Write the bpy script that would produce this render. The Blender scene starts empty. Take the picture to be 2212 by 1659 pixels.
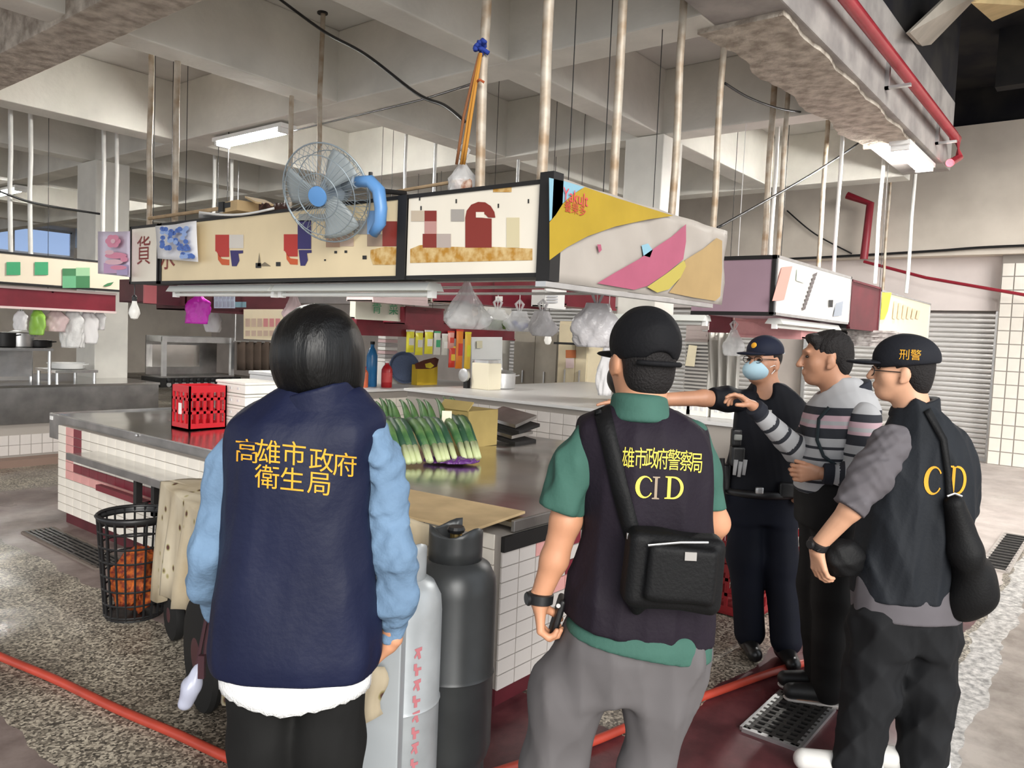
import bpy, bmesh, math, random
import numpy as np
from mathutils import Vector, Matrix
from mathutils.bvhtree import BVHTree
random.seed(7); rng = np.random.default_rng(7)
SC = bpy.context.scene
COL = SC.collection
R = math.radians

# ------------------------------------------------------------------ camera
FW, FH, FPX, HC = 2212.0, 1659.0, 1681.0, 1.62
YAW, PIT, ROL = R(38.675), R(3.549), R(2.418)
cf = np.array([math.cos(YAW)*math.cos(PIT), math.sin(YAW)*math.cos(PIT), -math.sin(PIT)])
cr = np.array([math.sin(YAW), -math.cos(YAW), 0.0]); cu = np.cross(cr, cf)
cr, cu = math.cos(ROL)*cr + math.sin(ROL)*cu, -math.sin(ROL)*cr + math.cos(ROL)*cu
CAMP = np.array([0.0, 0.0, HC])
cam_d = bpy.data.cameras.new('camera'); cam = bpy.data.objects.new('camera', cam_d); COL.objects.link(cam)
cam_d.sensor_width = 36.0; cam_d.lens = 36.0*FPX/FW; cam_d.clip_start = 0.05; cam_d.clip_end = 200
cam.matrix_world = Matrix(((cr[0], cu[0], -cf[0], 0), (cr[1], cu[1], -cf[1], 0), (cr[2], cu[2], -cf[2], HC), (0, 0, 0, 1)))
SC.camera = cam

# ------------------------------------------------------------------ world and light
w = bpy.data.worlds.new('world'); SC.world = w; w.use_nodes = True
bgn = w.node_tree.nodes['Background']; bgn.inputs[0].default_value = (0.90, 0.95, 1.0, 1); bgn.inputs[1].default_value = 0.78
sun_d = bpy.data.lights.new('sun', 'SUN'); sun_d.energy = 1.9; sun_d.angle = R(35); sun_d.color = (1.0, 0.96, 0.9)
sun = bpy.data.objects.new('sun', sun_d); COL.objects.link(sun)
sun.rotation_euler = Vector((.54, .76, -.34)).to_track_quat('-Z', 'Y').to_euler()
SC.view_settings.view_transform = 'Standard'; SC.view_settings.look = 'None'
SC.view_settings.gamma = 1.0; SC.view_settings.use_curve_mapping = False
SC.view_settings.exposure = 0.95

# ------------------------------------------------------------------ survey helpers: where a sight line meets a plane
def ray(x, y): return cf + cr*((x-FW/2)/FPX) - cu*((y-FH/2)/FPX)
def pz(x, y, z): d = ray(x, y); return CAMP + d*((z-HC)/d[2])
def pX(x, y, X): d = ray(x, y); return CAMP + d*(X/d[0])
def pY(x, y, Y): d = ray(x, y); return CAMP + d*(Y/d[1])
def pd(x, y, D): return CAMP + ray(x, y)*D
# ------------------------------------------------------------------ materials
MATS = {}
def M(name, col, rough=0.6, metal=0.0, var=0.0, vs=6.0, bump=0.0, bs=40.0, emit=0.0, trans=0.0, alpha=1.0, col2=None, spec=None, detail=4.0, sheen=0.0):
    if name in MATS: return MATS[name]
    m = bpy.data.materials.new(name); m.use_nodes = True; nt = m.node_tree; b = nt.nodes['Principled BSDF']
    c = tuple(col)+(1,)
    b.inputs['Base Color'].default_value = c; b.inputs['Roughness'].default_value = rough; b.inputs['Metallic'].default_value = metal
    if spec is None and metal == 0 and rough >= .54: spec = .22
    if spec is not None: b.inputs['Specular IOR Level'].default_value = spec
    if sheen: b.inputs['Sheen Weight'].default_value = sheen
    tc = None
    if var or bump or col2:
        tc = nt.nodes.new('ShaderNodeTexCoord')
    if var or col2:
        n = nt.nodes.new('ShaderNodeTexNoise'); n.inputs['Scale'].default_value = vs; n.inputs['Detail'].default_value = detail
        nt.links.new(tc.outputs['Object'], n.inputs['Vector'])
        rp = nt.nodes.new('ShaderNodeValToRGB')
        if col2: a, bb = tuple(col2)+(1,), c
        else:
            a = tuple(max(0, v*(1-var)) for v in col)+(1,); bb = tuple(min(1, v*(1+var)) for v in col)+(1,)
        rp.color_ramp.elements[0].color = a; rp.color_ramp.elements[0].position = 0.36
        rp.color_ramp.elements[1].color = bb; rp.color_ramp.elements[1].position = 0.64
        nt.links.new(n.outputs['Fac'], rp.inputs['Fac']); nt.links.new(rp.outputs['Color'], b.inputs['Base Color'])
    if bump:
        n2 = nt.nodes.new('ShaderNodeTexNoise'); n2.inputs['Scale'].default_value = bs; n2.inputs['Detail'].default_value = 3
        nt.links.new(tc.outputs['Object'], n2.inputs['Vector'])
        bp = nt.nodes.new('ShaderNodeBump'); bp.inputs['Strength'].default_value = bump; bp.inputs['Distance'].default_value = 0.02
        nt.links.new(n2.outputs['Fac'], bp.inputs['Height']); nt.links.new(bp.outputs['Normal'], b.inputs['Normal'])
    if emit:
        b.inputs['Emission Color'].default_value = c; b.inputs['Emission Strength'].default_value = emit
    if trans: b.inputs['Transmission Weight'].default_value = trans
    if alpha < 1: b.inputs['Alpha'].default_value = alpha
    MATS[name] = m; return m

# ------------------------------------------------------------------ mesh collecting
ORG = {}
class MB:
    def __init__(s): s.v = []; s.f = []
    def add(s, vs, fs):
        o = len(s.v); s.v += [tuple(float(c) for c in p) for p in vs]; s.f += [tuple(i+o for i in f) for f in fs]; return s
    def box(s, x0, x1, y0, y1, z0, z1):
        return s.add([(x0,y0,z0),(x1,y0,z0),(x1,y1,z0),(x0,y1,z0),(x0,y0,z1),(x1,y0,z1),(x1,y1,z1),(x0,y1,z1)],
              [(0,3,2,1),(4,5,6,7),(0,1,5,4),(1,2,6,5),(2,3,7,6),(3,0,4,7)])
    def obox(s, c, ax, ay, az):
        c, ax, ay, az = map(np.array, (c, ax, ay, az)); P = []
        for k in (-1, 1):
            for i, j in ((-1,-1),(1,-1),(1,1),(-1,1)): P.append(c+ax*i+ay*j+az*k)
        return s.add(P, [(0,3,2,1),(4,5,6,7),(0,1,5,4),(1,2,6,5),(2,3,7,6),(3,0,4,7)])
    def tube(s, pts, r, n=10, cap=True):
        pts = [np.array(p, float) for p in pts]; rs = r if hasattr(r, '__len__') else [r]*len(pts)
        ref = None; rings = []
        for i, p in enumerate(pts):
            t = pts[min(i+1, len(pts)-1)]-pts[max(i-1, 0)]; t = t/(np.linalg.norm(t)+1e-12)
            if ref is None:
                ref = np.array([0,0,1.0]) if abs(t[2]) < .9 else np.array([1.0,0,0])
            a = np.cross(t, ref); a /= (np.linalg.norm(a)+1e-12); b = np.cross(a, t); ref = b
            rings.append([p+rs[i]*(a*math.cos(2*math.pi*k/n)+b*math.sin(2*math.pi*k/n)) for k in range(n)])
        vs = [q for g in rings for q in g]; fs = []
        for i in range(len(pts)-1):
            for k in range(n): fs.append((i*n+k, (i+1)*n+k, (i+1)*n+(k+1)%n, i*n+(k+1)%n))
        if cap: fs.append(tuple(range(n))); fs.append(tuple((len(pts)-1)*n+k for k in reversed(range(n))))
        return s.add(vs, fs)
    def cyl(s, a, b, r, n=16): return s.tube([a, b], r, n)
    def lathe(s, c, prof, n=24, axis=(0,0,1), sx=1.0):
        c = np.array(c, float); ax = np.array(axis, float); ax /= np.linalg.norm(ax)
        ref = np.array([1.0,0,0]) if abs(ax[0]) < .9 else np.array([0,1.0,0])
        a = ref-ax*(ref@ax); a /= np.linalg.norm(a); b = np.cross(ax, a); vs = []; fs = []
        for (r, h) in prof:
            for k in range(n): t = 2*math.pi*k/n; vs.append(c+ax*h+r*(a*math.cos(t)*sx+b*math.sin(t)))
        m = len(prof)
        for i in range(m-1):
            for k in range(n): fs.append((i*n+k, i*n+(k+1)%n, (i+1)*n+(k+1)%n, (i+1)*n+k))
        fs.append(tuple(reversed(range(n)))); fs.append(tuple((m-1)*n+k for k in range(n)))
        return s.add(vs, fs)
    def prism(s, poly, o, u, v, n, t):      # polygon (a,b) in frame u,v at o, thickness t along n
        o, u, v, n = map(lambda q: np.array(q, float), (o, u, v, n)); k = len(poly)
        P = [o+u*a+v*b for a, b in poly]; vs = P+[p+n*t for p in P]
        fs = [tuple(range(k)), tuple(reversed(range(k, 2*k)))]+[(i, i+k, (i+1)%k+k, (i+1)%k) for i in range(k)]
        return s.add(vs, fs)
    def sheet(s, grid, t=0.004, loop=False):    # grid[i][j] points, thin real thickness
        G = np.array(grid, float); a, b, _ = G.shape
        du = np.gradient(G, axis=0); dv = np.gradient(G, axis=1); N = np.cross(du, dv); N /= (np.linalg.norm(N, axis=2, keepdims=True)+1e-9)
        vs = list(G.reshape(-1, 3))+list((G-N*t).reshape(-1, 3)); fs = []; o = a*b
        for i in range(a-1):
            for j in range(b-1):
                q = (i*b+j, (i+1)*b+j, (i+1)*b+j+1, i*b+j+1); fs.append(q); fs.append(tuple(x+o for x in reversed(q)))
        for i in range(a-1):
            for j in (0, b-1): p, q = i*b+j, (i+1)*b+j; fs.append((p, p+o, q+o, q) if j == 0 else (p, q, q+o, p+o))
        for j in range(b-1):
            for i in (0, a-1): p, q = i*b+j, i*b+j+1; fs.append((p, q, q+o, p+o) if i == 0 else (p, p+o, q+o, q))
        return s.add(vs, fs)
    def build(s, name, mat, parent=None, smooth=False, bevel=0.0, fix=False):
        return mesh_obj(name, np.array(s.v), s.f, mat, parent, smooth, bevel, fix)

def mesh_obj(name, V, F, mat, parent=None, smooth=False, bevel=0.0, fix=False):
    V = np.asarray(V, float); lo = V.min(0); hi = V.max(0)
    org = np.array([(lo[0]+hi[0])/2, (lo[1]+hi[1])/2, lo[2]])
    me = bpy.data.meshes.new(name)
    if isinstance(F, np.ndarray):
        nv, nf, k = len(V), len(F), F.shape[1]
        me.vertices.add(nv); me.vertices.foreach_set('co', (V-org).astype(np.float32).ravel())
        me.loops.add(nf*k); me.loops.foreach_set('vertex_index', F.astype(np.int32).ravel())
        me.polygons.add(nf); me.polygons.foreach_set('loop_start', np.arange(0, nf*k, k, dtype=np.int32))
        me.update(calc_edges=True); me.validate()
    else:
        me.from_pydata([tuple(p) for p in V-org], [], F)
    if bevel or fix:
        bm = bmesh.new(); bm.from_mesh(me)
        if fix: bmesh.ops.recalc_face_normals(bm, faces=bm.faces)
        if bevel: bmesh.ops.bevel(bm, geom=[e for e in bm.edges if len(e.link_faces) == 2 and e.calc_face_angle(0) > .6], offset=bevel, segments=2, profile=.6, affect='EDGES', clamp_overlap=True)
        bm.to_mesh(me); bm.free()
    if smooth:
        me.polygons.foreach_set('use_smooth', np.ones(len(me.polygons), dtype=bool)); me.update()
        if smooth == 'auto' : me.set_sharp_from_angle(angle=R(38))
    if mat: me.materials.append(mat)
    o = bpy.data.objects.new(name, me); COL.objects.link(o); place(o, org, parent); return o
def place(o, org, parent=None):
    org = np.array(org, float)
    if parent is not None:
        o.parent = parent; o.location = tuple(org-ORG[parent.name])
    else: o.location = tuple(org)
    ORG[o.name] = org
def tag(o, label=None, cat=None, group=None, kind=None):
    if label: o['label'] = label
    if cat: o['category'] = cat
    if group: o['group'] = group
    if kind: o['kind'] = kind
    return o
def thing(name, label, cat, loc, group=None):
    o = bpy.data.objects.new(name, None); o.empty_display_size = .1; COL.objects.link(o); place(o, loc); return tag(o, label, cat, group)
def inst(name, src, org, parent):        # another piece sharing mesh data
    o = bpy.data.objects.new(name, src.data); COL.objects.link(o); place(o, org, parent); return o
def copy_tree(o, delta, label=None):
    d = np.array(delta, float)
    c = o.copy(); COL.objects.link(c); c.location = tuple(ORG[o.name]+d); ORG[c.name] = ORG[o.name]+d
    for ch in list(o.children):
        k = ch.copy(); COL.objects.link(k); k.parent = c; ORG[k.name] = ORG[ch.name]+d
        for g in list(ch.children):
            q = g.copy(); COL.objects.link(q); q.parent = k; ORG[q.name] = ORG[g.name]+d
    if label: c['label'] = label
    return c
def struct(o, label): return tag(o, label, kind='structure')

def text_mesh(s, size=1.0):
    c = bpy.data.curves.new('t', 'FONT'); c.body = s; c.size = size; c.align_x = 'CENTER'; c.align_y = 'CENTER'
    o = bpy.data.objects.new('t', c); COL.objects.link(o); bpy.context.view_layer.update()
    m = bpy.data.meshes.new_from_object(o.evaluated_get(bpy.context.evaluated_depsgraph_get()))
    V = np.array([v.co[:] for v in m.vertices]); F = [tuple(p.vertices) for p in m.polygons]
    bpy.data.objects.remove(o); bpy.data.curves.remove(c); bpy.data.meshes.remove(m); return V, F
def flat_text(name, s, size, o, u, v, n, mat, parent, off=.002, sx=1.0):
    V, F = text_mesh(s, size); o, u, v, n = map(lambda q: np.array(q, float), (o, u, v, n))
    return mesh_obj(name, [o+u*p[0]*sx+v*p[1]+n*off for p in V], F, mat, parent)

def tiles(parent, o, u, v, n, nu, nv, tw, th, mat, gap=.006, t=.008, skip=None, name='tile', mats=None):
    """individual tiles over a face, sharing mesh data"""
    o, u, v, n = map(lambda q: np.array(q, float), (o, u, v, n)); src = {}; cnt = 0
    for j in range(nv):
        for i in range(nu):
            if skip and skip(i, j): continue
            c = o+u*((i+.5)*tw)+v*((j+.5)*th); m = mats(i, j) if mats else mat
            base = c-v*(th/2-gap/2) if abs(v[2]) > .9 else c
            if m.name not in src:
                b = MB(); b.obox(c+n*(t/2), u*(tw/2-gap/2), v*(th/2-gap/2), n*(t/2)); src[m.name] = b.build(name, m, parent); off = ORG[src[m.name].name]-c; src[m.name+'o'] = off
            else: inst(name, src[m.name], c+src[m.name+'o'], parent)
            cnt += 1
    return cnt
# ------------------------------------------------------------------ palette
def floor_material():
    m = bpy.data.materials.new('market_floor'); m.use_nodes = True; nt = m.node_tree; N = nt.nodes; L = nt.links; b = N['Principled BSDF']
    g = N.new('ShaderNodeNewGeometry'); sp = N.new('ShaderNodeSeparateXYZ'); L.new(g.outputs['Position'], sp.inputs[0])
    wob = N.new('ShaderNodeTexNoise'); wob.inputs['Scale'].default_value = 3; L.new(g.outputs['Position'], wob.inputs['Vector'])
    def math_(op, a, bb):
        n = N.new('ShaderNodeMath'); n.operation = op
        for i, q in enumerate((a, bb)):
            if isinstance(q, (int, float)): n.inputs[i].default_value = q
            else: L.new(q, n.inputs[i])
        return n.outputs[0]
    wb = math_('MULTIPLY', math_('SUBTRACT', wob.outputs['Fac'], .5), .16)
    X = math_('ADD', sp.outputs[0], wb); Y = math_('ADD', sp.outputs[1], wb)
    def box(x0, x1, y0, y1):
        r = math_('MULTIPLY', math_('GREATER_THAN', X, x0), math_('LESS_THAN', X, x1))
        return math_('MULTIPLY', r, math_('MULTIPLY', math_('GREATER_THAN', Y, y0), math_('LESS_THAN', Y, y1)))
    # speckled terrazzo
    vo = N.new('ShaderNodeTexVoronoi'); vo.inputs['Scale'].default_value = 95; L.new(g.outputs['Position'], vo.inputs['Vector'])
    rp = N.new('ShaderNodeValToRGB'); e = rp.color_ramp.elements; e[0].color = (.05,.046,.04,1); e[0].position = .02; e[1].color = (.62,.58,.50,1); e[1].position = .98
    e2 = rp.color_ramp.elements.new(.45); e2.color = (.22,.20,.17,1)
    sc = N.new('ShaderNodeSeparateColor'); L.new(vo.outputs['Color'], sc.inputs[0]); L.new(sc.outputs[0], rp.inputs['Fac'])
    big = N.new('ShaderNodeTexNoise'); big.inputs['Scale'].default_value = 1.3; big.inputs['Detail'].default_value = 5; L.new(g.outputs['Position'], big.inputs['Vector'])
    rp2 = N.new('ShaderNodeValToRGB'); rp2.color_ramp.elements[0].color = (.55,.5,.46,1); rp2.color_ramp.elements[0].position = .35; rp2.color_ramp.elements[1].color = (1.15,1.12,1.05,1); rp2.color_ramp.elements[1].position = .65
    L.new(big.outputs['Fac'], rp2.inputs['Fac'])
    def mix(fac, a, bb, mode='MIX'):
        n = N.new('ShaderNodeMix'); n.data_type = 'RGBA'; n.blend_type = mode
        if isinstance(fac, (int, float)): n.inputs[0].default_value = fac
        else: L.new(fac, n.inputs[0])
        for i, q in ((6, a), (7, bb)):
            if isinstance(q, tuple): n.inputs[i].default_value = q
            else: L.new(q, n.inputs[i])
        return n.outputs[2]
    terr = mix(1.0, rp.outputs['Color'], rp2.outputs['Color'], 'MULTIPLY')
    def noisy(c1, c2, sc_):
        n = N.new('ShaderNodeTexNoise'); n.inputs['Scale'].default_value = sc_; n.inputs['Detail'].default_value = 8; n.inputs['Roughness'].default_value = .65; L.new(g.outputs['Position'], n.inputs['Vector'])
        r = N.new('ShaderNodeValToRGB'); r.color_ramp.elements[0].color = c1+(1,); r.color_ramp.elements[0].position = .35; r.color_ramp.elements[1].color = c2+(1,); r.color_ramp.elements[1].position = .65
        L.new(n.outputs['Fac'], r.inputs['Fac']); return r.outputs['Color']
    dusty = noisy((.16,.12,.11), (.30,.24,.22), 4)
    red = noisy((.055,.012,.016), (.13,.035,.04), 5)
    conc = noisy((.22,.18,.15), (.46,.40,.35), 3.5)
    strip = noisy((.20,.19,.18), (.75,.72,.68), 22)
    col = terr
    col = mix(box(-9, 1.12, 1.6, 40), col, dusty)
    col = mix(box(2.05, 3.2, 2.3, 8.0), col, dusty)
    col = mix(box(-9, 3.2, 7.3, 8.0), col, dusty)
    col = mix(box(2.3, 5.6, .66, 1.42), col, red)
    col = mix(box(2.0, 2.75, .9, 2.3), col, red)
    col = mix(box(-9, 60, -40, .62), col, conc)
    col = mix(box(5.6, 60, .66, 2.2), col, noisy((.42,.36,.33), (.62,.55,.51), 2.5))  # beige floor, with the pale reflected light put into its colour
    col = mix(box(3, 60, .46, .62), col, strip)
    L.new(col, b.inputs['Base Color'])
    wet = N.new('ShaderNodeTexNoise'); wet.inputs['Scale'].default_value = 1.1; wet.inputs['Detail'].default_value = 4; L.new(g.outputs['Position'], wet.inputs['Vector'])
    rr = N.new('ShaderNodeMapRange'); rr.inputs[1].default_value = .35; rr.inputs[2].default_value = .65; rr.inputs[3].default_value = .22; rr.inputs[4].default_value = .62; L.new(wet.outputs['Fac'], rr.inputs[0])
    L.new(rr.outputs[0], b.inputs['Roughness'])
    bp = N.new('ShaderNodeBump'); bp.inputs['Strength'].default_value = .25; bp.inputs['Distance'].default_value = .01; L.new(sc.outputs[1], bp.inputs['Height']); L.new(bp.outputs['Normal'], b.inputs['Normal'])
    return m
conc_w = M('painted_concrete', (.72,.70,.64), .8, var=.10, vs=1.6, bump=.25, bs=12)
conc_slab = M('slab_paint', (.60,.58,.54), .85, var=.10, vs=1.2)
conc_rough = M('broken_concrete', (.62,.56,.48), .95, col2=(.34,.29,.24), vs=9, bump=1.0, bs=26, detail=9)
conc_grey = M('bare_concrete', (.44,.41,.385), .85, col2=(.28,.26,.25), vs=3.2, bump=.3, bs=18, detail=8)
wall_beige = M('stained_wall', (.84,.76,.66), .9, col2=(.66,.59,.51), vs=1.1, bump=.2, bs=6, detail=7)
col_cream = M('column_tile', (.78,.76,.70), .45, var=.06, vs=3)
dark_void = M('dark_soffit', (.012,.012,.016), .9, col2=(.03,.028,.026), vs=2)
steel = M('stainless', (.60,.59,.57), .17, 1.0, var=.10, vs=3.5, bump=.06, bs=5)
steel_d = M('stainless_worn', (.42,.41,.40), .36, 1.0, var=.16, vs=5, bump=.05, bs=12)
galv = M('galvanised', (.62,.62,.62), .42, .9, var=.08, vs=8)
pole_m = M('rusty_pole', (.58,.53,.45), .55, .3, col2=(.34,.24,.15), vs=7, detail=8)
pole_w = M('white_pole', (.82,.81,.77), .45, 0, var=.05, vs=9)
black_pl = M('black_plastic', (.012,.012,.013), .4)
blk_metal = M('black_metal', (.018,.017,.017), .5, .3)
tile_w = M('tile_white', (.82,.77,.69), .22, var=.07, vs=2.2)
tile_g = M('tile_grey', (.60,.56,.53), .25, var=.08, vs=2.5)
tile_p = M('tile_pink', (.72,.36,.34), .25, var=.08, vs=5)
tile_r = M('tile_maroon', (.20,.03,.045), .25, var=.1, vs=5)
grout = M('grout', (.34,.31,.28), .95)
maroon = M('maroon_paint', (.17,.014,.026), .38, var=.15, vs=4)
maroon_d = M('maroon_dark', (.085,.010,.016), .5, var=.2, vs=4)
red_pl = M('red_plastic', (.55,.012,.022), .35)
red_pipe = M('red_pipe', (.42,.035,.05), .25, .1, var=.1, vs=6)
white_pl = M('white_plastic', (.85,.85,.83), .4)
tube_on = M('tube_lit', (1,.98,.93), .4, emit=170)
tube_off = M('tube_unlit', (.86,.87,.84), .3)

# ------------------------------------------------------------------ floor
fl = MB(); fl.box(-10, 30, -14, 34, -.2, 0); struct(fl.build('floor', floor_material()), 'speckled terrazzo market floor with worn dark red and brown bands')
# ------------------------------------------------------------------ ceiling with its beams
ZB, ZS = 3.60, 4.22
cb = MB(); cb.box(-6, 9.95, 1.80, 26, ZS, ZS+.1); ceil_o = struct(cb.build('ceiling', conc_slab), 'pale concrete slab ceiling divided into coffers by beams')
def beam(x0, x1, y0, y1, z0=ZB, z1=ZS, mat=conc_w, rough=0):
    b = MB()
    if not rough: b.box(x0, x1, y0, y1, z0, z1); return b.build('beam', mat, ceil_o, bevel=.012)
    b.box(x0, x1, y0, y1, z0+.03, z1); return b.build('beam', mat, ceil_o)
ABX = [(2.20, 2.56), (4.43, 4.74), (6.78, 7.03), (9.65, 9.95)]
BBY = [(3.71, 3.97), (5.65, 5.92), (8.38, 8.70), (10.45, 10.75), (13.0, 13.3), (15.6, 15.9), (18.4, 18.7)]
for i, (a, b_) in enumerate(ABX): beam(a, b_, 2.2, 26, z0=ZB-(.03 if i == 0 else 0), mat=conc_rough if i == 0 else conc_w)
for (a, b_) in BBY: beam(-6, 9.95, a, b_, z0=ZB+.004)
# the long edge beam over the aisle, its broken soffit proud of the rest
beam(-6, 9.6, 1.73, 2.2, ZB, 4.33, conc_grey)
sb = MB(); 
xs = np.linspace(4.62, 8.1, 42)
poly = [(x, 1.775+.012*math.sin(x*9)+.01*random.random()) for x in xs]+[(x, 2.27-(x-4.6)*.02+.03*math.sin(x*7)+.03*random.random()) for x in xs[::-1]]
sb.prism(poly, (0,0,ZB-.03), (1,0,0), (0,1,0), (0,0,1), .04); sb.build('broken_soffit', conc_rough, ceil_o)
# spalled patch further back
sb = MB(); poly = [(5.0+.5*math.cos(t)*(1+.15*math.sin(3*t)), 2.9+.35*math.sin(t)) for t in np.linspace(0, 6.1, 24)]
sb.prism(poly, (0,0,ZS-.02), (1,0,0), (0,1,0), (0,0,1), .03); sb.build('spalled_patch', conc_rough, ceil_o)
# ------------------------------------------------------------------ columns
def column(n, x0, x1, y0, y1, label, mat=col_cream):
    b = MB(); b.box(x0, x1, y0, y1, 0, ZB); o = b.build('trim_%d' % n, mat, bevel=.015); struct(o, label)
    b = MB(); b.box(x0-.012, x1+.012, y0-.012, y1+.012, 0, .12); b.build('skirting', maroon_d, o); return o
column(1, 6.72, 7.12, 3.66, 4.08, 'cream square column behind the hanging yellow and pink banner')
column(2, 4.38, 4.80, 10.3, 10.85, 'cream square column behind the far left green sign')
column(3, 10.0, 10.4, 8.4, 8.8, 'cream square column far back among the stalls')
column(4, 2.1, 2.5, 16.8, 17.2, 'pale square column at far left background')
# ------------------------------------------------------------------ far right wall with shutters
WX = 13.8
b = MB(); b.box(WX-.35, WX+.5, -14, 30, 3.12, 5.05); wr = struct(b.build('wall_right', wall_beige), 'stained beige concrete wall above the roller shutters')
b = MB(); b.box(WX+.12, WX+.5, -14, 30, 0, 3.12); b.build('backing', M('pale_wall', (.55,.49,.45), .8, var=.08, vs=2), wr)
b = MB(); b.box(WX-.05, WX+.12, -14, 30, 2.3, 3.12)
b.build('shutter_housing', M('housing_pinkish', (.80,.72,.69), .6, var=.05, vs=2), wr)
shut_m = M('shutter_steel', (.78,.76,.74), .35, .5, var=.05, vs=1.5)
def shutter(n, y0, y1, label, z1=2.3):
    e = bpy.data.objects.new('door_%d' % n, None); COL.objects.link(e); place(e, (WX, (y0+y1)/2, 0)); struct(e, label); src = None; k = int(z1/.077)
    for i in range(k):
        z = .04+i*.077
        if src is None:
            b = MB(); prof = [(0,0), (-.018,.012), (-.024,.035), (-.018,.06), (0,.074), (.01,.074), (.01,0)]
            b.prism(prof, (WX+.05, y0, z), (1,0,0), (0,0,1), (0,1,0), y1-y0); src = b.build('slat', shut_m, e, smooth='auto', fix=True); off = ORG[src.name]-np.array([0,0,z])
        else: inst('slat', src, off+np.array([0,0,z]), e)
    b = MB(); b.box(WX-.02, WX+.1, y0-.06, y0, 0, z1); b.build('guide_rail', galv, e)
    b = MB(); b.box(WX-.02, WX+.1, y1, y1+.06, 0, z1); b.build('guide_rail', galv, e)
    b = MB(); b.box(WX+.02, WX+.09, y0, y1, 0, .05); b.build('bottom_bar', galv, e)
shutter(1, 1.72, 4.5, 'bright roller shutter beside the tiled pillar at far right')
shutter(2, 5.3, 8.2, 'grey roller shutter behind the officer and the second sign')
shutter(3, 9.0, 12.0, 'grey roller shutter far back behind the hanging bags')
# tiled pillar
b = MB(); b.box(WX-.22, WX+.12, 1.02, 1.66, 0, 3.12); pil = b.build('trim_5', grout); struct(pil, 'pillar of white stacked tiles with dark joints beside the shutter')
tiles(pil, (WX-.22, 1.66, 0), (0,-1,0), (0,0,1), (-1,0,0), 4, 15, .16, .2, tile_w, gap=.016)
tiles(pil, (WX-.22, 1.66, 0), (1,0,0), (0,0,1), (0,1,0), 2, 15, .17, .2, tile_w, gap=.016)
b = MB(); b.box(WX-.2, WX+.12, -.2, 1.02, 0, 3.12); p2 = b.build('trim_6', M('pale_post', (.80,.78,.78), .6, var=.04, vs=2)); struct(p2, 'plain pale wall strip at the right edge of the photo')
# dark open roof over the aisle
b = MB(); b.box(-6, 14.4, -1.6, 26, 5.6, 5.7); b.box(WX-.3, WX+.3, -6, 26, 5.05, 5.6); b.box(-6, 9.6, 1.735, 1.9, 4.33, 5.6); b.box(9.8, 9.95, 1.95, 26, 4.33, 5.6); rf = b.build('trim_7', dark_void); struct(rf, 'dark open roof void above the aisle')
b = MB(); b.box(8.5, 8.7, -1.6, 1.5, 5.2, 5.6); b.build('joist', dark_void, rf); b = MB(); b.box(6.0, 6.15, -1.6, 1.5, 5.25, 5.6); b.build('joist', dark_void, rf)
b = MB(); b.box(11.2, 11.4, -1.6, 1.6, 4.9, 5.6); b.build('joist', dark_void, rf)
# far left end wall with bluish window band
b = MB(); b.box(-6, 14, 24.0, 24.3, 0, ZS); wb_ = struct(b.build('wall_back', wall_beige), 'far back wall of the market hall in shade')
b = MB(); WZ0, WZ1 = pY(110, 548, 23.9)[2], pY(110, 500, 23.9)[2]; b.box(-1, 9.5, 23.9, 24.0, WZ0, WZ1); wo = b.build('window_1', M('blue_glass', (.30,.42,.66), .2, emit=.5)); struct(wo, 'hazy blue window band in the far back wall')
for x in np.arange(-1, 9.6, 1.5):
    b = MB(); b.box(x-.05, x+.05, 23.84, 23.92, WZ0-.03, WZ1+.03); b.build('window_frame', galv, wo)
b = MB(); b.box(-1, 9.5, 23.84, 23.92, WZ1-.01, WZ1+.07); b.build('window_frame', galv, wo)

# ------------------------------------------------------------------ fluorescent ceiling lamps
def ceiling_lamp(p0, p1, label, rr=.02, mat=None):
    p0, p1 = np.array(p0, float), np.array(p1, float); d = (p1-p0)/np.linalg.norm(p1-p0); s = np.cross(d, (0,0,1)); L_ = np.linalg.norm(p1-p0)
    t = thing('ceiling_lamp', label, 'lamp', (p0+p1)/2, 'fluorescent ceiling lamps')
    b = MB(); b.obox((p0+p1)/2+np.array([0,0,.035]), d*(L_/2+.05), s*.09, np.array([0,0,.02])); b.build('fixture', white_pl, t)
    for q in (-.045, .045):
        b = MB(); b.cyl(p0+s*q, p1+s*q, rr, 10); b.build('tube', tube_on, t, smooth=True)
    for p in (p0, p1):
        b = MB(); b.obox(p+np.array([0,0,.0]), d*.02, s*.08, np.array([0,0,.03])); b.build('end_cap', white_pl, t)
ceiling_lamp((4.58, 7.75, 3.52), (4.58, 6.62, 3.52), 'lit fluorescent lamp under the beam above the blue fan')
ceiling_lamp((7.95, 1.86, 3.52), (9.0, 1.86, 3.52), 'lit fluorescent lamp under the edge beam at upper right', .03)
ceiling_lamp((4.6, 14.7, 3.52), (4.6, 13.4, 3.52), 'lit fluorescent lamp far back at the left edge')
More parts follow.
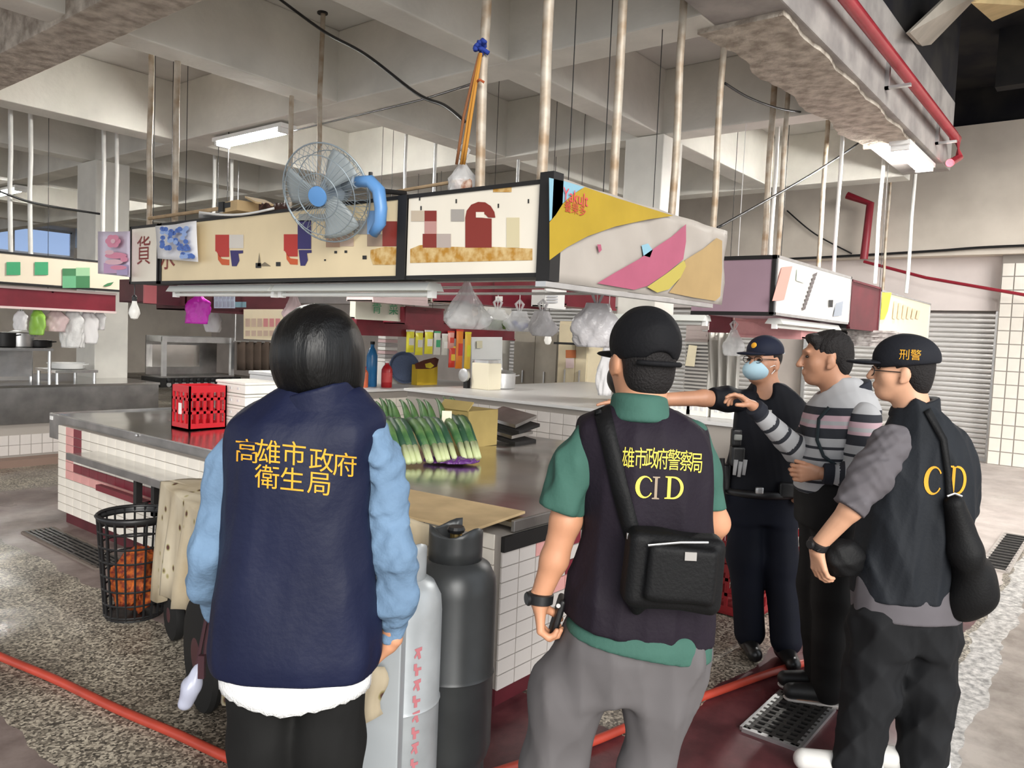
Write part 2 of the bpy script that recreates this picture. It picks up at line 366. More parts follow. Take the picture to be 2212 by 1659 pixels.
# ------------------------------------------------------------------ main stall: tiled base, steel worktop
TZ = .82; SX, SY = 2.52, 2.03; SX1, SY1 = 4.95, 6.56
stall = thing('market_stall', 'white tiled stall base with pink and maroon trim under the big steel worktop', 'stall', (3.7, 4.2, 0))
b = MB(); b.box(SX+.01, SX1, SY+.01, SY1, .1, TZ-.05); core = b.build('core', grout, stall)
b = MB(); b.box(SX+.05, SX1-.04, SY+.05, SY1-.04, 0, .1); b.build('plinth', maroon_d, stall)
PAT = {(5,9),(4,9),(5,10)}
def lm(i, j):
    if j == 4 and i > 0: return tile_p
    if j == 5 and i > 1: return tile_r
    if i == 1 and j > 4: return tile_p
    if i == 2 and j > 5: return tile_r if j > 6 else tile_w
    return tile_w
tiles(core, (SX+.01, SY1, .1), (0,-1,0), (0,0,1), (-1,0,0), 17, 10, .14, .0672, tile_w, gap=.005, mats=lm)
def rm(i, j):
    if (i, j) in ((3,8), (4,6), (4,8), (8,8), (9,6)): return tile_r
    if (i, j) in ((2,8), (4,5), (3,5), (8,6)): return tile_p
    return tile_g
tiles(core, (SX, SY+.01, .1), (1,0,0), (0,0,1), (0,-1,0), 13, 9, .12, .0672, tile_g, gap=.005, mats=rm)
b = MB()
for i in range(17, 32):
    for j in range(10): y = SY1-i*.14; b.box(SX+.002, SX+.01, max(y-.1375, SY+.012), y-.0025, .1025+j*.0672, .1+(j+1)*.0672-.0025)
tag(b.build('tile_run', tile_w, core), kind='stuff')
b = MB()
for i in range(13, 20):
    for j in range(9): x = SX+i*.12; b.box(x+.0025, x+.1175, SY+.002, SY+.01, .1025+j*.0672, .1+(j+1)*.0672-.0025)
tag(b.build('tile_run', tile_g, core), kind='stuff')
b = MB(); b.box(SX-.0, SX1, SY-.01, SY+.01, .705, .77); b.build('rail', blk_metal, stall)  # no real rail: black strip painted in for the shadow under the worktop edge
# steel worktop with apron
wt = thing('worktop', 'large dented stainless steel worktop covering the front stall', 'worktop', (3.8, 4.3, TZ))
b = MB(); nx, ny = 26, 44; G = []
for i in range(nx):
    row = []
    for j in range(ny):
        x = 2.6+(4.98-2.6)*i/(nx-1); y = 2.05+(6.9-2.05)*j/(ny-1)
        row.append((x, y, TZ+.004*math.sin(x*5+y*2)+.003*math.sin(y*7-x*3)))
    G.append(row)
b.sheet(G, .02); b.build('top_sheet', steel, wt, smooth='auto')
b = MB(); b.box(2.585, 2.605, 3.4, 6.9, TZ-.19, TZ+.012); b.build('apron', steel_d, wt, bevel=.004)
b = MB(); b.box(2.6, 4.98, 2.035, 2.055, TZ-.045, TZ+.006); b.build('edge_strip', steel_d, wt, bevel=.004)
b = MB(); b.box(2.6, 4.98, 6.89, 6.905, TZ-.19, TZ+.012); b.build('apron', steel_d, wt)
b = MB(); b.box(2.58, 2.586, 6.83, 6.88, TZ-.04, TZ-.01); b.build('sticker', white_pl, wt)
for q in ((295, 941),):
    p = pX(q[0], q[1], 2.58); b = MB(); b.lathe(p, [(.012,0),(.01,.008),(.003,.01)], 10, axis=(-1,0,0)); b.build('rivet', galv, wt)
# lower steel shelf on brackets, left face
ls = thing('side_shelf', 'low stainless steel shelf on black brackets along the tiled stall side', 'shelf', (2.3, 5.3, .6))
b = MB(); b.box(2.32, 2.585, 4.05, 5.85, .635, .655); b.build('shelf_plate', steel, ls, bevel=.004)
b = MB(); b.box(2.30, 2.32, 4.05, 5.85, .615, .662); b.build('shelf_rim', steel_d, ls)
for y in (4.72, 4.95):
    b = MB(); b.box(2.36, 2.40, y-.02, y+.02, .40, .635); b.box(2.36, 2.50, y-.02, y+.02, .40, .44); b.build('bracket', blk_metal, ls)
b = MB(); b.box(2.44, 2.48, 4.1, 5.7, .40, .44); b.build('support_rail', maroon, ls)

# ------------------------------------------------------------------ hanging light-box signs over the main stall
LX, LY, LZ0, LZ1 = 2.99, 2.2, 1.905, 2.365
cream = M('sign_cream', (.80,.66,.42), .4, var=.05, vs=2); creamw = M('sign_white', (.88,.82,.70), .4, var=.04, vs=2)
p_red = M('print_red', (.50,.03,.02), .45); p_dred = M('print_dark_red', (.24,.025,.015), .45); p_navy = M('print_navy', (.03,.02,.14), .45)
p_brown = M('print_brown', (.28,.16,.10), .5); p_tan = M('print_tan', (.60,.50,.38), .5); rust = M('rust_stain', (.48,.24,.04), .8, col2=(.70,.52,.25), vs=22, detail=9)
p_grn = M('print_green', (.05,.36,.16), .45); p_grn2 = M('print_dark_green', (.05,.20,.08), .45); p_blk = M('print_black', (.02,.02,.02), .5)
p_pink = M('print_pink', (.80,.28,.42), .45); p_blue = M('print_blue', (.10,.22,.62), .45, col2=(.03,.08,.35), vs=70); p_yel = M('print_yellow', (.85,.70,.05), .45)
def print_X(parent, X, poly, mat, off=.003, name='print'):
    P = [pX(x, y, X-off) for x, y in poly]; return mesh_obj(name, P, [tuple(range(len(P)))], mat, parent)
def print_Y(parent, Y, poly, mat, off=.003, name='print'):
    P = [pY(x, y, Y-off) for x, y in poly]; return mesh_obj(name, P, [tuple(range(len(P)))], mat, parent)
def rect(x0, y0, x1, y1): return [(x0,y0),(x1,y0),(x1,y1),(x0,y1)]
def lightbox(name, x0, x1, y0, y1, z0, z1, face, label, fmat, fr=.02, frm=blk_metal, back=None):
    t = thing(name, label, 'sign', ((x0+x1)/2, (y0+y1)/2, z0), 'hanging light-box signs')
    b = MB(); b.box(x0+(.008 if face == 'X' else 0), x1, y0+(.008 if face == 'Y' else 0), y1, z0+.004, z1-.004); b.build('housing', back or blk_metal, t)
    b = MB()
    if face == 'X': b.box(x0, x0+.01, y0+fr, y1-fr, z0+fr, z1-fr)
    else: b.box(x0+fr, x1-fr, y0, y0+.01, z0+fr, z1-fr)
    b.build('face_panel', fmat, t)
    for k in range(4):
        b = MB()
        if face == 'X': r = [(y0, y1, z0, z0+fr), (y0, y1, z1-fr, z1), (y0, y0+fr, z0, z1), (y1-fr, y1, z0, z1)][k]; b.box(x0-.008, x0+.02, *r)
        else: r = [(x0, x1, z0, z0+fr), (x0, x1, z1-fr, z1), (x0, x0+fr, z0, z1), (x1-fr, x1, z0, z1)][k]; b.box(r[0], r[1], y0-.008, y0+.02, r[2], r[3])
        b.build('frame', frm, t)
    return t
yA = pX(1155, 490, LX)[1]; yAB = pX(872, 520, LX)[1]; yBC = pX(346, 540, LX)[1]; yC = pX(282, 545, LX)[1]
sA = lightbox('light_box_sign', LX, LX+.2, LY+.02, yAB-.01, LZ0, LZ1, 'X', 'cream light-box sign with brown red arch beside the striped banner', creamw)
sB = lightbox('light_box_sign', LX, LX+.2, yAB+.02, yBC-.01, LZ0, LZ1, 'X', 'long worn cream light-box sign with red and navy letters below the blue fan', cream)
sC = lightbox('light_box_sign', LX, LX+.2, yBC+.02, yC, LZ0, LZ1, 'X', 'small cream light-box sign end bearing one red brown character', creamw)
b = MB(); b.box(LX-.02, LX+.06, LY-.02, LY+.06, LZ0-.02, LZ1+.03); b.build('corner_post', blk_metal, sA)
b = MB(); b.box(LX-.015, LX+.02, yAB-.03, yAB+.04, LZ0, LZ1); b.build('divider', blk_metal, sB)
arch = [(1005,535),(1005,470),(1008,455),(1018,442),(1033,436),(1048,437),(1060,445),(1068,458),(1070,470),(1055,470),(1047,462),(1038,462),(1030,470),(1062,472),(1062,535)]
print_X(sA, LX, arch, p_dred)
print_X(sA, LX, rect(1028,458,1046,470), creamw, .005)
for r_, m_ in ((rect(917,455,943,478), p_dred), (rect(917,478,943,505), M('print_rose', (.55,.30,.27), .5)), (rect(913,505,943,535), p_dred), (rect(943,505,974,535), M('print_greyrose', (.50,.42,.38), .5)), (rect(888,455,917,478), p_tan), (rect(974,452,1003,478), M('print_grey', (.40,.37,.34), .5)), (rect(1094,470,1122,535), M('print_sand', (.70,.62,.40), .5))): print_X(sA, LX, r_, m_)
print_X(sA, LX, [(886,538),(905,530),(930,527),(948,532),(1010,534),(1060,533),(1150,537),(1150,562),(886,568)], rust, .0025)
print_X(sA, LX, rect(1065,402,1105,415), rust, .0025)
for (x, y) in ((905,424), (908,445), (984,430), (1140,430), (1075,440)): print_X(sA, LX, rect(x, y, x+3, y+9), p_blk)
# letters of the long sign: bowl shapes in red and navy, worn lower edge
for x, y in ((465, 507), (613, 506)):
    print_X(sB, LX, rect(x, y, x+30, y+36), p_red); print_X(sB, LX, [(x+2,y+36),(x+30,y+36),(x+30,y+48),(x+10,y+48)], p_red)
    print_X(sB, LX, [(x+5,y+40),(x+14,y+52),(x+30,y+54),(x+30,y+66),(x+14,y+65),(x+6,y+54)], M('print_orange', (.62,.10,.02), .45))
    print_X(sB, LX, [(x+32,y+34),(x+60,y+34),(x+60,y+40),(x+50,y+41),(x+52,y+56),(x+46,y+68),(x+36,y+68),(x+34,y+52)], p_navy)
print_X(sB, LX, rect(643,476,672,538), p_navy); print_X(sB, LX, rect(495,507,526,536), M('print_pale', (.70,.66,.60), .5))
for r_, m_ in ((rect(704,478,734,506), p_brown), (rect(704,506,734,534), M('print_clay', (.45,.28,.18), .5)), (rect(734,506,764,532), M('print_dusty', (.56,.42,.33), .5)), (rect(764,476,793,506), M('print_steel', (.34,.33,.31), .5)), (rect(826,478,858,532), p_dred), (rect(793,506,826,532), M('print_umber', (.36,.26,.19), .5)), (rect(793,455,822,506), M('print_sky', (.20,.38,.68), .5)), (rect(645,462,704,478), M('print_greyblue', (.42,.44,.42), .5))): print_X(sB, LX, r_, m_)
print_X(sB, LX, [(800,540),(830,533),(862,534),(862,572),(806,572),(800,556)], rust, .0025)
for (x, y, s) in ((722,542,6), (744,541,6), (783,552,9), (700,560,4), (552,568,12), (596,566,10)): print_X(sB, LX, rect(x, y, x+s, y+s*.9), p_blk)
print_X(sB, LX, [(556,575),(560,545),(563,572),(572,566),(585,575)], M('print_faded', (.22,.18,.12), .5))
flat_text('lettering', '貨', .24, pX(311, 546, LX), (0,-1,0), (0,0,1), (-1,0,0), p_dred, sC, off=.004, sx=1.0)
flat_text('lettering', '水', .2, pX(362, 560, LX), (0,-1,0), (0,0,1), (-1,0,0), p_dred, sB, off=.004, sx=1.2)
# right face: printed cloth banner stretched over a box frame
BX1 = 4.96
sD = thing('banner', 'yellow white and pink printed banner on the right side of the hanging sign', 'banner', (3.9, LY, LZ0))
b = MB(); b.box(LX+.06, BX1, LY+.01, LY+.05, LZ0-.01, LZ1); b.build('frame', galv, sD)
bw = M('banner_white', (.42,.38,.34), .6, var=.04, vs=4); by_ = M('banner_yellow', (.42,.285,.025), .6, var=.06, vs=4); bpk = M('banner_pink', (.40,.10,.165), .6, var=.06, vs=4); bbl = M('banner_blue', (.25,.45,.55), .6); btan = M('banner_tan', (.40,.275,.125), .6, var=.06, vs=4)
G = [[np.array([LX+.03+(BX1-LX-.03)*i/30, LY-.006+.008*math.sin(i*.9+j)*(.5 if j < 3 else 1), LZ0-.02+(LZ1+.03-LZ0)*j/10]) for j in range(11)] for i in range(31)]
b = MB(); b.sheet(G, .003); b.build('cloth', bw, sD, smooth=True, fix=True)
def ban(poly, m_, off=.02): return print_Y(sD, LY, poly, m_, off, 'print')
ban([(1186,384),(1222,392),(1262,404),(1240,418),(1215,440),(1196,470),(1187,478)], bbl)
top = [(1262,404),(1330,426),(1400,449),(1452,466)]
ban([(1187,480),(1200,465),(1216,440),(1240,418),(1264,404),(1330,427),(1400,449),(1455,466),(1400,474),(1330,489),(1270,510),(1225,534),(1187,562)], by_, .024)
ban([(1290,612),(1330,588),(1380,560),(1415,535),(1450,512),(1482,484),(1482,522),(1476,560),(1440,590),(1398,618),(1370,626)], bpk)
ban([(1398,620),(1440,591),(1478,562),(1482,575),(1470,600),(1445,625),(1420,632)], M('banner_lemon', (.46,.38,.085), .6), .022)
ban([(1480,562),(1520,537),(1548,514),(1560,520),(1560,585),(1556,640),(1545,650),(1500,643),(1445,632),(1470,600)], btan)
ban([(1290,528),(1298,528),(1300,540),(1294,546)], bpk); ban([(1386,530),(1400,526),(1410,540),(1404,556),(1390,552)], bbl)
flat_text('lettering', 'Yakult', .085, pY(1233, 428, LY), (1,0,0), (0,0,1), (0,-1,0), M('print_coral_red', (.66,.05,.07), .5), sD, off=.03, sx=1.0)
flat_text('lettering', '養樂多', .06, pY(1232, 453, LY), (1,0,0), (0,0,1), (0,-1,0), p_red, sD, off=.03, sx=1.05)
# under-box ledge of the banner
b = MB(); b.box(LX-.06, BX1-.2, LY-.03, LY+.03, LZ0-.05, LZ0-.025); b.build('hem_bar', galv, sD)
# posters hung on the left end
t = thing('poster', 'pink printed poster hung at the left end of the hanging sign', 'poster', pX(248, 590, LX-.05))
G = [[pX(212+73*u, 500-6*v+97*v+8*u*v, LX-.06)+np.array([.02*math.sin(4*u), 0, 0]) for v in np.linspace(0, 1, 8)] for u in np.linspace(0, 1, 8)]
b = MB(); b.sheet(G, .002); b.build('sheet', M('poster_lilac', (.74,.66,.80), .5), t, smooth=True, fix=True)
def blob(x, y, rx, ry, n=12, ph=0): return [(x+rx*math.cos(6.2832*i/n+ph), y+ry*math.sin(6.2832*i/n+ph)) for i in range(n)]
for k in range(6): print_X(t, LX-.08, blob(244+9*math.cos(k*1.05), 521+8*math.sin(k*1.05), 8, 7), p_pink, .012+.0004*k)
print_X(t, LX-.08, blob(244, 521, 5, 5), M('print_rosepale', (.86,.55,.62), .5), .016)
for k, (x, y, rx, ry) in enumerate(((250,552,24,7), (246,566,20,6), (256,578,18,5), (236,545,10,5), (268,560,8,6))): print_X(t, LX-.08, blob(x, y, rx, ry), (p_pink, M('print_rosepale', 0))[k % 2], .012+.0006*k)
print_X(t, LX-.08, rect(224,568,252,590), M('print_orchid', (.62,.38,.62), .5), .0105); print_X(t, LX-.08, rect(252,572,276,594), M('print_lavender', (.46,.38,.62), .5), .0108)
t = thing('poster', 'white poster with a blue bunch printed on it over the long cream sign', 'poster', pX(385, 570, LX-.03))
G = [[pX(336+94*u, 488-10*u+(70+18*u)*v, LX-.045)+np.array([.02*math.sin(5*u+v), 0, 0]) for v in np.linspace(0, 1, 8)] for u in np.linspace(0, 1, 8)]
b = MB(); b.sheet(G, .002); b.build('sheet', M('poster_white', (.86,.86,.88), .5), t, smooth=True, fix=True)
pb2 = M('print_cobalt', (.07,.17,.55), .5); pb3 = M('print_sky2', (.32,.46,.80), .5); rb_ = random.Random(5)
for k in range(46):
    u, v = rb_.random(), rb_.random(); x, y = 350+54*u, 492+46*v
    if k > 34: x, y = 392+26*u, 528+28*v
    print_X(t, LX-.075, blob(x, y, 5.5, 5), (p_blue, pb2, pb3)[k % 3], .012+.0002*k)

# ------------------------------------------------------------------ second hanging sign to the right
S2Y = LY; z0b = LZ0-.02
x0b = pY(1675, 620, S2Y)[0]; xm1 = pY(1836, 640, S2Y)[0]; xm2 = pY(1900, 650, S2Y)[0]; xe = pY(1995, 690, S2Y)[0]
mauve = M('mauve_panel', (.33,.22,.27), .35, var=.05, vs=2); sgw = M('sign_bright', (.88,.86,.82), .4)
yE = pX(1560, 610, x0b)[1]+.25
s2 = lightbox('light_box_sign', x0b, xm1, S2Y, yE, z0b-.02, 2.32, 'Y', 'white light-box sign with faded orange band right of the yellow banner', sgw, frm=galv, back=mauve)
b = MB(); b.box(x0b-.012, x0b-.002, S2Y+.02, yE, z0b, 2.29); b.build('end_panel', mauve, s2)
for r_ in ((S2Y, S2Y+.03, z0b-.02, 2.32), (S2Y, yE, 2.29, 2.32), (S2Y, yE, z0b-.03, z0b)):
    b = MB(); b.box(x0b-.02, x0b, *r_); b.build('frame', blk_metal, s2)
print_Y(s2, S2Y, [(1689,577),(1712,575),(1694,648),(1668,650)], M('print_coral', (.80,.36,.30), .5), .012)
print_Y(s2, S2Y, [(1722,580),(1745,590),(1738,612),(1720,606)], M('print_mint', (.66,.74,.66), .5), .012)
for k in range(9): x = 1757-3*k; y = 592+9*k; print_Y(s2, S2Y, [(x,y),(x+9,y-4),(x+7,y+4),(x+1,y+7)], M('print_charcoal', (.14,.12,.12), .5), .012)
print_Y(s2, S2Y, [(1790,648),(1800,648),(1799,664),(1791,663)], p_blk, .012); print_Y(s2, S2Y, [(1806,655),(1822,650),(1818,682),(1800,684)], M('print_slate', (.30,.33,.38), .5), .012)
s3 = lightbox('light_box_sign', xm1+.02, xm2, S2Y+.0, yE, z0b-.06, 2.3, 'Y', 'dark maroon light-box sign between the white and the yellow signs', maroon_d, frm=maroon_d)
s4 = lightbox('light_box_sign', xm2+.02, xe+.35, S2Y-.0, yE, z0b-.12, 2.28, 'Y', 'yellow and cream light-box sign at the right end of the row', M('sign_yellowish', (.82,.74,.55), .4), frm=galv)
print_Y(s4, S2Y, [(1906,632),(1926,632),(1918,672),(1910,690),(1902,690)], M('print_lemon', (.80,.78,.05), .5), .012)
for k in range(6): print_Y(s4, S2Y, [(1932+10*k,650+4*k),(1938+10*k,652+4*k),(1934+10*k,690),(1928+10*k,688)], M('print_peach', (.80,.62,.42), .5), .012)

# ------------------------------------------------------------------ far left sign with green characters
GY = 8.9
gx0, gx1 = pY(-60, 590, GY)[0], pY(285, 600, GY)[0]
gz1 = pY(140, 556, GY)[2]; gz0 = pY(140, 622, GY)[2]
s5 = lightbox('light_box_sign', gx0, gx1, GY, GY+.25, gz0, gz1, 'Y', 'far left cream light-box sign with green square marks', M('sign_cream_pale', (.84,.74,.58), .4), frm=blk_metal)
for r_, m_ in ((rect(14,566,44,594), p_grn), (rect(75,566,104,594), p_grn), (rect(135,580,164,596), p_grn2), (rect(164,578,194,596), M('print_sage', (.32,.56,.32), .5)), (rect(135,596,164,622), M('print_leaf', (.14,.42,.22), .5)), (rect(164,596,194,622), p_grn2), ([(222,618),(232,612),(246,609),(240,616),(228,619)], p_grn2)): print_Y(s5, GY, r_, m_, .012)
# ------------------------------------------------------------------ smooth solids from signed distances
def nrm(v): v = np.array(v, float); return v/(np.linalg.norm(v)+1e-12)
UPV = np.array([0,0,1.0])
class Sol:
    def __init__(s): s.ops = []; s.lo = np.array([9e9]*3); s.hi = -s.lo
    def _b(s, c, r): s.lo = np.minimum(s.lo, c-r); s.hi = np.maximum(s.hi, c+r)
    def cone(s, a, b, ra, rb, k=.02, kind='u'):
        a, b = np.array(a, float), np.array(b, float); ab = b-a; L2 = ab@ab+1e-12
        def fn(P):
            t = np.clip(((P-a)@ab)/L2, 0, 1); return np.linalg.norm(P-a-t[:, None]*ab, axis=1)-(ra+(rb-ra)*t)
        c = (a+b)/2; r = math.sqrt(L2)/2+max(ra, rb); s.ops.append((kind, fn, c, r, k))
        if kind == 'u': s._b(c, r)
        return s
    def chain(s, pts, rs, k=.02):
        for i in range(len(pts)-1): s.cone(pts[i], pts[i+1], rs[i], rs[i+1], k)
        return s
    def ell(s, c, rad, ax=None, k=.02, kind='u'):
        c = np.array(c, float); rad = np.array(rad, float); A = np.eye(3) if ax is None else np.array(ax)
        def fn(P):
            q = (P-c)@A.T; k0 = np.linalg.norm(q/rad, axis=1); k1 = np.linalg.norm(q/rad**2, axis=1)+1e-9; return k0*(k0-1)/k1
        s.ops.append((kind, fn, c, rad.max(), k))
        if kind == 'u': s._b(c, rad.max())
        return s
    def box(s, c, half, ax=None, rd=.01, k=.01, kind='u'):
        c = np.array(c, float); half = np.array(half, float); A = np.eye(3) if ax is None else np.array(ax)
        def fn(P):
            q = np.abs((P-c)@A.T)-half+rd; return np.linalg.norm(np.maximum(q, 0), axis=1)+np.minimum(q.max(1), 0)-rd
        s.ops.append((kind, fn, c, np.linalg.norm(half), k))
        if kind == 'u': s._b(c, np.linalg.norm(half))
        return s
    def loft(s, rings, ex, ey, k=.02, n=2.4, grow=0.0):
        rg = sorted(rings, key=lambda r: r[0]); Z = np.array([r[0] for r in rg]); CX = np.array([r[1][0] for r in rg]); CY = np.array([r[1][1] for r in rg]); A = np.array([r[2] for r in rg])+grow; B = np.array([r[3] for r in rg])+grow
        zz = np.linspace(Z[0], Z[-1], 120); ker = np.array([1,2,3,4,3,2,1.0]); ker /= ker.sum()
        sm = lambda v: np.convolve(np.pad(np.interp(zz, Z, v), 3, mode='edge'), ker, 'valid'); CX, CY, A, B = sm(CX), sm(CY), sm(A), sm(B)
        def fn(P):
            z = P[:, 2]; cx = np.interp(z, zz, CX); cy = np.interp(z, zz, CY); a = np.interp(z, zz, A); b = np.interp(z, zz, B)
            dx = P[:, 0]-cx; dy = P[:, 1]-cy; u = np.abs(dx*ex[0]+dy*ex[1])/a; v = np.abs(dx*ey[0]+dy*ey[1])/b
            d = ((u**n+v**n)**(1/n)-1)*np.minimum(a, b)
            dz = np.maximum(z-zz[-1], zz[0]-z); h = np.clip(.5+.5*(d-dz)/.02, 0, 1); return dz+(d-dz)*h+.02*h*(1-h)
        c = np.array([CX.mean(), CY.mean(), (zz[0]+zz[-1])/2]); m = max(A.max(), B.max())+.5*math.hypot(CX.max()-CX.min(), CY.max()-CY.min()); r = math.hypot(m, (zz[-1]-zz[0])/2)+.02
        s.ops.append(('u', fn, c, r, k)); s.lo = np.minimum(s.lo, [c[0]-m-.03, c[1]-m-.03, zz[0]-.01]); s.hi = np.maximum(s.hi, [c[0]+m+.03, c[1]+m+.03, zz[-1]+.01]); return s
    def keep(s, p, n, k=.004):      # keep the half space behind the plane
        p = np.array(p, float); n = nrm(n); s.ops.append(('i', lambda P: (P-p)@n, None, 0, k)); return s
    def wrinkle(s, amp, f, seed=0, stretch=(1,1,.35)):
        r = np.random.default_rng(seed); K = [(r.normal(size=3)*f*np.array(stretch), r.uniform(0, 6.28)) for _ in range(5)]
        def fn(P):
            w_ = np.zeros(len(P)); g = np.sin(P@K[0][0]*.45+K[0][1])
            for i in range(1, 5):
                x = P@K[i][0]*(.6+.3*i)+K[i][1]+1.6*g; w_ += (np.abs(np.sin(x*.5))*2-1.2 if (11 < f < 50 and i < 4) else np.sin(x))/(.7+.4*i)
            return amp*w_*.55
        s.ops.append(('d', fn, None, 0, 0)); return s
    def ev(s, P, act):
        d = np.full(len(P), .25)
        for i in act:
            kind, fn, c, r, k = s.ops[i]
            if kind == 'd': d = d+fn(P); continue
            e = fn(P)
            if kind == 'u':
                h = np.clip(.5+.5*(e-d)/k, 0, 1); d = e+(d-e)*h-k*h*(1-h)
            else:
                if kind == 's': e = -e
                h = np.clip(.5-.5*(e-d)/k, 0, 1); d = e+(d-e)*h+k*h*(1-h)
        return d
    def mesh(s, h=.007):
        B = 20; lo = s.lo-h*3-.02; n = np.ceil((s.hi+h*3+.02-lo)/h/B).astype(int); S1 = n*B+4
        g = np.arange(B+1); gi = np.stack(np.meshgrid(g, g, g, indexing='ij'), -1).reshape(-1, 3)
        ids, pos, E = [], [], []; br = B*h*.87
        for bx in range(n[0]):
            for by in range(n[1]):
                for bz in range(n[2]):
                    o = np.array([bx, by, bz])*B; cc = lo+(o+B/2)*h; act = []; any_u = False
                    for i, (kind, fn, c, r, k) in enumerate(s.ops):
                        if c is None or kind != 'u': act.append(i); continue
                        if np.linalg.norm(cc-c)-r-br < .06: act.append(i); any_u = True
                    if not any_u: continue
                    if abs(s.ev(cc[None], act)[0]) > br*1.25+.03: continue
                    D = s.ev(lo+(o+gi)*h, act).reshape(B+1, B+1, B+1); I = D < 0
                    if I.all() or not I.any(): continue
                    c8 = sum(I[a:B+a, b:B+b, c:B+c].astype(np.int8) for a in (0,1) for b in (0,1) for c in (0,1)); m = (c8 > 0) & (c8 < 8); ijk = np.argwhere(m)
                    if len(ijk) == 0: continue
                    acc = np.zeros((len(ijk), 3)); cnt = np.zeros(len(ijk))
                    for ax in range(3):
                        o1, o2 = [q for q in range(3) if q != ax]
                        for a in (0, 1):
                            for b in (0, 1):
                                p0 = ijk.copy(); p0[:, o1] += a; p0[:, o2] += b; p1 = p0.copy(); p1[:, ax] += 1
                                d0 = D[p0[:, 0], p0[:, 1], p0[:, 2]]; d1 = D[p1[:, 0], p1[:, 1], p1[:, 2]]; x = (d0 < 0) != (d1 < 0)
                                t = np.where(x, d0/np.where(x, d0-d1, 1), 0); q = p0.astype(float); q[:, ax] += t
                                acc += q*x[:, None]; cnt += x
                    gl = ijk+o+2; ids.append((gl[:, 0]*S1[1]+gl[:, 1])*S1[2]+gl[:, 2]); pos.append(lo+(acc/cnt[:, None]+o)*h)
                    for ax in range(3):
                        sl0 = [slice(0, B)]*3; sl1 = [slice(0, B)]*3; sl1[ax] = slice(1, B+1); i0, i1 = I[tuple(sl0)], I[tuple(sl1)]
                        for flip, mk in ((False, i0 & ~i1), (True, ~i0 & i1)):
                            e = np.argwhere(mk)
                            if len(e): E.append((ax, flip, e+o+2))
        if not ids: return np.zeros((0,3)), np.zeros((0,4), int)
        ids = np.concatenate(ids); pos = np.concatenate(pos); od = np.argsort(ids); ids = ids[od]; pos = pos[od]; F = []
        for ax, flip, e in E:
            o1, o2 = (ax+1) % 3, (ax+2) % 3; q = []
            for a, b in ((-1,-1), (0,-1), (0,0), (-1,0)):
                c = e.copy(); c[:, o1] += a; c[:, o2] += b; q.append((c[:, 0]*S1[1]+c[:, 1])*S1[2]+c[:, 2])
            q = np.stack(q[::-1] if flip else q, 1); k = np.clip(np.searchsorted(ids, q), 0, len(ids)-1); ok = (ids[k] == q).all(1); F.append(k[ok])
        return pos, np.concatenate(F)
    def build(s, name, mat, parent=None, h=.007, extra=None):
        V, F = s.mesh(h)
        if extra is not None:
            V2, F2 = extra.mesh(.0032); F = np.concatenate([F, F2+len(V)]); V = np.concatenate([V, V2])
        o = mesh_obj(name, V, F, mat, parent, smooth=True); o_geo[o.name] = (V, F); return o
o_geo = {}
def hand_solid(S, w_, d, n, s_, curl=(.5,.7,.5), spread=.0, thumb=(.55,.75,.35), sc=1.0, curls=None):
    w_, d, n = np.array(w_, float), nrm(d), nrm(n); s_ = nrm(np.array(s_)-d*(np.array(s_)@d)); n = nrm(n-d*(n@d)-s_*(n@s_))
    S.cone(w_-d*.012*sc, w_+d*.012*sc, .0245*sc, .0235*sc, .02)
    for i in range(4):
        fb = w_+d*(.088-.004*abs(i-1))*sc+s_*(.030-i*.020)*sc; S.cone(w_+d*.012*sc+s_*(.014-i*.009)*sc, fb, .0145*sc, .0105*sc, .014)
        L = (.072, .080, .074, .058)[i]*sc; cu_ = curls[i] if curls else curl; p = fb; ang = 0; dd = nrm(d+s_*(spread*(1.5-i)))
        for j, fr in enumerate((.46, .30, .24)):
            ang += cu_[j]; q = p+(dd*math.cos(ang)+n*math.sin(ang))*L*fr; S.cone(p, q, (.0098, .009, .008)[j]*sc, (.009, .008, .007)[j]*sc, .003); p = q
    tb = w_+d*.028*sc+s_*.022*sc; td = nrm(d*thumb[0]+s_*thumb[1]+n*thumb[2]); S.cone(w_+d*.015*sc+s_*.01*sc, tb+td*.018*sc, .017*sc, .0135*sc, .012)
    q = tb+td*.045*sc; S.cone(tb+td*.01*sc, q, .0125*sc, .0105*sc, .006); S.cone(q, q+nrm(td+d*.5+n*.2)*.032*sc, .0105*sc, .0085*sc, .004)
def head_solid(S, hc, hf, hu, sc=1.0, ears=True):
    hf = nrm(hf); hu = nrm(hu-hf*(hu@hf)); hr = np.cross(hf, hu); A = [hr, hf, hu]
    P = lambda r_, f_, u_: hc+(hr*r_+hf*f_+hu*u_)*sc
    e = lambda c, r_, k=.02: S.ell(P(*c), np.array(r_)*sc, A, k)
    e((0,-.012,.032), (.076,.096,.086)); e((0,.026,-.035), (.066,.070,.082), .03); e((0,.060,-.088), (.036,.030,.026), .03)
    for q in (-1, 1):
        e((q*.040,.055,-.02), (.026,.026,.03), .02)
        if ears: e((q*.077,-.008,-.012), (.010,.020,.032), .006); e((q*.079,.004,-.036), (.007,.010,.012), .006)
        S.ell(P(q*.032,.098,.012), np.array((.018,.012,.010))*sc, A, .012, 's')
    e((0,.088,.034), (.052,.014,.010), .02); S.cone(P(0,.096,.016), P(0,.116,-.026), .008*sc, .0135*sc, .012)
    for q in (-1, 1): S.ell(P(q*.011,.108,-.030), np.array((.008,.010,.007))*sc, A, .006)
    e((0,.093,-.054), (.024,.012,.0065), .006); e((0,.091,-.066), (.022,.012,.0075), .006)
    S.cone(P(0,-.028,-.055), P(0,-.045,-.15), .055*sc, .058*sc, .03)
    return P, A
def mob(parent, name, mat, fn, **kw):
    b = MB(); fn(b); return b.build(name, mat, parent, **kw)
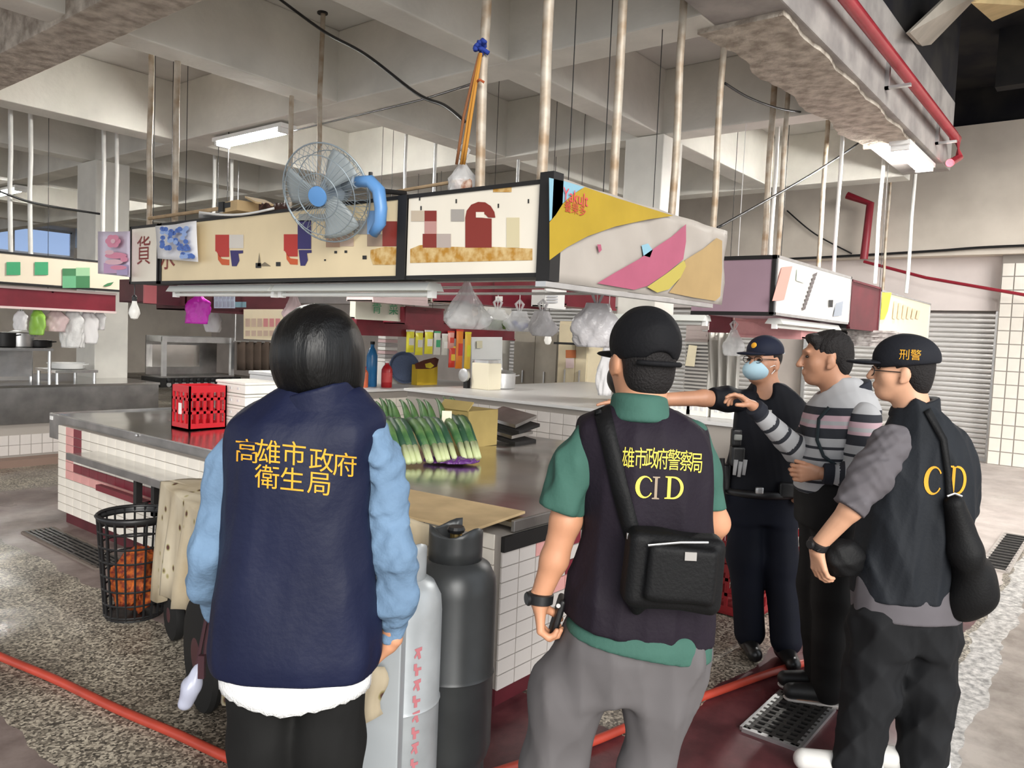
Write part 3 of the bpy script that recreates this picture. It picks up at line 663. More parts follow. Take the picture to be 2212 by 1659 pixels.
def cuff(parent, name, mat, a, b, ra, rb, t=.004, n=24):
    """open band around a limb"""
    a, b = np.array(a, float), np.array(b, float); ax = nrm(b-a); L = np.linalg.norm(b-a)
    q = MB(); q.lathe(a, [(ra, 0), (ra+t, .1*L), (rb+t, .9*L), (rb, L)], n, axis=ax); return q.build(name, mat, parent, smooth='auto')
def project_text(target, V, o, u, v, n, mat, parent, F, off=.003, name='lettering'):
    """lay flat lettering onto a garment surface, looking along n"""
    TV, TF = o_geo[target.name]; bvh = BVHTree.FromPolygons([Vector(p) for p in TV], [tuple(int(i) for i in f) for f in TF]); out = []
    n = nrm(n)
    for p in V:
        q = o+u*p[0]+v*p[1]; hit = bvh.ray_cast(Vector(q-n*.6), Vector(n)); out.append(np.array(hit[0])-n*off if hit[0] is not None else q-n*.1)
    return mesh_obj(name, out, F, mat, parent)
# ------------------------------------------------------------------ people
skin = M('skin', (.60,.29,.165), .5, var=.05, vs=14); skin2 = M('skin_tan', (.47,.235,.14), .5, var=.06, vs=14); skin3 = M('skin_light', (.66,.36,.225), .5, var=.05, vs=14)
hair_m = M('black_hair', (.003,.0029,.003), .40, spec=.35); hair_s = M('short_hair', (.015,.013,.013), .65, bump=.4, bs=160)
def streak(m, sc=(260,260,14), st=.35):
    nt = m.node_tree; tc = nt.nodes.new('ShaderNodeTexCoord'); mp = nt.nodes.new('ShaderNodeMapping'); mp.inputs['Scale'].default_value = sc; n = nt.nodes.new('ShaderNodeTexNoise'); n.inputs['Scale'].default_value = 1; n.inputs['Detail'].default_value = 2
    bp = nt.nodes.new('ShaderNodeBump'); bp.inputs['Strength'].default_value = st; bp.inputs['Distance'].default_value = .004; nt.links.new(tc.outputs['Object'], mp.inputs[0]); nt.links.new(mp.outputs[0], n.inputs['Vector']); nt.links.new(n.outputs['Fac'], bp.inputs['Height']); nt.links.new(bp.outputs['Normal'], nt.nodes['Principled BSDF'].inputs['Normal'])
streak(hair_m)
gold = M('gold_thread', (.74,.36,.03), .6); gold2 = M('yellow_thread', (.80,.66,.10), .6)
FH_ = nrm([cf[0], cf[1], 0]); RH_ = np.array([FH_[1], -FH_[0], 0])      # horizontal view axes
def rot2(v, a): c, s = math.cos(a), math.sin(a); return np.array([v[0]*c-v[1]*s, v[0]*s+v[1]*c, v[2]])
def RG(D, rows, b=.13):
    out = []
    for r in rows:
        y, xl, xr = r[:3]; bb = r[3] if len(r) > 3 else b; dd = r[4] if len(r) > 4 else 0; p = pd((xl+xr)/2, y, D+dd); out.append((p[2], p, (xr-xl)/2*(D+dd)/FPX, bb))
    return out

# ============ woman with the navy vest, seen from behind
D = 1.85; k_ = D/FPX
wp = pz(640, 2400, 0)
foot = pd(640, 1659, D); foot[2] = 0
W = thing('person', 'person with black bobbed hair in navy vest with yellow writing over a light blue shirt', 'person', foot)
vest_m = M('navy_vest', (.0085,.0115,.036), .55, var=.10, vs=3, bump=.08, bs=60); denim = M('light_blue_shirt', (.15,.24,.36), .75, var=.12, vs=7, bump=.15, bs=80)
blk_tr = M('black_trousers', (.008,.0078,.0075), .8, var=.2, vs=6)
torso = [(1460,470,800,.115), (1400,460,818,.128), (1300,470,812,.124), (1200,480,804,.118), (1100,488,798,.118), (1000,492,802,.12), (940,492,818,.118), (905,498,826,.104), (880,530,812,.086), (858,580,790,.072), (835,625,772,.062)]
hc = pd(694, 776, D+.01); hf = rot2(FH_, R(-14)); hu = nrm(UPV+RH_*.02)
S = Sol(); head_solid(S, hc, hf, hu, .9); S.loft(RG(D, torso), RH_, FH_, .03, grow=-.02)
shL, shR = pd(528, 930, D), pd(800, 935, D); elL, elR = pd(452, 1195, D-.0), pd(850, 1195, D); wrL, wrR = pd(478, 1325, D+.16), pd(846, 1385, D+.05)
slL = [shL, pd(497, 990, D), pd(484, 1060, D), pd(474, 1125, D), elL, pd(452, 1260, D+.07), wrL]; slR = [shR, pd(815, 1000, D), pd(829, 1090, D), elR, pd(857, 1290, D+.02), wrR+UPV*.015]
S.chain(slL, [.036,.034,.033,.031,.030,.027,.025]); S.chain(slR, [.028,.028,.028,.026,.026,.025])
hipL, hipR = pd(566, 1440, D), pd(715, 1440, D); kneL, kneR = pd(580, 1960, D), pd(705, 1960, D); ankL, ankR = kneL+np.array([0,0,-.40]), kneR+np.array([0,0,-.40])
ankL[2] = ankR[2] = .07
S.chain([hipL, kneL, ankL], [.066,.045,.034], .03); S.chain([hipR, kneR, ankR], [.066,.045,.034], .03)
for a in (ankL, ankR): S.cone(a-FH_*.02-UPV*.03, a+FH_*.13-UPV*.045, .036, .026)
Hd = Sol(); hand_solid(Hd, wrR, -UPV*.75+FH_*.35-RH_*.55, -RH_*.6-UPV*.5, FH_, curl=(.9,1.2,.8), sc=.9); hand_solid(Hd, wrL, nrm(wrL-elL), RH_, UPV, curl=(.7,1.0,.7))
S.build('body', skin, W, .0065, Hd)
S = Sol(); A = [rot2(RH_, R(-14)), hf, UPV]
S.ell(pd(688, 755, D), (.103,.120,.109), A, .03); S.ell(pd(688, 795, D+.005), (.099,.104,.085), A, .04); S.ell(pd(700, 828, D+.012), (.082,.084,.055), A, .04); S.ell(pd(752, 835, D+.05), (.030,.05,.055), A, .02)
S.ell(pd(700, 805, D+.125), (.055,.06,.10), A, .012, 's'); S.wrinkle(.0016, 70, 3, (1,1,.06)); S.keep(pd(700, 866, D), -UPV+RH_*.1-FH_*.1, .03)
S.build('hair', hair_m, W, .0055)
S = Sol(); S.loft(RG(D, torso), RH_, FH_, .03, n=2.3, grow=.008)
for p0, p1, r_ in ((pd(462, 905, D), pd(470, 1030, D), .020), (pd(858, 915, D), pd(838, 1040, D), .022)): S.cone(p0, p1, r_, r_, .02, 's')
S.wrinkle(.006, 12, 5, (1,1,.3)); S.wrinkle(.009, 24, 7, (1,1,.12)); S.wrinkle(.0022, 40, 6); S.cone(pd(700, 800, D), pd(700, 846, D), .060, .050, .01, 's'); S.keep(pd(640, 1437, D), -UPV, .006); vest = S.build('vest', vest_m, W, .0065)
S = Sol(); S.loft([(pd(690, y, D)[2], pd(x, y, D-.006), a, b_) for y, x, a, b_ in ((900,690,.104,.090), (868,692,.092,.092), (840,694,.086,.094), (800,694,.084,.094))], RH_, FH_, .01, n=2.1); S.cone(pd(696, 800, D)+UPV*.08, pd(696, 872, D), .078, .078, .004, 's'); S.keep(pd(694, 836, D), UPV-RH_*.30, .004); S.wrinkle(.0015, 30, 8)
S.build('collar', vest_m, W, .0052)
for nm, pts, rs, sd in (('sleeve', slL, [.048,.046,.047,.047,.050,.046,.040], 1), ('sleeve', slR, [.048,.049,.050,.049,.045,.034], 2)):
    S = Sol(); S.chain(pts, rs, .03); S.wrinkle(.010, 28, sd, (1,1,1)); S.wrinkle(.006, 48, sd+4, (1,1,1)); S.wrinkle(.003, 60, sd+9, (1,1,1)); S.build(nm, denim, W, .006)
S = Sol(); S.loft(RG(D, [(1480,500,770,.10), (1430,470,808,.118), (1380,470,805,.11)]), RH_, FH_, .02, grow=.004); V0 = pd(640, 1470, D)
lace = M('white_lace', (.86,.86,.85), .8, bump=.3, bs=200)
b = MB(); G = []
for i in range(73):
    t = 2*math.pi*i/72; row = []
    for j in range(6):
        x_, y_ = math.cos(t), math.sin(t); c = pd(640, 1425, D)
        row.append(c+RH_*x_*(.180-.001*j)+FH_*y_*(.116+.001*j)-UPV*(j*.0105+.012*j/5*(1-abs(x_))*2+(.006*abs(math.sin(i*1.3)) if j == 5 else 0)))
    G.append(row)
b.sheet(G, .003); b.build('lace_hem', lace, W, smooth=True, fix=True)
S = Sol(); S.chain([pd(563, 1420, D), pd(572, 1600, D), kneL, ankL+UPV*.03], [.084,.082,.062,.050], .03); S.chain([pd(718, 1420, D), pd(712, 1600, D), kneR, ankR+UPV*.03], [.084,.080,.062,.050], .03); S.ell(pd(640, 1420, D), (.158,.095,.09), [RH_, FH_, UPV], .04); S.wrinkle(.003, 25, 4, (1,1,.8))
S.build('trousers', blk_tr, W, .0075)
for a in (ankL, ankR):
    S = Sol(); S.cone(a-FH_*.03-UPV*.025, a+FH_*.14-UPV*.038, .046, .034); S.keep([0,0,0.002], -UPV); S.build('shoe', M('black_shoe', (.02,.02,.02), .5), W, .007)
def write(parent, target, s, size, px_, py_, D, mat, up=None, sx=1.0, right=RH_, lean=0.0):
    fwd = nrm(pd(px_, py_, D)-CAMP)
    V, F = text_mesh(s, size*D/FPX); V[:, 0] *= sx
    if lean: V[:, 1] += V[:, 0]*lean
    return project_text(target, V, pd(px_, py_, D), right, UPV, fwd, mat, parent, F)
for ch, x, y, s in zip('高雄市政府', (533, 580, 635, 694, 745), (978, 980, 984, 998, 1008), (52, 52, 52, 52, 52)): write(W, vest, ch, s, x, y, D, gold, lean=-.06)
for ch, x, y in zip('衛生局', (577, 631, 690), (1034, 1040, 1048)): write(W, vest, ch, 52, x, y, D, gold, lean=-.06)

# ============ man with black cap, dark plum vest over green shirt, seen from behind
D = 2.1; foot = pd(1300, 1659, D); foot[2] = 0
B1 = thing('person', 'person in black cap and dark plum vest over green shirt with grey trousers', 'person', foot)
plum = M('plum_vest', (.014,.0095,.0165), .7, var=.12, vs=4, bump=.1, bs=90); green = M('green_shirt', (.050,.128,.100), .75, var=.08, vs=6, bump=.08, bs=90); grey_tr = M('grey_trousers', (.125,.116,.118), .8, var=.05, vs=5); cap_m = M('black_cap', (.006,.006,.0075), .75, bump=.12, bs=120)
torso = [(1400,1222,1530,.12), (1340,1226,1534,.13), (1250,1240,1540,.13), (1150,1256,1542,.125), (1050,1258,1538,.125), (970,1250,1530,.122), (925,1248,1518,.112), (905,1256,1502,.098), (880,1320,1445,.075), (862,1335,1430,.065)]
hc = pd(1387, 777, D); hf = rot2(FH_, R(16)); hu = nrm(UPV+RH_*.03)
S = Sol(); P_, A = head_solid(S, hc, hf, hu, 1.02); S.loft(RG(D, torso), RH_, FH_, .03, grow=-.02)
S.cone(pd(1384, 800, D), pd(1384, 880, D), .058, .062)
shL, shR = pd(1280, 942, D), pd(1490, 945, D); elL, wrL = pd(1222, 1125, D-.02), pd(1166, 1292, D-.005); elR, wrR = pd(1545, 1130, D+.06), pd(1530, 1180, D+.25)
S.chain([shL, pd(1240, 1015, D-.01), elL, (elL+wrL)/2+RH_*.004, wrL], [.040,.040,.040,.036,.026]); S.chain([shR, pd(1512, 1020, D+.02), elR, wrR], [.040,.040,.038,.026])
hipL, hipR = pd(1290, 1420, D), pd(1455, 1410, D); kneL, kneR = pd(1195, 1750, D+.05), pd(1395, 1750, D); ankL, ankR = kneL+RH_*.02, kneR-RH_*.01
ankL[2] = ankR[2] = .08
S.chain([hipL, pd(1215, 1530, D+.035), pd(1192, 1659, D+.04), kneL, ankL], [.07,.066,.06,.05,.038], .03); S.chain([hipR, pd(1418, 1520, D), pd(1393, 1659, D), kneR, ankR], [.07,.062,.05,.048,.038], .03)
for a in (ankL, ankR): S.cone(a-FH_*.02-UPV*.035, a+FH_*.14-UPV*.05, .038, .028)
Hd = Sol(); hand_solid(Hd, wrL, -UPV+RH_*.06, RH_, FH_, curls=[(.75,1.1,.7), (.8,1.1,.7), (.8,1.1,.7), (.85,1.1,.7)], thumb=(.5,.3,.75)); hand_solid(Hd, wrR, FH_, -UPV, -RH_, curl=(.3,.4,.3))
S.build('body', skin, B1, .006, Hd)
S = Sol(); S.ell(P_(0,-.014,.03), (.079,.099,.090), A, .02); S.ell(P_(0,-.05,-.035), (.067,.058,.07), A, .03); S.keep(P_(0,.03,0), hf*.9-UPV*.3, .01); S.keep(P_(0,-.03,-.092), -UPV, .01)
for q in (-1, 1): S.ell(P_(q*.083,-.002,-.03), (.024,.034,.05), A, .008, 's')
S.build('hair', hair_s, B1, .005)
S = Sol(); S.ell(P_(0,-.012,.045), (.093,.112,.098), A, .02); S.keep(P_(0,-.02,-.004), -hu*1.0-hf*.10, .008); S.ell(P_(0,-.125,-.004), (.042,.05,.030), A, .006, 's'); S.wrinkle(.0015, 30, 8, (1,1,1)); cap1 = S.build('cap', cap_m, B1, .005)
S = Sol(); S.ell(P_(0,.115,.008), (.078,.082,.012), A, .01); S.build('cap_visor', cap_m, B1, .0045)
S = Sol(); S.ell(P_(0,.062,-.055), (.067,.062,.058), A, .01); S.keep(P_(0,.015,0), -hf, .004); S.build('face_mask', black_pl, B1, .005)
mob(B1, 'cap_strap', cap_m, lambda b: b.tube([P_(.092*math.sin(t), -.012-.112*math.cos(t), -.006) for t in np.linspace(-.7,.7,12)], .007, 8), smooth=True)
S = Sol(); S.loft(RG(D, torso), RH_, FH_, .03, n=2.4, grow=.008)
for p0, p1, r_ in ((pd(1222, 920, D), pd(1226, 1040, D), .026), (pd(1552, 920, D), pd(1552, 1040, D), .022)): S.cone(p0, p1, r_, r_, .02, 's')
S.wrinkle(.0065, 12, 15, (1,1,.35)); S.wrinkle(.008, 24, 17, (1,1,.3)); S.wrinkle(.0022, 40, 16); S.keep(pd(1380, 1356, D), -UPV-RH_*.14, .006); S.keep(pd(1385, 876, D), UPV, .008); vest = S.build('vest', plum, B1, .0065)
S = Sol(); S.loft([(pd(1380, y, D)[2], pd(1381, y, D-.022), a, b_) for y, a, b_ in ((905,.090,.098), (880,.078,.090), (846,.071,.082))], RH_, FH_, .01, n=2.1); S.cone(pd(1382, 825, D), pd(1382, 868, D), .056, .056, .004, 's'); S.keep(pd(1380, 851, D), UPV+FH_*.12, .004); S.build('collar', green, B1, .005)
S = Sol(); S.chain([shL, pd(1243, 1005, D-.01), pd(1214, 1090, D-.02)], [.052,.057,.062], .03); S.wrinkle(.010, 24, 21, (1,1,.5)); S.wrinkle(.003, 48, 23, (1,1,1)); S.keep(pd(1210, 1098, D), -UPV-RH_*.28, .006); S.build('sleeve', green, B1, .006)
S = Sol(); S.chain([shR, pd(1512, 1020, D+.02), pd(1525, 1100, D+.05)], [.050,.052,.052], .03); S.wrinkle(.005, 20, 22, (1,1,.6)); S.keep(pd(1530, 1105, D), -UPV, .006); S.build('sleeve', green, B1, .006)
S = Sol(); S.loft(RG(D, [(1420,1226,1528,.125), (1370,1224,1530,.132), (1335,1232,1526,.122)]), RH_, FH_, .02, grow=.006); S.keep(pd(1380, 1386, D), -UPV-RH_*.16, .006); S.build('shirt_hem', green, B1, .006)
S = Sol(); S.chain([pd(1292, 1400, D), pd(1222, 1510, D+.03), pd(1192, 1659, D+.04), kneL, ankL+UPV*.02], [.105,.098,.085,.078,.070], .04); S.chain([pd(1452, 1395, D), pd(1420, 1520, D), pd(1393, 1659, D), kneR, ankR+UPV*.02], [.100,.088,.070,.072,.066], .04); S.loft(RG(D, [(1505,1215,1475,.09), (1450,1225,1508,.108), (1400,1222,1520,.118), (1350,1240,1515,.105)]), RH_, FH_, .04); S.wrinkle(.006, 16, 31, (1,1,.6)); S.wrinkle(.009, 26, 33, (1,1,.5)); S.wrinkle(.0018, 50, 32); S.build('trousers', grey_tr, B1, .0075)
for a in (ankL, ankR):
    S = Sol(); S.cone(a-FH_*.03-UPV*.03, a+FH_*.15-UPV*.045, .05, .036); S.keep([0,0,.002], -UPV); S.build('shoe', M('dark_shoe', (.03,.03,.035), .5), B1, .007)
cuff(B1, 'watch_strap', black_pl, pd(1168, 1280, D-.005), pd(1166, 1304, D-.005), .031, .030, .005)
mob(B1, 'watch_case', black_pl, lambda b: b.lathe(pd(1144, 1293, D-.012), [(.018,0),(.019,.006),(.016,.010)], 16, axis=-RH_-FH_*.4), smooth='auto')
# police lettering; the strap hides the first character
for ch, x, y in zip('雄市政府警察局', (1357, 1384, 1408, 1431, 1456, 1482, 1505), (992, 993, 993, 995, 997, 999, 1003)): write(B1, vest, ch, 46, x, y, D, gold2, sx=.58)
def serif(ch):
    a = np.linspace(math.pi*.18, math.pi*1.82, 20)
    if ch == 'C':
        o = [(.40*math.cos(t), .5*math.sin(t)) for t in a]; i_ = [(.06+.27*math.cos(t), .43*math.sin(t)) for t in a]; return [np.array(o+i_[::-1])]
    if ch == 'I': return [np.array([(-.16,.5),(.16,.5),(.16,.45),(.06,.43),(.06,-.43),(.16,-.45),(.16,-.5),(-.16,-.5),(-.16,-.45),(-.06,-.43),(-.06,.43),(-.16,.45)])]
    t = np.linspace(math.pi/2, -math.pi/2, 18); o = [(-.05+.45*math.cos(q), .5*math.sin(q)) for q in t]; i_ = [(-.08+.34*math.cos(q), .43*math.sin(q)) for q in t]
    return [np.array(o+i_[::-1]), np.array([(-.42,.5),(-.05,.5),(-.05,.44),(-.16,.43),(-.16,-.43),(-.05,-.44),(-.05,-.5),(-.42,-.5),(-.42,-.45),(-.31,-.43),(-.31,.43),(-.42,.45)])]
def strip_faces(p): n = len(p)//2; return [(i, i+1, 2*n-2-i, 2*n-1-i) for i in range(n-1)]
def serif_write(parent, target, ch, x, y, h, D, mat, sx=1.0, right=RH_):
    fwd = nrm(pd(x, y, D)-CAMP)
    for p in serif(ch):
        V = np.c_[p*h*D/FPX, np.zeros(len(p))]; V[:, 0] *= sx; F = strip_faces(p) if len(p) > 12 else [(0,1,2,3,10,11), (3,4,9,10), (4,5,6,7,8,9)]
        if len(p) == 12 and ch == 'D': F = [(0,1,2,3,10,11), (3,4,9,10), (4,5,6,7,8,9)]
        project_text(target, V, pd(x, y, D), right, UPV, fwd, mat, parent, F)
serif_write(B1, vest, 'C', 1392, 1052, 46, D, gold2); serif_write(B1, vest, 'I', 1417, 1054, 46, D, M('dull_thread', (.36,.28,.20), .6)); serif_write(B1, vest, 'D', 1457, 1054, 46, D, gold2)
# shoulder bag worn across the back
bag_m = M('black_nylon', (.005,.005,.0055), .6, bump=.1, bs=120)
bg = thing('shoulder_bag', 'black nylon crossbody bag worn on the back of the person in green', 'bag', pd(1450, 1300, D-.17))
S = Sol(); Ab = [nrm(RH_-UPV*.06), FH_, nrm(UPV+RH_*.06)]
S.box(pd(1452, 1230, D-.185), (.118,.045,.095), Ab, .025, .02); S.box(pd(1470, 1240, D-.235), (.085,.018,.07), Ab, .015, .01); S.ell(pd(1380, 1265, D-.15), (.03,.05,.075), Ab, .03); S.wrinkle(.004, 18, 41, (1,1,1)); S.build('bag_body', bag_m, bg, .006)
mob(bg, 'zip', galv, lambda b: b.tube([pd(1400, 1178, D-.245), pd(1470, 1172, D-.25), pd(1530, 1172, D-.243)], .003, 6))
mob(bg, 'badge', M('grey_patch', (.35,.33,.31), .5), lambda b: b.obox(pd(1492, 1202, D-.258), RH_*.014, FH_*.002, UPV*.010))
def strap(parent, target, pts, wd, mat, D, name='strap', off=.006, t=.004, fwd=FH_):
    TV, TF = o_geo[target.name]; bvh = BVHTree.FromPolygons([Vector(p) for p in TV], [tuple(int(i) for i in f) for f in TF]); L, n = [], len(pts); xs = [np.array(p, float) for p in pts]; G = []
    fine = [xs[i]+(xs[i+1]-xs[i])*t_ for i in range(n-1) for t_ in np.linspace(0, 1, 9)[:-1]]+[xs[-1]]
    for i, p in enumerate(fine):
        d = nrm(fine[min(i+1, len(fine)-1)]-fine[max(i-1, 0)]); nn = np.array([-d[1], d[0]]); row = []
        for q in (-.5, 0, .5):
            P3 = pd(p[0]+nn[0]*wd*q, p[1]+nn[1]*wd*q, D-.5); dr = nrm(P3-CAMP); h_ = bvh.ray_cast(Vector(P3), Vector(dr)); row.append(np.array(h_[0])-fwd*off if h_[0] is not None and (Vector(h_[0])-Vector(pd(p[0], p[1], D))).length < .35 else pd(p[0]+nn[0]*wd*q, p[1]+nn[1]*wd*q, D-.08))
        G.append(row)
    b = MB(); b.sheet(G, t); return b.build(name, mat, parent, smooth=True, fix=True)
strap(bg, vest, [(1300, 882), (1318, 960), (1338, 1050), (1362, 1140), (1372, 1180)], 36, bag_m, D)
mob(bg, 'buckle', galv, lambda b: b.obox(pd(1368, 1158, D-.19), RH_*.016, FH_*.004, UPV*.007))
t = thing('phone', 'black phone held low in the hand of the person in green', 'phone', pd(1205, 1365, D+.02))
S = Sol(); a_ = nrm(UPV+RH_*.25); S.box(pd(1204, 1330, D+.035), (.010,.034,.056), [nrm(RH_-UPV*.25), FH_, a_], .008, .005); S.build('case', black_pl, t, .004)
mob(t, 'camera_ring', galv, lambda b: b.lathe(pd(1206, 1308, D-.0), [(.006,0),(.006,.003)], 12, axis=-FH_))

# ============ officer in dark uniform, arm stretched out, behind the others
D = 4.12; foot = pd(1650, 1385, D); foot[2] = 0
C1 = thing('person', 'person in dark police uniform with cap and light blue face mask pointing left', 'person', foot)
navy_u = M('navy_uniform', (.005,.0055,.009), .7, var=.15, vs=5); navy_t = M('navy_trousers', (.005,.0065,.014), .75, var=.15, vs=5)
tF = rot2(-FH_, R(-12)); tR = np.cross(UPV, tF)*-1      # faces the viewer, turned a little to its right
torso = [(1075,1566,1722,.11), (1040,1566,1720,.115), (980,1578,1722,.115), (930,1584,1735,.115), (890,1588,1742,.11), (862,1596,1738,.095), (842,1620,1715,.075), (825,1632,1690,.062)]
hc = pd(1650, 782, D); hf = nrm(-RH_*.80-FH_*.60); hu = nrm(UPV-RH_*.02)
S = Sol(); P_, A = head_solid(S, hc, hf, hu); S.loft(RG(D, torso), RH_, FH_, .03, grow=-.02); S.cone(hc-UPV*.08, pd(1662, 860, D), .054, .06)
shR_, elR_, wrR_ = pd(1606, 868, D-.02), pd(1520, 860, D-.10), pd(1352, 866, D-.14); shL_, elL_, wrL_ = pd(1726, 890, D), pd(1748, 985, D), pd(1728, 1040, D-.08)
S.chain([shR_, elR_, wrR_], [.050,.042,.027]); S.chain([shL_, elL_, wrL_], [.048,.038,.027])
hp = [pd(1612, 1080, D), pd(1608, 1200, D), pd(1622, 1320, D)]; hq = [pd(1680, 1080, D), pd(1688, 1220, D-.02), pd(1700, 1365, D-.1)]; hp[2][2] = hq[2][2] = .09
S.chain(hp, [.07,.055,.04], .03); S.chain(hq, [.07,.055,.04], .03)
fd = nrm(-FH_-RH_*.1)
for a in (hp[2], hq[2]): S.cone(a-UPV*.03, a+fd*.12-UPV*.05, .038, .028)
Hd = Sol(); hd = nrm(wrR_-elR_); hand_solid(Hd, wrR_, hd, -UPV, FH_*-1, curls=[(.1,.1,.1), (.9,1.1,.6), (1.0,1.1,.6), (1.0,1.1,.6)]); hand_solid(Hd, wrL_, nrm(wrL_-elL_), RH_, -FH_, curl=(.6,.9,.5))
S.build('body', skin2, C1, .0075, Hd)
S = Sol(); S.ell(P_(0,-.012,.03), (.080,.099,.088), A, .02); S.keep(P_(0,.015,0), hf*.9-hu*.25, .01); S.keep(P_(0,-.03,-.06), -UPV, .01)
for q in (-1, 1): S.ell(P_(q*.083,.0,-.03), (.024,.038,.06), A, .008, 's')
S.build('hair', hair_s, C1, .006)
capn = M('navy_cap', (.010,.013,.028), .7)
S = Sol(); S.ell(P_(0,-.008,.058), (.090,.108,.085), A, .02); S.keep(P_(0,0,.040), -hu-hf*.08, .006); S.build('cap', capn, C1, .006)
S = Sol(); S.ell(P_(0,.115,.042), (.074,.072,.010), A, .01); S.build('cap_visor', capn, C1, .005)
mob(C1, 'cap_badge', gold, lambda b: b.lathe(P_(0,.092,.085), [(.017,0),(.015,.004),(.006,.007)], 10, axis=hf+hu*.2))
mob(C1, 'cap_piping', M('silver_thread', (.55,.62,.75), .5), lambda b: b.tube([P_(.091*math.cos(t), -.008+.109*math.sin(t), .050) for t in np.linspace(-2.3, -.5, 14)], .003, 6))
S = Sol(); S.ell(P_(0,.066,-.044), (.068,.068,.056), A, .01); S.keep(P_(0,.035,0), -hf, .004); S.build('face_mask', M('pale_blue_mask', (.46,.66,.76), .8), C1, .005)
def glasses(parent, P_, mat, up=.012, f=.105):
    for q in (-1, 1):
        mob(parent, 'glasses_rim', mat, lambda b: b.tube([P_(q*.034+.025*math.cos(t), f-.008*abs(math.cos(t)), up+.017*math.sin(t)) for t in np.linspace(0, 6.2832, 17)], .0018, 6))
        mob(parent, 'glasses_arm', mat, lambda b: b.tube([P_(q*.059, f-.008, up+.004), P_(q*.074, f-.05, up+.004), P_(q*.079, -.005, up+.002)], .002, 6))
    mob(parent, 'glasses_bridge', mat, lambda b: b.tube([P_(-.01, f, up+.004), P_(0, f+.004, up+.006), P_(.01, f, up+.004)], .0018, 6))
glasses(C1, P_, blk_metal)
for q in (-1, 1): mob(C1, 'ear_loop', white_pl, lambda b: b.tube([P_(q*.062,.05,-.03), P_(q*.078,.02,-.015), P_(q*.082,-.01,-.02), P_(q*.072,.03,-.06)], .0022, 6))
def eyes(parent, P_, A, m=None):
    for q in (-1, 1): S = Sol(); S.ell(P_(q*.033,.086,.011), (.013,.008,.007), A, .004); S.build('eye', m or M('dark_eye', (.02,.015,.012), .25), parent, .0025)
eyes(C1, P_, A)
S = Sol(); S.loft(RG(D, torso), RH_, FH_, .03, grow=.004); S.ell(pd(1652, 838, D-.07), (.042,.05,.06), [RH_, FH_, UPV], .02, 's'); S.wrinkle(.006, 16, 51, (1,1,.6)); S.wrinkle(.002, 45, 52); S.keep(pd(1650, 1068, D), -UPV, .006); ushirt = S.build('shirt', navy_u, C1, .0075)
for nm, pts, rs, sd in (('sleeve', [shR_+RH_*.03, pd(1570, 862, D-.05), pd(1542, 861, D-.08)], [.066,.062,.060], 1), ('sleeve', [shL_, pd(1742, 940, D), pd(1748, 975, D)], [.062,.056,.054], 2)):
    S = Sol(); S.chain(pts, rs, .03); S.wrinkle(.005, 25, sd+60, (1,1,1)); S.keep(pts[-1]+nrm(pts[-1]-pts[-2])*.02, nrm(pts[-1]-pts[-2]), .006); S.build(nm, navy_u, C1, .007)
S = Sol(); S.chain([hp[0], hp[1], hp[2]+UPV*.02], [.098,.088,.078], .04); S.chain([hq[0], hq[1], hq[2]+UPV*.02], [.098,.088,.078], .04); S.loft(RG(D, [(1130,1566,1724,.10), (1070,1565,1722,.112), (1050,1568,1720,.11)]), RH_, FH_, .03, grow=.004); S.wrinkle(.006, 18, 71, (1,1,.9)); S.build('trousers', navy_t, C1, .0085)
for a in (hp[2], hq[2]):
    S = Sol(); S.cone(a-fd*.03+UPV*.03, a-fd*.03-UPV*.04, .052, .05); S.cone(a-fd*.03-UPV*.035, a+fd*.15-UPV*.045, .05, .038); S.keep([0,0,.002], -UPV); S.build('boot', M('black_boot', (.012,.012,.012), .35), C1, .007)
mob(C1, 'duty_belt', black_pl, lambda b: b.tube([pd(1644, 1060, D)+RH_*.192*math.cos(t)+FH_*.128*math.sin(t) for t in np.linspace(0, 6.2832, 33)], .022, 8), smooth=True)
def gear(name, px_, py_, dd, half, m_=black_pl, rd=.01): S = Sol(); S.box(pd(px_, py_, D+dd), half, [RH_, FH_, UPV], rd, .01); return S.build(name, m_, C1, .006)
gear('radio', 1590, 945, -.135, (.026,.02,.045)); gear('pouch', 1592, 985, -.13, (.035,.025,.05)); gear('pouch', 1700, 1058, -.12, (.045,.025,.04)); gear('holster', 1566, 1030, -.03, (.022,.035,.07)); gear('buckle', 1640, 1060, -.135, (.02,.012,.018), galv, .004)
gear('chest_light', 1594, 945, -.16, (.02,.008,.016), M('grey_device', (.28,.29,.27), .5), .004)
mob(C1, 'baton', blk_metal, lambda b: b.tube([pd(1560, 990, D-.06), pd(1562, 1090, D-.05)], .014, 10), smooth='auto')
for k, (x, y) in enumerate(((1590, 1008), (1600, 1012), (1610, 1008))): mob(C1, 'grey_glove_finger', M('grey_glove', (.40,.40,.40), .7), lambda b: b.tube([pd(x, y-15, D-.155), pd(x-4, y+18, D-.155)], [.012,.009], 8), smooth=True)
mob(C1, 'name_badge', M('badge_white', (.75,.75,.72), .5), lambda b: b.obox(pd(1662, 888, D-.128), RH_*.012, FH_*.002, UPV*.006))

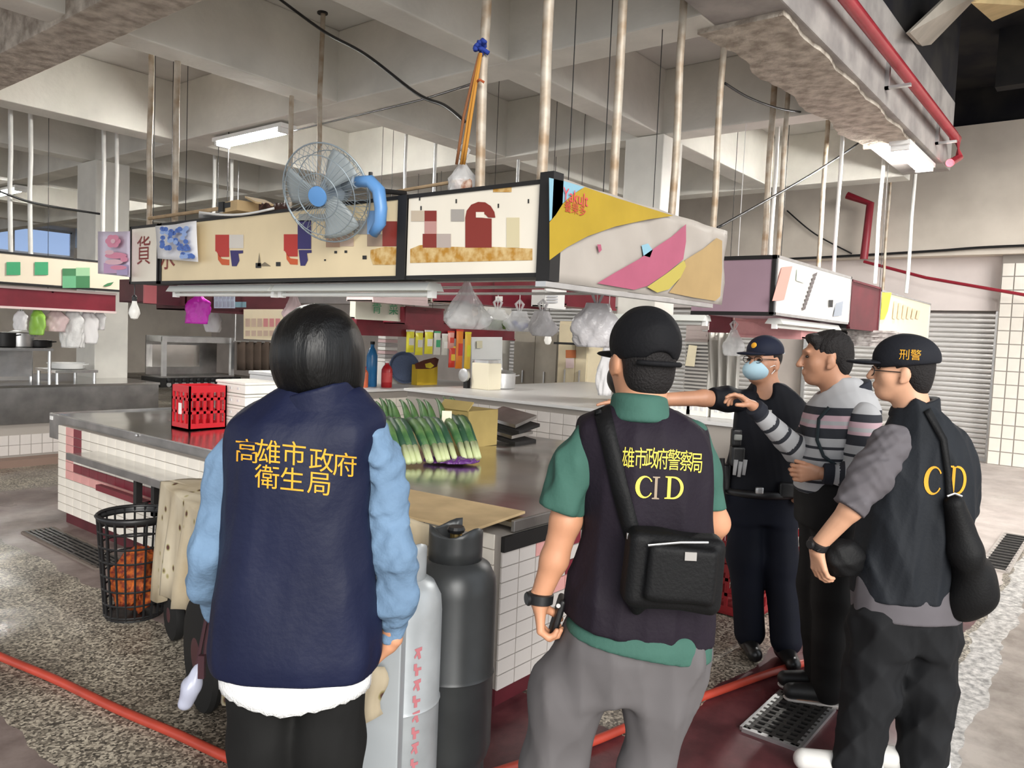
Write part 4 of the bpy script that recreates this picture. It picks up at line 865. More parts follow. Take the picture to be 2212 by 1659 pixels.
# ============ man in striped polo, side view, arm raised
D = 3.58; foot = pd(1765, 1495, D); foot[2] = 0
B2 = thing('person', 'person in grey black and pink striped long sleeved polo raising one hand', 'person', foot)
def stripe_material():
    m = bpy.data.materials.new('striped_knit'); m.use_nodes = True; nt = m.node_tree; b = nt.nodes['Principled BSDF']; b.inputs['Roughness'].default_value = .85
    at = nt.nodes.new('ShaderNodeAttribute'); at.attribute_name = 'band'; rp = nt.nodes.new('ShaderNodeValToRGB'); rp.color_ramp.interpolation = 'CONSTANT'
    g, k, p, t = (.40,.40,.41,1), (.022,.024,.032,1), (.52,.36,.40,1), (.30,.29,.29,1)
    seq = [(0,g), (.055,k), (.075,t), (.13,k), (.15,g), (.21,k), (.23,g), (.29,k), (.31,g), (.37,k), (.39,g), (.45,k), (.47,g), (.53,k), (.60,p), (.625,g), (.65,p), (.69,k), (.745,g)]
    while len(rp.color_ramp.elements) > 1: rp.color_ramp.elements.remove(rp.color_ramp.elements[-1])
    rp.color_ramp.elements[0].position = 0; rp.color_ramp.elements[0].color = g
    for q, c in seq[1:]: e = rp.color_ramp.elements.new(q); e.color = c
    nt.links.new(at.outputs['Fac'], rp.inputs['Fac']); nt.links.new(rp.outputs['Color'], b.inputs['Base Color']); return m
stripe = stripe_material()
def band(o, fn):
    V, F = o_geo[o.name]; a = o.data.attributes.new('band', 'FLOAT', 'POINT'); a.data.foreach_set('value', np.clip(fn(V), 0, 1).astype(np.float32))
dark_tr = M('charcoal_trousers', (.011,.0105,.0105), .8, var=.1, vs=5)
torso = [(1090,1722,1852,.14), (1040,1722,1862,.15), (980,1728,1878,.16), (920,1738,1888,.165), (880,1752,1890,.155), (850,1775,1885,.12), (832,1790,1868,.085), (815,1800,1852,.065)]
hc = pd(1785, 775, D); hf = nrm(-RH_*.97+FH_*.22-UPV*.05); hu = nrm(UPV-RH_*.06)
S = Sol(); P_, A = head_solid(S, hc, hf, hu, 1.03); S.loft(RG(D, torso), RH_, FH_, .03, grow=-.022); S.cone(hc-UPV*.07+RH_*.02, pd(1822, 868, D), .060, .068)
sh1, el1, wr1 = pd(1775, 900, D+.13), pd(1722, 975, D+.02), pd(1630, 880, D-.10)
sh2, el2, wr2 = pd(1868, 905, D-.14), pd(1850, 1030, D-.2), pd(1770, 1022, D-.16)
S.chain([sh1, el1, wr1], [.045,.034,.026]); S.chain([sh2, el2, wr2], [.045,.036,.027])
hp = [pd(1770, 1090, D+.08), pd(1765, 1270, D+.08), pd(1775, 1430, D+.08)]; hq = [pd(1800, 1090, D-.08), pd(1800, 1290, D-.06), pd(1790, 1470, D-.05)]; hp[2][2] = hq[2][2] = .09
S.chain(hp, [.072,.055,.04], .03); S.chain(hq, [.072,.055,.04], .03); fd = nrm(-RH_+FH_*.15)
for a in (hp[2], hq[2]): S.cone(a-UPV*.03, a+fd*.13-UPV*.05, .038, .028)
Hd = Sol(); hd = nrm(wr1-el1); hand_solid(Hd, wr1, nrm(-RH_*.8+UPV*.55), nrm(-UPV*.6-RH_*.5-FH_*.2), FH_*-1, curls=[(.35,.5,.3), (.6,.7,.4), (.8,.8,.5), (.9,.9,.5)], thumb=(.7,.4,.6)); hand_solid(Hd, wr2, nrm(-RH_-UPV*.05), FH_*-1*-1, UPV, curl=(.7,1.0,.7), thumb=(.8,.4,.4))
S.build('body', skin2, B2, .0068, Hd); eyes(B2, P_, A)
S = Sol(); S.ell(P_(0,-.016,.045), (.082,.102,.088), A, .02); S.ell(P_(0,-.06,-.015), (.068,.052,.075), A, .03); S.cone(P_(-.045,.066,.088), P_(.045,.066,.088), .024, .024, .03); S.keep(P_(0,.062,.05), hf-hu*.55, .008); S.keep(P_(0,-.04,-.075), -UPV, .008)
for q in (-1, 1): S.ell(P_(q*.085,.012,-.038), (.022,.045,.058), A, .006, 's')
S.wrinkle(.0022, 90, 5, (1,1,1)); S.build('hair', hair_s, B2, .0055)
z0_, z1_ = pd(1800, 1095, D)[2], pd(1810, 800, D)[2]
S = Sol(); S.loft(RG(D, torso), RH_, FH_, .03, n=2.3, grow=.006); S.cone(hc-UPV*.12, pd(1812, 850, D), .062, .066, .006, 's'); S.wrinkle(.007, 15, 81, (1,1,.8)); S.wrinkle(.0025, 45, 82); S.keep(pd(1800, 1062, D), -UPV, .006)
po = S.build('polo', stripe, B2, .006); band(po, lambda V: (V[:, 2]-z0_)/(z1_-z0_)*1.0+.045*np.abs((V-pd(1812, 900, D))@RH_)*2.0-.0)
S = Sol(); S.loft([(pd(1815, y, D)[2], pd(x, y, D), a, b_) for y, x, a, b_ in ((880,1826,.122,.118), (850,1832,.104,.104), (815,1838,.086,.088))], RH_, FH_, .01, n=2.0); S.cone(pd(1818, 795, D), pd(1822, 870, D), .063, .066, .004, 's'); S.keep(pd(1826, 836, D), UPV-RH_*.45, .004); S.build('collar', M('dark_collar', (.02,.022,.03), .85), B2, .0055)
for pts, rs, sd in (([sh1, el1, wr1+nrm(el1-wr1)*.03], [.066,.060,.040], 1), ([sh2, el2, wr2+nrm(el2-wr2)*.05], [.070,.062,.044], 2)):
    S = Sol(); S.chain(pts, rs, .03); S.wrinkle(.007, 24, sd+90, (1,1,1)); o = S.build('sleeve', stripe, B2, .006); L1 = np.linalg.norm(pts[1]-pts[0])
    def fb(V, pts=pts, L1=L1):
        d1 = nrm(pts[1]-pts[0]); d2 = nrm(pts[2]-pts[1]); t2 = (V-pts[1])@d2; t1 = (V-pts[0])@d1; L2 = np.linalg.norm(pts[2]-pts[1]); e1 = np.linalg.norm(V-pts[0]-np.clip(t1, 0, L1)[:, None]*d1, axis=1); e2 = np.linalg.norm(V-pts[1]-np.clip(t2, 0, L2)[:, None]*d2, axis=1); return np.where(e2 < e1, .44-(t2 % .075)/.075*.07, np.maximum((V[:, 2]-z0_)/(z1_-z0_)+.035, .10))
    band(o, fb); cuff(B2, 'cuff', M('dark_collar', (.02,.022,.03), .85), pts[2]-nrm(pts[2]-pts[1])*.01, pts[2]+nrm(pts[2]-pts[1])*.035, rs[2]-.001, rs[2]-.004, .006)
strap(B2, po, [(1790, 880), (1768, 905), (1764, 950), (1778, 985), (1815, 1012), (1838, 1022)], 7, M('dark_cord', (.02,.03,.036), .7), D, name='neck_cord', t=.003)
S = Sol(); S.chain([hp[0]+UPV*.05, hp[1], hp[2]+UPV*.0], [.098,.084,.076], .04); S.chain([hq[0]+UPV*.05, hq[1], hq[2]+UPV*.0], [.100,.086,.076], .04); S.loft(RG(D, [(1130,1722,1850,.15), (1060,1722,1856,.145), (1040,1726,1856,.135)]), RH_, FH_, .03, grow=.004); S.wrinkle(.005, 17, 95, (1,1,.7)); S.build('trousers', dark_tr, B2, .0085)
for a in (hp[2], hq[2]):
    S = Sol(); S.cone(a-fd*.05-UPV*.02, a+fd*.16-UPV*.035, .048, .036); S.keep(a-UPV*.072, -UPV); S.build('shoe', M('black_trainer', (.015,.015,.016), .5), B2, .006)
    S = Sol(); S.cone(a-fd*.05-UPV*.045, a+fd*.16-UPV*.045, .052, .040); S.keep(a-UPV*.064, UPV); S.keep([0,0,.001], -UPV); S.build('sole', M('pale_sole', (.62,.58,.55), .6), B2, .006)

# ============ man in dark vest and cap at right
D = 2.97; foot = pd(1950, 1655, D); foot[2] = 0
B3 = thing('person', 'person in dark cap and charcoal vest over grey shirt at the right, facing left', 'person', foot)
char = M('charcoal_vest', (.014,.0165,.021), .7, var=.12, vs=4, bump=.08, bs=90); gshirt = M('grey_shirt', (.125,.115,.125), .8, var=.06, vs=6); ctr = M('dark_grey_trousers', (.011,.0115,.013), .8, var=.12, vs=5); cap3m = M('charcoal_cap', (.013,.014,.019), .75, bump=.1, bs=120)
torso = [(1330,1850,2060,.13), (1270,1846,2068,.135), (1180,1856,2085,.14), (1100,1868,2097,.14), (1020,1888,2098,.14), (970,1900,2092,.135), (930,1918,2070,.12), (900,1930,2040,.10), (880,1938,2012,.08), (862,1944,2004,.065)]
hc = pd(1950, 802, D); hf = nrm(-RH_*.90+FH_*.42); hu = nrm(UPV-RH_*.03)
S = Sol(); P_, A = head_solid(S, hc, hf, hu, .98); S.loft(RG(D, torso), RH_, FH_, .03, grow=-.022); S.cone(hc-UPV*.07+RH_*.02, pd(1972, 895, D), .055, .062)
sh1, el1, wr1 = pd(1925, 955, D-.10), pd(1838, 1100, D-.13), pd(1764, 1182, D-.06); sh2, el2, wr2 = pd(2062, 965, D+.10), pd(2085, 1090, D+.16), pd(2040, 1180, D+.2)
S.chain([sh1, pd(1882, 1040, D-.12), el1, wr1], [.042,.042,.040,.028]); S.chain([sh2, el2, wr2], [.045,.036,.026])
hp = [pd(1905, 1330, D), pd(1880, 1500, D), pd(1850, 1600, D-.04)]; hq = [pd(1995, 1330, D), pd(2000, 1500, D+.02), pd(1990, 1640, D+.02)]; hp[2][2] = hq[2][2] = .085
S.chain(hp, [.075,.058,.042], .03); S.chain(hq, [.075,.058,.042], .03); fd = nrm(-RH_+FH_*.25)
for a in (hp[2], hq[2]): S.cone(a-UPV*.03, a+fd*.13-UPV*.05, .036, .026)
Hd = Sol(); hand_solid(Hd, wr1, -UPV+RH_*.18, RH_+FH_*.2, FH_*.8-RH_*.3, curl=(.35,.5,.4), thumb=(.7,.3,.4)); hand_solid(Hd, wr2, FH_, -UPV, -RH_)
S.build('body', skin3, B3, .0062, Hd); eyes(B3, P_, A); glasses(B3, P_, blk_metal, up=-.004, f=.108)
S = Sol(); S.ell(P_(0,-.012,.03), (.080,.099,.090), A, .02); S.ell(P_(0,-.055,-.03), (.066,.05,.07), A, .03); S.keep(P_(0,.03,.02), hf-hu*.2, .008); S.keep(P_(0,-.03,-.085), -UPV, .008)
for q in (-1, 1): S.ell(P_(q*.085,.012,-.038), (.022,.045,.060), A, .006, 's')
S.build('hair', hair_s, B3, .005)
S = Sol(); S.ell(P_(0,-.010,.052), (.094,.118,.094), A, .02); S.keep(P_(0,0,.022), -hu-hf*.10+hf*0, .008); S.wrinkle(.0012, 30, 8, (1,1,1)); cap3 = S.build('cap', cap3m, B3, .005)
S = Sol(); S.ell(P_(0,.125,.030), (.076,.080,.011), A, .01); S.build('cap_visor', cap3m, B3, .0045)
V, F = text_mesh('刑警', .042); hl = nrm(np.cross(UPV, -FH_)); project_text(cap3, V, pd(1966, 768, D), RH_, UPV, nrm(pd(1966, 768, D)-CAMP), gold, B3, F)
S = Sol(); S.loft(RG(D, torso), RH_, FH_, .03, n=2.3, grow=.008); S.cone(pd(1885, 930, D-.16), pd(1868, 1080, D-.20), .05, .05, .02, 's'); S.wrinkle(.0065, 13, 101, (1,1,.4)); S.wrinkle(.009, 24, 103, (1,1,.35)); S.wrinkle(.0022, 42, 102); S.cone(hc-UPV*.1, pd(1965, 870, D), .062, .064, .006, 's'); S.keep(pd(1950, 1284, D), -UPV+RH_*.03, .006); vest3 = S.build('vest', char, B3, .0065)
S = Sol(); S.loft([(pd(1980, y, D)[2], pd(x, y, D), a, b_) for y, x, a, b_ in ((905,1976,.098,.092), (880,1978,.086,.082), (850,1984,.074,.072))], RH_, FH_, .01, n=2.0); S.cone(pd(1968, 830, D), pd(1970, 900, D), .062, .066, .004, 's'); S.keep(pd(1976, 868, D), UPV-RH_*.30, .004); S.build('collar', char, B3, .0055)
S = Sol(); S.chain([sh1, pd(1884, 1025, D-.12), pd(1832, 1096, D-.13)], [.068,.070,.064], .03); S.wrinkle(.010, 24, 105, (1,1,.9)); S.wrinkle(.004, 48, 107, (1,1,1)); S.keep(pd(1824, 1104, D), nrm(pd(1832, 1096, D)-pd(1884, 1025, D)), .006); S.build('sleeve', gshirt, B3, .006)
S = Sol(); S.chain([sh2, pd(2080, 1040, D+.13), pd(2084, 1100, D+.16)], [.062,.058,.055], .03); S.wrinkle(.005, 20, 106, (1,1,.8)); S.build('sleeve', char, B3, .007)
S = Sol(); S.loft(RG(D, [(1350,1848,2060,.132), (1290,1846,2066,.137), (1240,1850,2066,.13)]), RH_, FH_, .02, grow=.006); S.wrinkle(.004, 20, 108); S.keep(pd(1950, 1326, D), -UPV, .006); S.build('shirt_hem', gshirt, B3, .006)
S = Sol(); S.chain([hp[0], hp[1], hp[2]-UPV*.02], [.115,.104,.086], .04); S.chain([hq[0], hq[1], hq[2]-UPV*.02], [.110,.106,.092], .04); S.loft(RG(D, [(1400,1852,2056,.11), (1320,1852,2058,.122), (1280,1856,2056,.11)]), RH_, FH_, .04); S.wrinkle(.007, 15, 111, (1,1,.6)); S.wrinkle(.010, 26, 113, (1,1,.6)); S.wrinkle(.002, 45, 112); S.keep([0,0,.02], -UPV, .01); S.build('trousers', ctr, B3, .0075)
wsh = M('white_trainer', (.72,.71,.68), .5)
for a in (hp[2], hq[2]):
    S = Sol(); S.cone(a-fd*.05-UPV*.03, a+fd*.18-UPV*.035, .052, .040); S.keep([0,0,.002], -UPV); S.build('shoe', wsh, B3, .006)
cuff(B3, 'watch_strap', black_pl, pd(1770, 1170, D-.07), pd(1763, 1184, D-.06), .033, .032, .005)
mob(B3, 'watch_case', black_pl, lambda b: b.lathe(pd(1752, 1176, D-.09), [(.017,0),(.018,.006),(.014,.01)], 14, axis=-RH_-FH_*.5), smooth='auto')
serif_write(B3, vest3, 'C', 2016, 1038, 60, D, gold, sx=.8); serif_write(B3, vest3, 'D', 2070, 1038, 60, D, gold, sx=.7)
bg = thing('shoulder_bag', 'slim black sling bag hanging behind the person in charcoal vest', 'bag', pd(2095, 1340, D-.08))
S = Sol(); S.chain([pd(2062, 1090, D-.17), pd(2085, 1190, D-.16), pd(2105, 1280, D-.12)], [.040,.056,.075], .03); S.ell(pd(2098, 1270, D-.12), (.078,.07,.125), [nrm(RH_-UPV*.3), FH_, nrm(UPV+RH_*.3)], .03); S.wrinkle(.005, 18, 121, (1,1,1)); S.build('bag_body', bag_m, bg, .0065)
strap(bg, vest3, [(2000, 885), (2036, 950), (2046, 1020), (2050, 1085)], 15, bag_m, D)
mob(bg, 'strap_clip', galv, lambda b: b.tube([pd(2046, 1072, D-.2), pd(2062, 1066, D-.2), pd(2078, 1072, D-.2)], .004, 6))
t = thing('waist_pouch', 'small black pouch held at the hip by the person in charcoal vest', 'pouch', pd(1820, 1250, D-.05))
S = Sol(); S.ell(pd(1822, 1205, D-.05), (.078,.05,.072), [RH_, FH_, UPV], .02); S.wrinkle(.006, 25, 131, (1,1,1)); S.build('pouch_body', bag_m, t, .006)
mob(t, 'wrist_loop', bag_m, lambda b: b.tube([pd(1790, 1180, D-.09), pd(1765, 1190, D-.1), pd(1748, 1180, D-.08)], .005, 6))
# ------------------------------------------------------------------ poles carrying the signs
def pole(p, z0, r, mat, label, z1=ZS, plate=True):
    t = thing('ceiling_pole', label, 'pole', (p[0], p[1], z0), 'ceiling poles')
    b = MB(); n = 6; b.tube([(p[0]+.004*math.sin(i*2.1+p[1]*5), p[1]+.004*math.cos(i*1.7+p[0]*3), z0+(z1-z0)*i/n) for i in range(n+1)], r, 12); b.build('tube', mat, t, smooth='auto')
    if plate: b = MB(); b.lathe((p[0], p[1], z1-.012), [(r*2.2,0),(r*2.2,.012)], 12); b.build('mount_plate', blk_metal, t)
    return t
for (x, y, X, r, m_, lb) in ((322,470,3.09,.021,pole_m,'leftmost rusty pole rising from the sign with one red character'), (378,470,3.09,.023,pole_m,'rusty pole beside the white and blue poster, second from the left'),
    (627,360,4.1,.020,pole_m,'thin pole rising behind the left rim of the blue fan'), (688,360,4.1,.020,pole_m,'thin pole rising behind the middle of the blue fan'),
    (1035,395,3.1,.026,pole_m,'mottled pole with a blue knot and orange ropes')):
    pole(pX(x, y, X), LZ1 if X < 4 else 2.2, r, m_, lb)
for (x, y, Y, r, m_, lb) in ((1170,382,2.30,.026,pole_m,'stained pole at the corner between cream sign and banner'), (1325,420,2.28,.024,pole_m,'rusty pole above the yellow part of the banner'), (1452,465,2.28,.023,pole_m,'rusty pole above the middle of the banner, right of the column'), (1540,492,2.28,.021,pole_m,'rusty pole above the right end of the banner'),
    (1650,550,2.6,.026,pole_m,'thick brown pole above the mauve end panel'), (1680,552,2.45,.020,pole_m,'slim dark pole at the corner of the white sign'), (1664,550,2.9,.02,pole_w,'pale pole just between two brown poles above the mauve panel'),
    (1768,570,2.75,.024,pole_m,'brown pole above the middle of the white sign'), (1800,592,2.32,.018,pole_w,'first bright white pole above the white sign'), (1890,600,2.32,.02,pole_w,'bright white pole above the maroon sign'), (1908,605,2.7,.018,pole_m,'thin brown pole right behind the white pole over the maroon sign'), (1960,605,2.32,.022,pole_w,'rightmost bright white pole above the yellow sign')):
    q = pY(x, y, Y); pole(q, min(q[2], 2.36), r, m_, lb, z1=ZB if Y < 2.33 and q[0] < 9.6 and Y < 2.2 else ZS)
for (x, y, lb) in ((6.17,6.62,'thin far pole right of the fan, nearest the blue motor'), (6.28,6.26,'thin far pole midway between fan and knotted pole'), (6.94,5.60,'thin far pole with ceiling plate right of the knotted pole'), (6.6,5.9,'thin far pole just behind the knotted pole')):
    pole((x, y), 2.15, .02, galv, lb)
for (x, lb) in ((222,'left one of two pale poles in front of the left column'), (250,'right one of two pale poles in front of the left column'), (460,'left one of two short poles left of the fan'), (497,'right one of two short poles left of the fan'), (22, 'thin pole near the left edge above the green sign'), (65, 'second thin pole from the left edge above the green sign')):
    q = pY(x, 560, GY+.12); pole((q[0], GY+.12), gz1 if x < 300 else 2.1, .022, pole_w, lb, z1=ZS)
# ropes, knot and bag on the knotted pole
kp = pX(1042, 105, 3.06)
t = thing('rope', 'orange and brown ropes tied with a blue knot hanging along the pole', 'rope', kp)
b = MB(); rr = random.Random(3)
for k in range(7): 
    a = kp+np.array([rr.uniform(-.03,.03) for _ in range(3)]); c = kp+np.array([rr.uniform(-.035,.035) for _ in range(3)]); b.tube([a, (a+c)/2+np.array([0,0,.015]), c], .012, 8)
b.build('knot', M('blue_twine', (.03,.06,.32), .7), t, smooth=True)
for k, (m_, off) in enumerate(((M('orange_rope', (.55,.26,.05), .8), 0), (M('brown_rope', (.26,.11,.05), .8), -10), (M('orange_rope', 0), 6))):
    b = MB(); b.tube([pX(1038+off*.2, 115, 3.05), pX(1025+off*.6, 180, 3.04), pX(1012+off, 250, 3.05), pX(1003+off, 310, 3.04), pX(996+off, 355, 3.06)], .008, 7); b.build('strand', m_, t, smooth=True)
b = MB(); b.tube([pX(1028, 178, 3.05), pX(1036, 172, 3.03), pX(1046, 178, 3.05)], .007, 6); b.build('binding', M('rust_wire', (.40,.10,.04), .7), t)
clear = M('clear_plastic', (.80,.80,.80), .22, alpha=.42, bump=.5, bs=22); milky = M('milky_plastic', (.80,.79,.78), .35, alpha=.80, bump=.4, bs=18)
def bag(name, label, top, w_, h_, mat, seed=0, neck=.12, group=None, squash=.6, content=None, flare=.75, knot=True, to=None, taper=.3):
    """thin carrier bag hanging from its gathered top"""
    r_ = np.random.default_rng(seed); ph = r_.uniform(0, 6.28, 6); top = np.array(top, float); nu, nv = 36, 18; t = thing(name, label, 'bag', top-np.array([0,0,h_]), group)
    ex, ey = rot2(RH_, r_.uniform(-.5,.5)), rot2(FH_, r_.uniform(-.5,.5)); P = []
    for j in range(nv+1):
        v = j/nv; rad = w_/2*(neck+(1-neck)*min(1, (v/flare))**1.3) if v < flare else w_/2*(1-taper*((v-flare)/(1-flare))**3); row = []
        for i in range(nu):
            a = 2*math.pi*i/nu; q = rad*(1+.17*math.sin(3*a+ph[0]+3*v)+.16*(abs(math.sin(2.5*a+ph[1]-4*v))-.6)+.13*(abs(math.sin(4.5*a+ph[2]+6*v))-.6)+.06*math.sin(9*a+ph[3]+14*v)); row.append(top+ex*q*math.cos(a)+ey*q*math.sin(a)*squash-UPV*h_*v)
        P.append(row)
    vs = [p for r2 in P for p in r2]; fs = [(j*nu+i, j*nu+(i+1)%nu, (j+1)*nu+(i+1)%nu, (j+1)*nu+i) for j in range(nv) for i in range(nu)]+[tuple(range(nv*nu, nv*nu+nu))]
    mesh_obj('film', vs, fs, mat, t, smooth=True, fix=True)
    if knot:
        b = MB()
        for s_ in (-1, 1): b.tube([top+ex*.01*s_, top+ex*.03*s_+UPV*.05, top+UPV*.085, top+ex*.01*s_+UPV*.05], [.008,.012,.006,.004], 6)
        b.build('handle', mat, t, smooth=True)
    if to is not None: b = MB(); b.tube([top, (top[0], top[1], to)], .003, 6); b.build('cord', white_pl, t)
    if content:
        S = Sol(); S.ell(top-UPV*h_*.72, (w_*.36, w_*.36*squash, h_*.22), [ex, ey, UPV], .02); S.wrinkle(.012, 40, seed, (1,1,1)); S.build('contents', content, t, .008)
    return t
bag('plastic_bag', 'knotted clear bag of brown goods resting on top of the cream sign', pX(1000, 345, 3.1), .15, .20, clear, 5, content=M('brown_goods', (.30,.13,.08), .8, col2=(.55,.42,.34), vs=40), flare=.5)
# cables
def cable(label, pts, r=.009, m_=black_pl):
    # smooth curve through surveyed points
    pts = [np.array(p) for p in pts]; out = []
    for i in range(len(pts)-1):
        p0, p1, p2, p3 = pts[max(i-1,0)], pts[i], pts[i+1], pts[min(i+2, len(pts)-1)]
        for s_ in np.linspace(0, 1, 9)[:-1]: out.append(.5*((2*p1)+(-p0+p2)*s_+(2*p0-5*p1+4*p2-p3)*s_*s_+(-p0+3*p1-3*p2+p3)*s_**3))
    out.append(pts[-1]); b = MB(); b.tube(out, r, 8); return tag(b.build('cable', m_, smooth=True), label, 'cable', 'hanging cables')
cable('thick black cable sagging from the ceiling above the fan to the roped pole', [pX(600, -5, 3.5), pX(700, 68, 3.5), pX(790, 118, 3.45), pX(900, 202, 3.4), pX(960, 228, 3.3), pX(1003, 262, 3.15)], .011)
cable('thin dark cable running from the lit lamp to the roped pole', [pX(636, 282, 4.5), pX(760, 252, 4.2), pX(900, 218, 3.7), pX(1030, 178, 3.13)], .007)
cable('drooping cable between brown poles left of the edge beam', [pY(1566, 180, 2.4), pY(1620, 212, 2.4), pY(1690, 236, 2.4), pY(1760, 244, 2.4), pY(1812, 240, 2.4)], .009)
cable('long dark cable slanting down from the edge beam to the banner', [pY(1886, 276, 2.35), pY(1850, 312, 2.36), pY(1760, 372, 2.36), pY(1650, 436, 2.36), pY(1550, 492, 2.34)], .010)
cable('thin cable along the beige wall above the shutters', [pX(1690, 560, 13.4), pX(1850, 552, 13.4), pX(2020, 542, 13.4), pX(2230, 530, 13.4), np.array([13.4, -3, 3.2]), np.array([13.4, -9, 3.25])], .02)
cable('thin cable slanting across the beige wall behind the white poles', [pX(1700, 455, 13.4), pX(1760, 505, 13.4), pX(1840, 548, 13.4)], .012)
cable('dark cable sagging in front of the left column', [pY(-5, 412, 8.9), pY(80, 440, 9.0), pY(215, 462, 9.2)], .012)
# red fire pipes
rp = thing('fire_pipe', 'red fire pipe running along the side of the edge beam', 'pipe', (7, 1.6, 3.8)); PY = 1.62
b = MB(); q0, q1 = pY(1815, -20, PY), pY(2060, 292, PY); b.tube([q1+(q0-q1)*2.2, q0, q1, q1+np.array([.06,0,-.03])], .045, 14); b.build('pipe', red_pipe, rp, smooth='auto')
b = MB(); e0 = pY(2068, 300, PY); e1 = pY(2072, 340, PY); e2 = pY(2052, 352, PY); b.tube([q1, e0, e1, e2], .04, 12); b.build('elbow', red_pipe, rp, smooth='auto')
for x, y in ((1945, 172), (2048, 296)):
    q = pY(x, y, PY); b = MB(); b.box(q[0]-.02, q[0]+.02, PY-.08, 1.75, q[2]-.06, q[2]-.04); b.box(q[0]-.02, q[0]+.02, 1.70, 1.735, q[2]-.06, q[2]+.16); b.build('bracket', galv, rp)
rp = thing('fire_pipe', 'dark red pipe dropping down the beige wall behind the signs', 'pipe', pX(1870, 560, 13.2))
b = MB(); b.tube([pX(1830, 422, 13.2), pX(1880, 440, 13.2), pX(1866, 560, 13.2)], .06, 10); b.build('pipe', M('dark_red_pipe', (.30,.02,.035), .4), rp, smooth='auto')
b = MB(); b.tube([pX(1866, 565, 13.2), pX(2000, 600, 13.15), pX(2230, 640, 13.1), np.array([13.1, -8, 2.6])], .024, 8); b.build('branch', M('dark_red_pipe', 0), rp, smooth='auto')
# broken ceiling boards hanging over the aisle
for (poly, lb) in (([(1965,70),(2060,-20),(2125,-20),(2000,108)], 'pale broken ceiling board dangling above the aisle'), ([(2105,0),(2160,-30),(2230,-20),(2230,8),(2150,42)], 'yellowish broken ceiling board at the top right corner')):
    P = [pd(x, y, 6.2+.4*i) for i, (x, y) in enumerate(poly)]; n_ = nrm(np.cross(P[1]-P[0], P[2]-P[0])); k = len(P)
    tag(mesh_obj('ceiling_board', P+[p+n_*.03 for p in P], [tuple(range(k)), tuple(reversed(range(k, 2*k)))]+[(i, (i+1)%k, (i+1)%k+k, i+k) for i in range(k)], M('board_'+lb[:4], (.46,.42,.36) if 'pale' in lb else (.55,.42,.22), .9, var=.1, vs=3), fix=True), lb, 'board', 'broken boards')
# ------------------------------------------------------------------ blue fan on the sign
fc = pX(704, 418, 2.82); fn_ = nrm(-RH_*.30-FH_*.88-UPV*.36); fr_ = nrm(np.cross(fn_, UPV)); fu_ = np.cross(fr_, fn_)
fan = thing('electric_fan', 'large blue grey wire cage fan lying on top of the long cream sign', 'fan', fc-UPV*.27); FR = .28
wire = M('fan_wire', (.34,.40,.44), .35, .5); fblue = M('fan_blue', (.12,.30,.62), .35); fgrey = M('fan_grey', (.40,.45,.47), .35, alpha=.75)
def circ(c, r, n=40, d=0): return [c+fn_*d+r*(fr_*math.cos(2*math.pi*i/n)+fu_*math.sin(2*math.pi*i/n)) for i in range(n+1)]
for d, r in ((0, FR), (.07, FR*.80), (.085, FR*.45), (-.07, FR*.82)):
    b = MB(); b.tube(circ(fc, r, d=d), .005 if d == 0 else .003, 6, cap=False); b.build('cage_ring', wire, fan, smooth=True)
for sd, nm in ((1, 'front_grille'), (-1, 'rear_grille')):
    b = MB()
    for i in range(44):
        a = 2*math.pi*i/44; dv = fr_*math.cos(a)+fu_*math.sin(a); b.tube([fc+dv*FR, fc+dv*FR*.8+fn_*.07*sd, fc+dv*FR*.45+fn_*.085*sd, fc+dv*.06+fn_*.09*sd], .0016, 4)
    b.build(nm, wire, fan)
b = MB(); b.lathe(fc+fn_*.088, [(.058,0),(.055,.01),(.02,.014)], 24, axis=fn_); b.build('badge', fblue, fan, smooth='auto')
for k in range(3):
    G = []
    for i in range(9):
        row = []
        for j in range(7):
            rr_ = .04+(FR-.065)*i/8; a = 2*math.pi*k/3+(.75*(j/6-.5))*(1.5-.3*i/8)+.25*i/8; row.append(fc+rr_*(fr_*math.cos(a)+fu_*math.sin(a))+fn_*(.045*(j/6-.5)))
        G.append(row)
    b = MB(); b.sheet(G, .003); b.build('blade', fgrey, fan, smooth=True, fix=True)
b = MB(); b.lathe(fc-fn_*.20, [(.03,0),(.07,.02),(.085,.08),(.08,.13),(.05,.16)], 20, axis=fn_); b.build('motor_housing', M('fan_motor', (.30,.36,.42), .4), fan, smooth='auto')
A_ = [pX(772, 392, 2.86), pX(800, 392, 2.88), pX(818, 412, 2.9), pX(823, 450, 2.9), pX(821, 482, 2.9), pX(806, 506, 2.9)]
b = MB(); b.tube(A_, [.030,.036,.038,.036,.034,.028], 14); b.build('stand_arm', fblue, fan, smooth=True)
b = MB(); b.tube([fc-fn_*.16, A_[0]], .036, 10); b.build('neck', M('fan_motor', 0), fan, smooth='auto')
b = MB(); b.tube([A_[1], A_[1]+UPV*.05], .012, 8); b.build('knob', black_pl, fan)
b = MB(); b.tube([A_[2], A_[2]+np.array([.2,0,.02])], .014, 8); b.build('mount_bolt', blk_metal, fan)
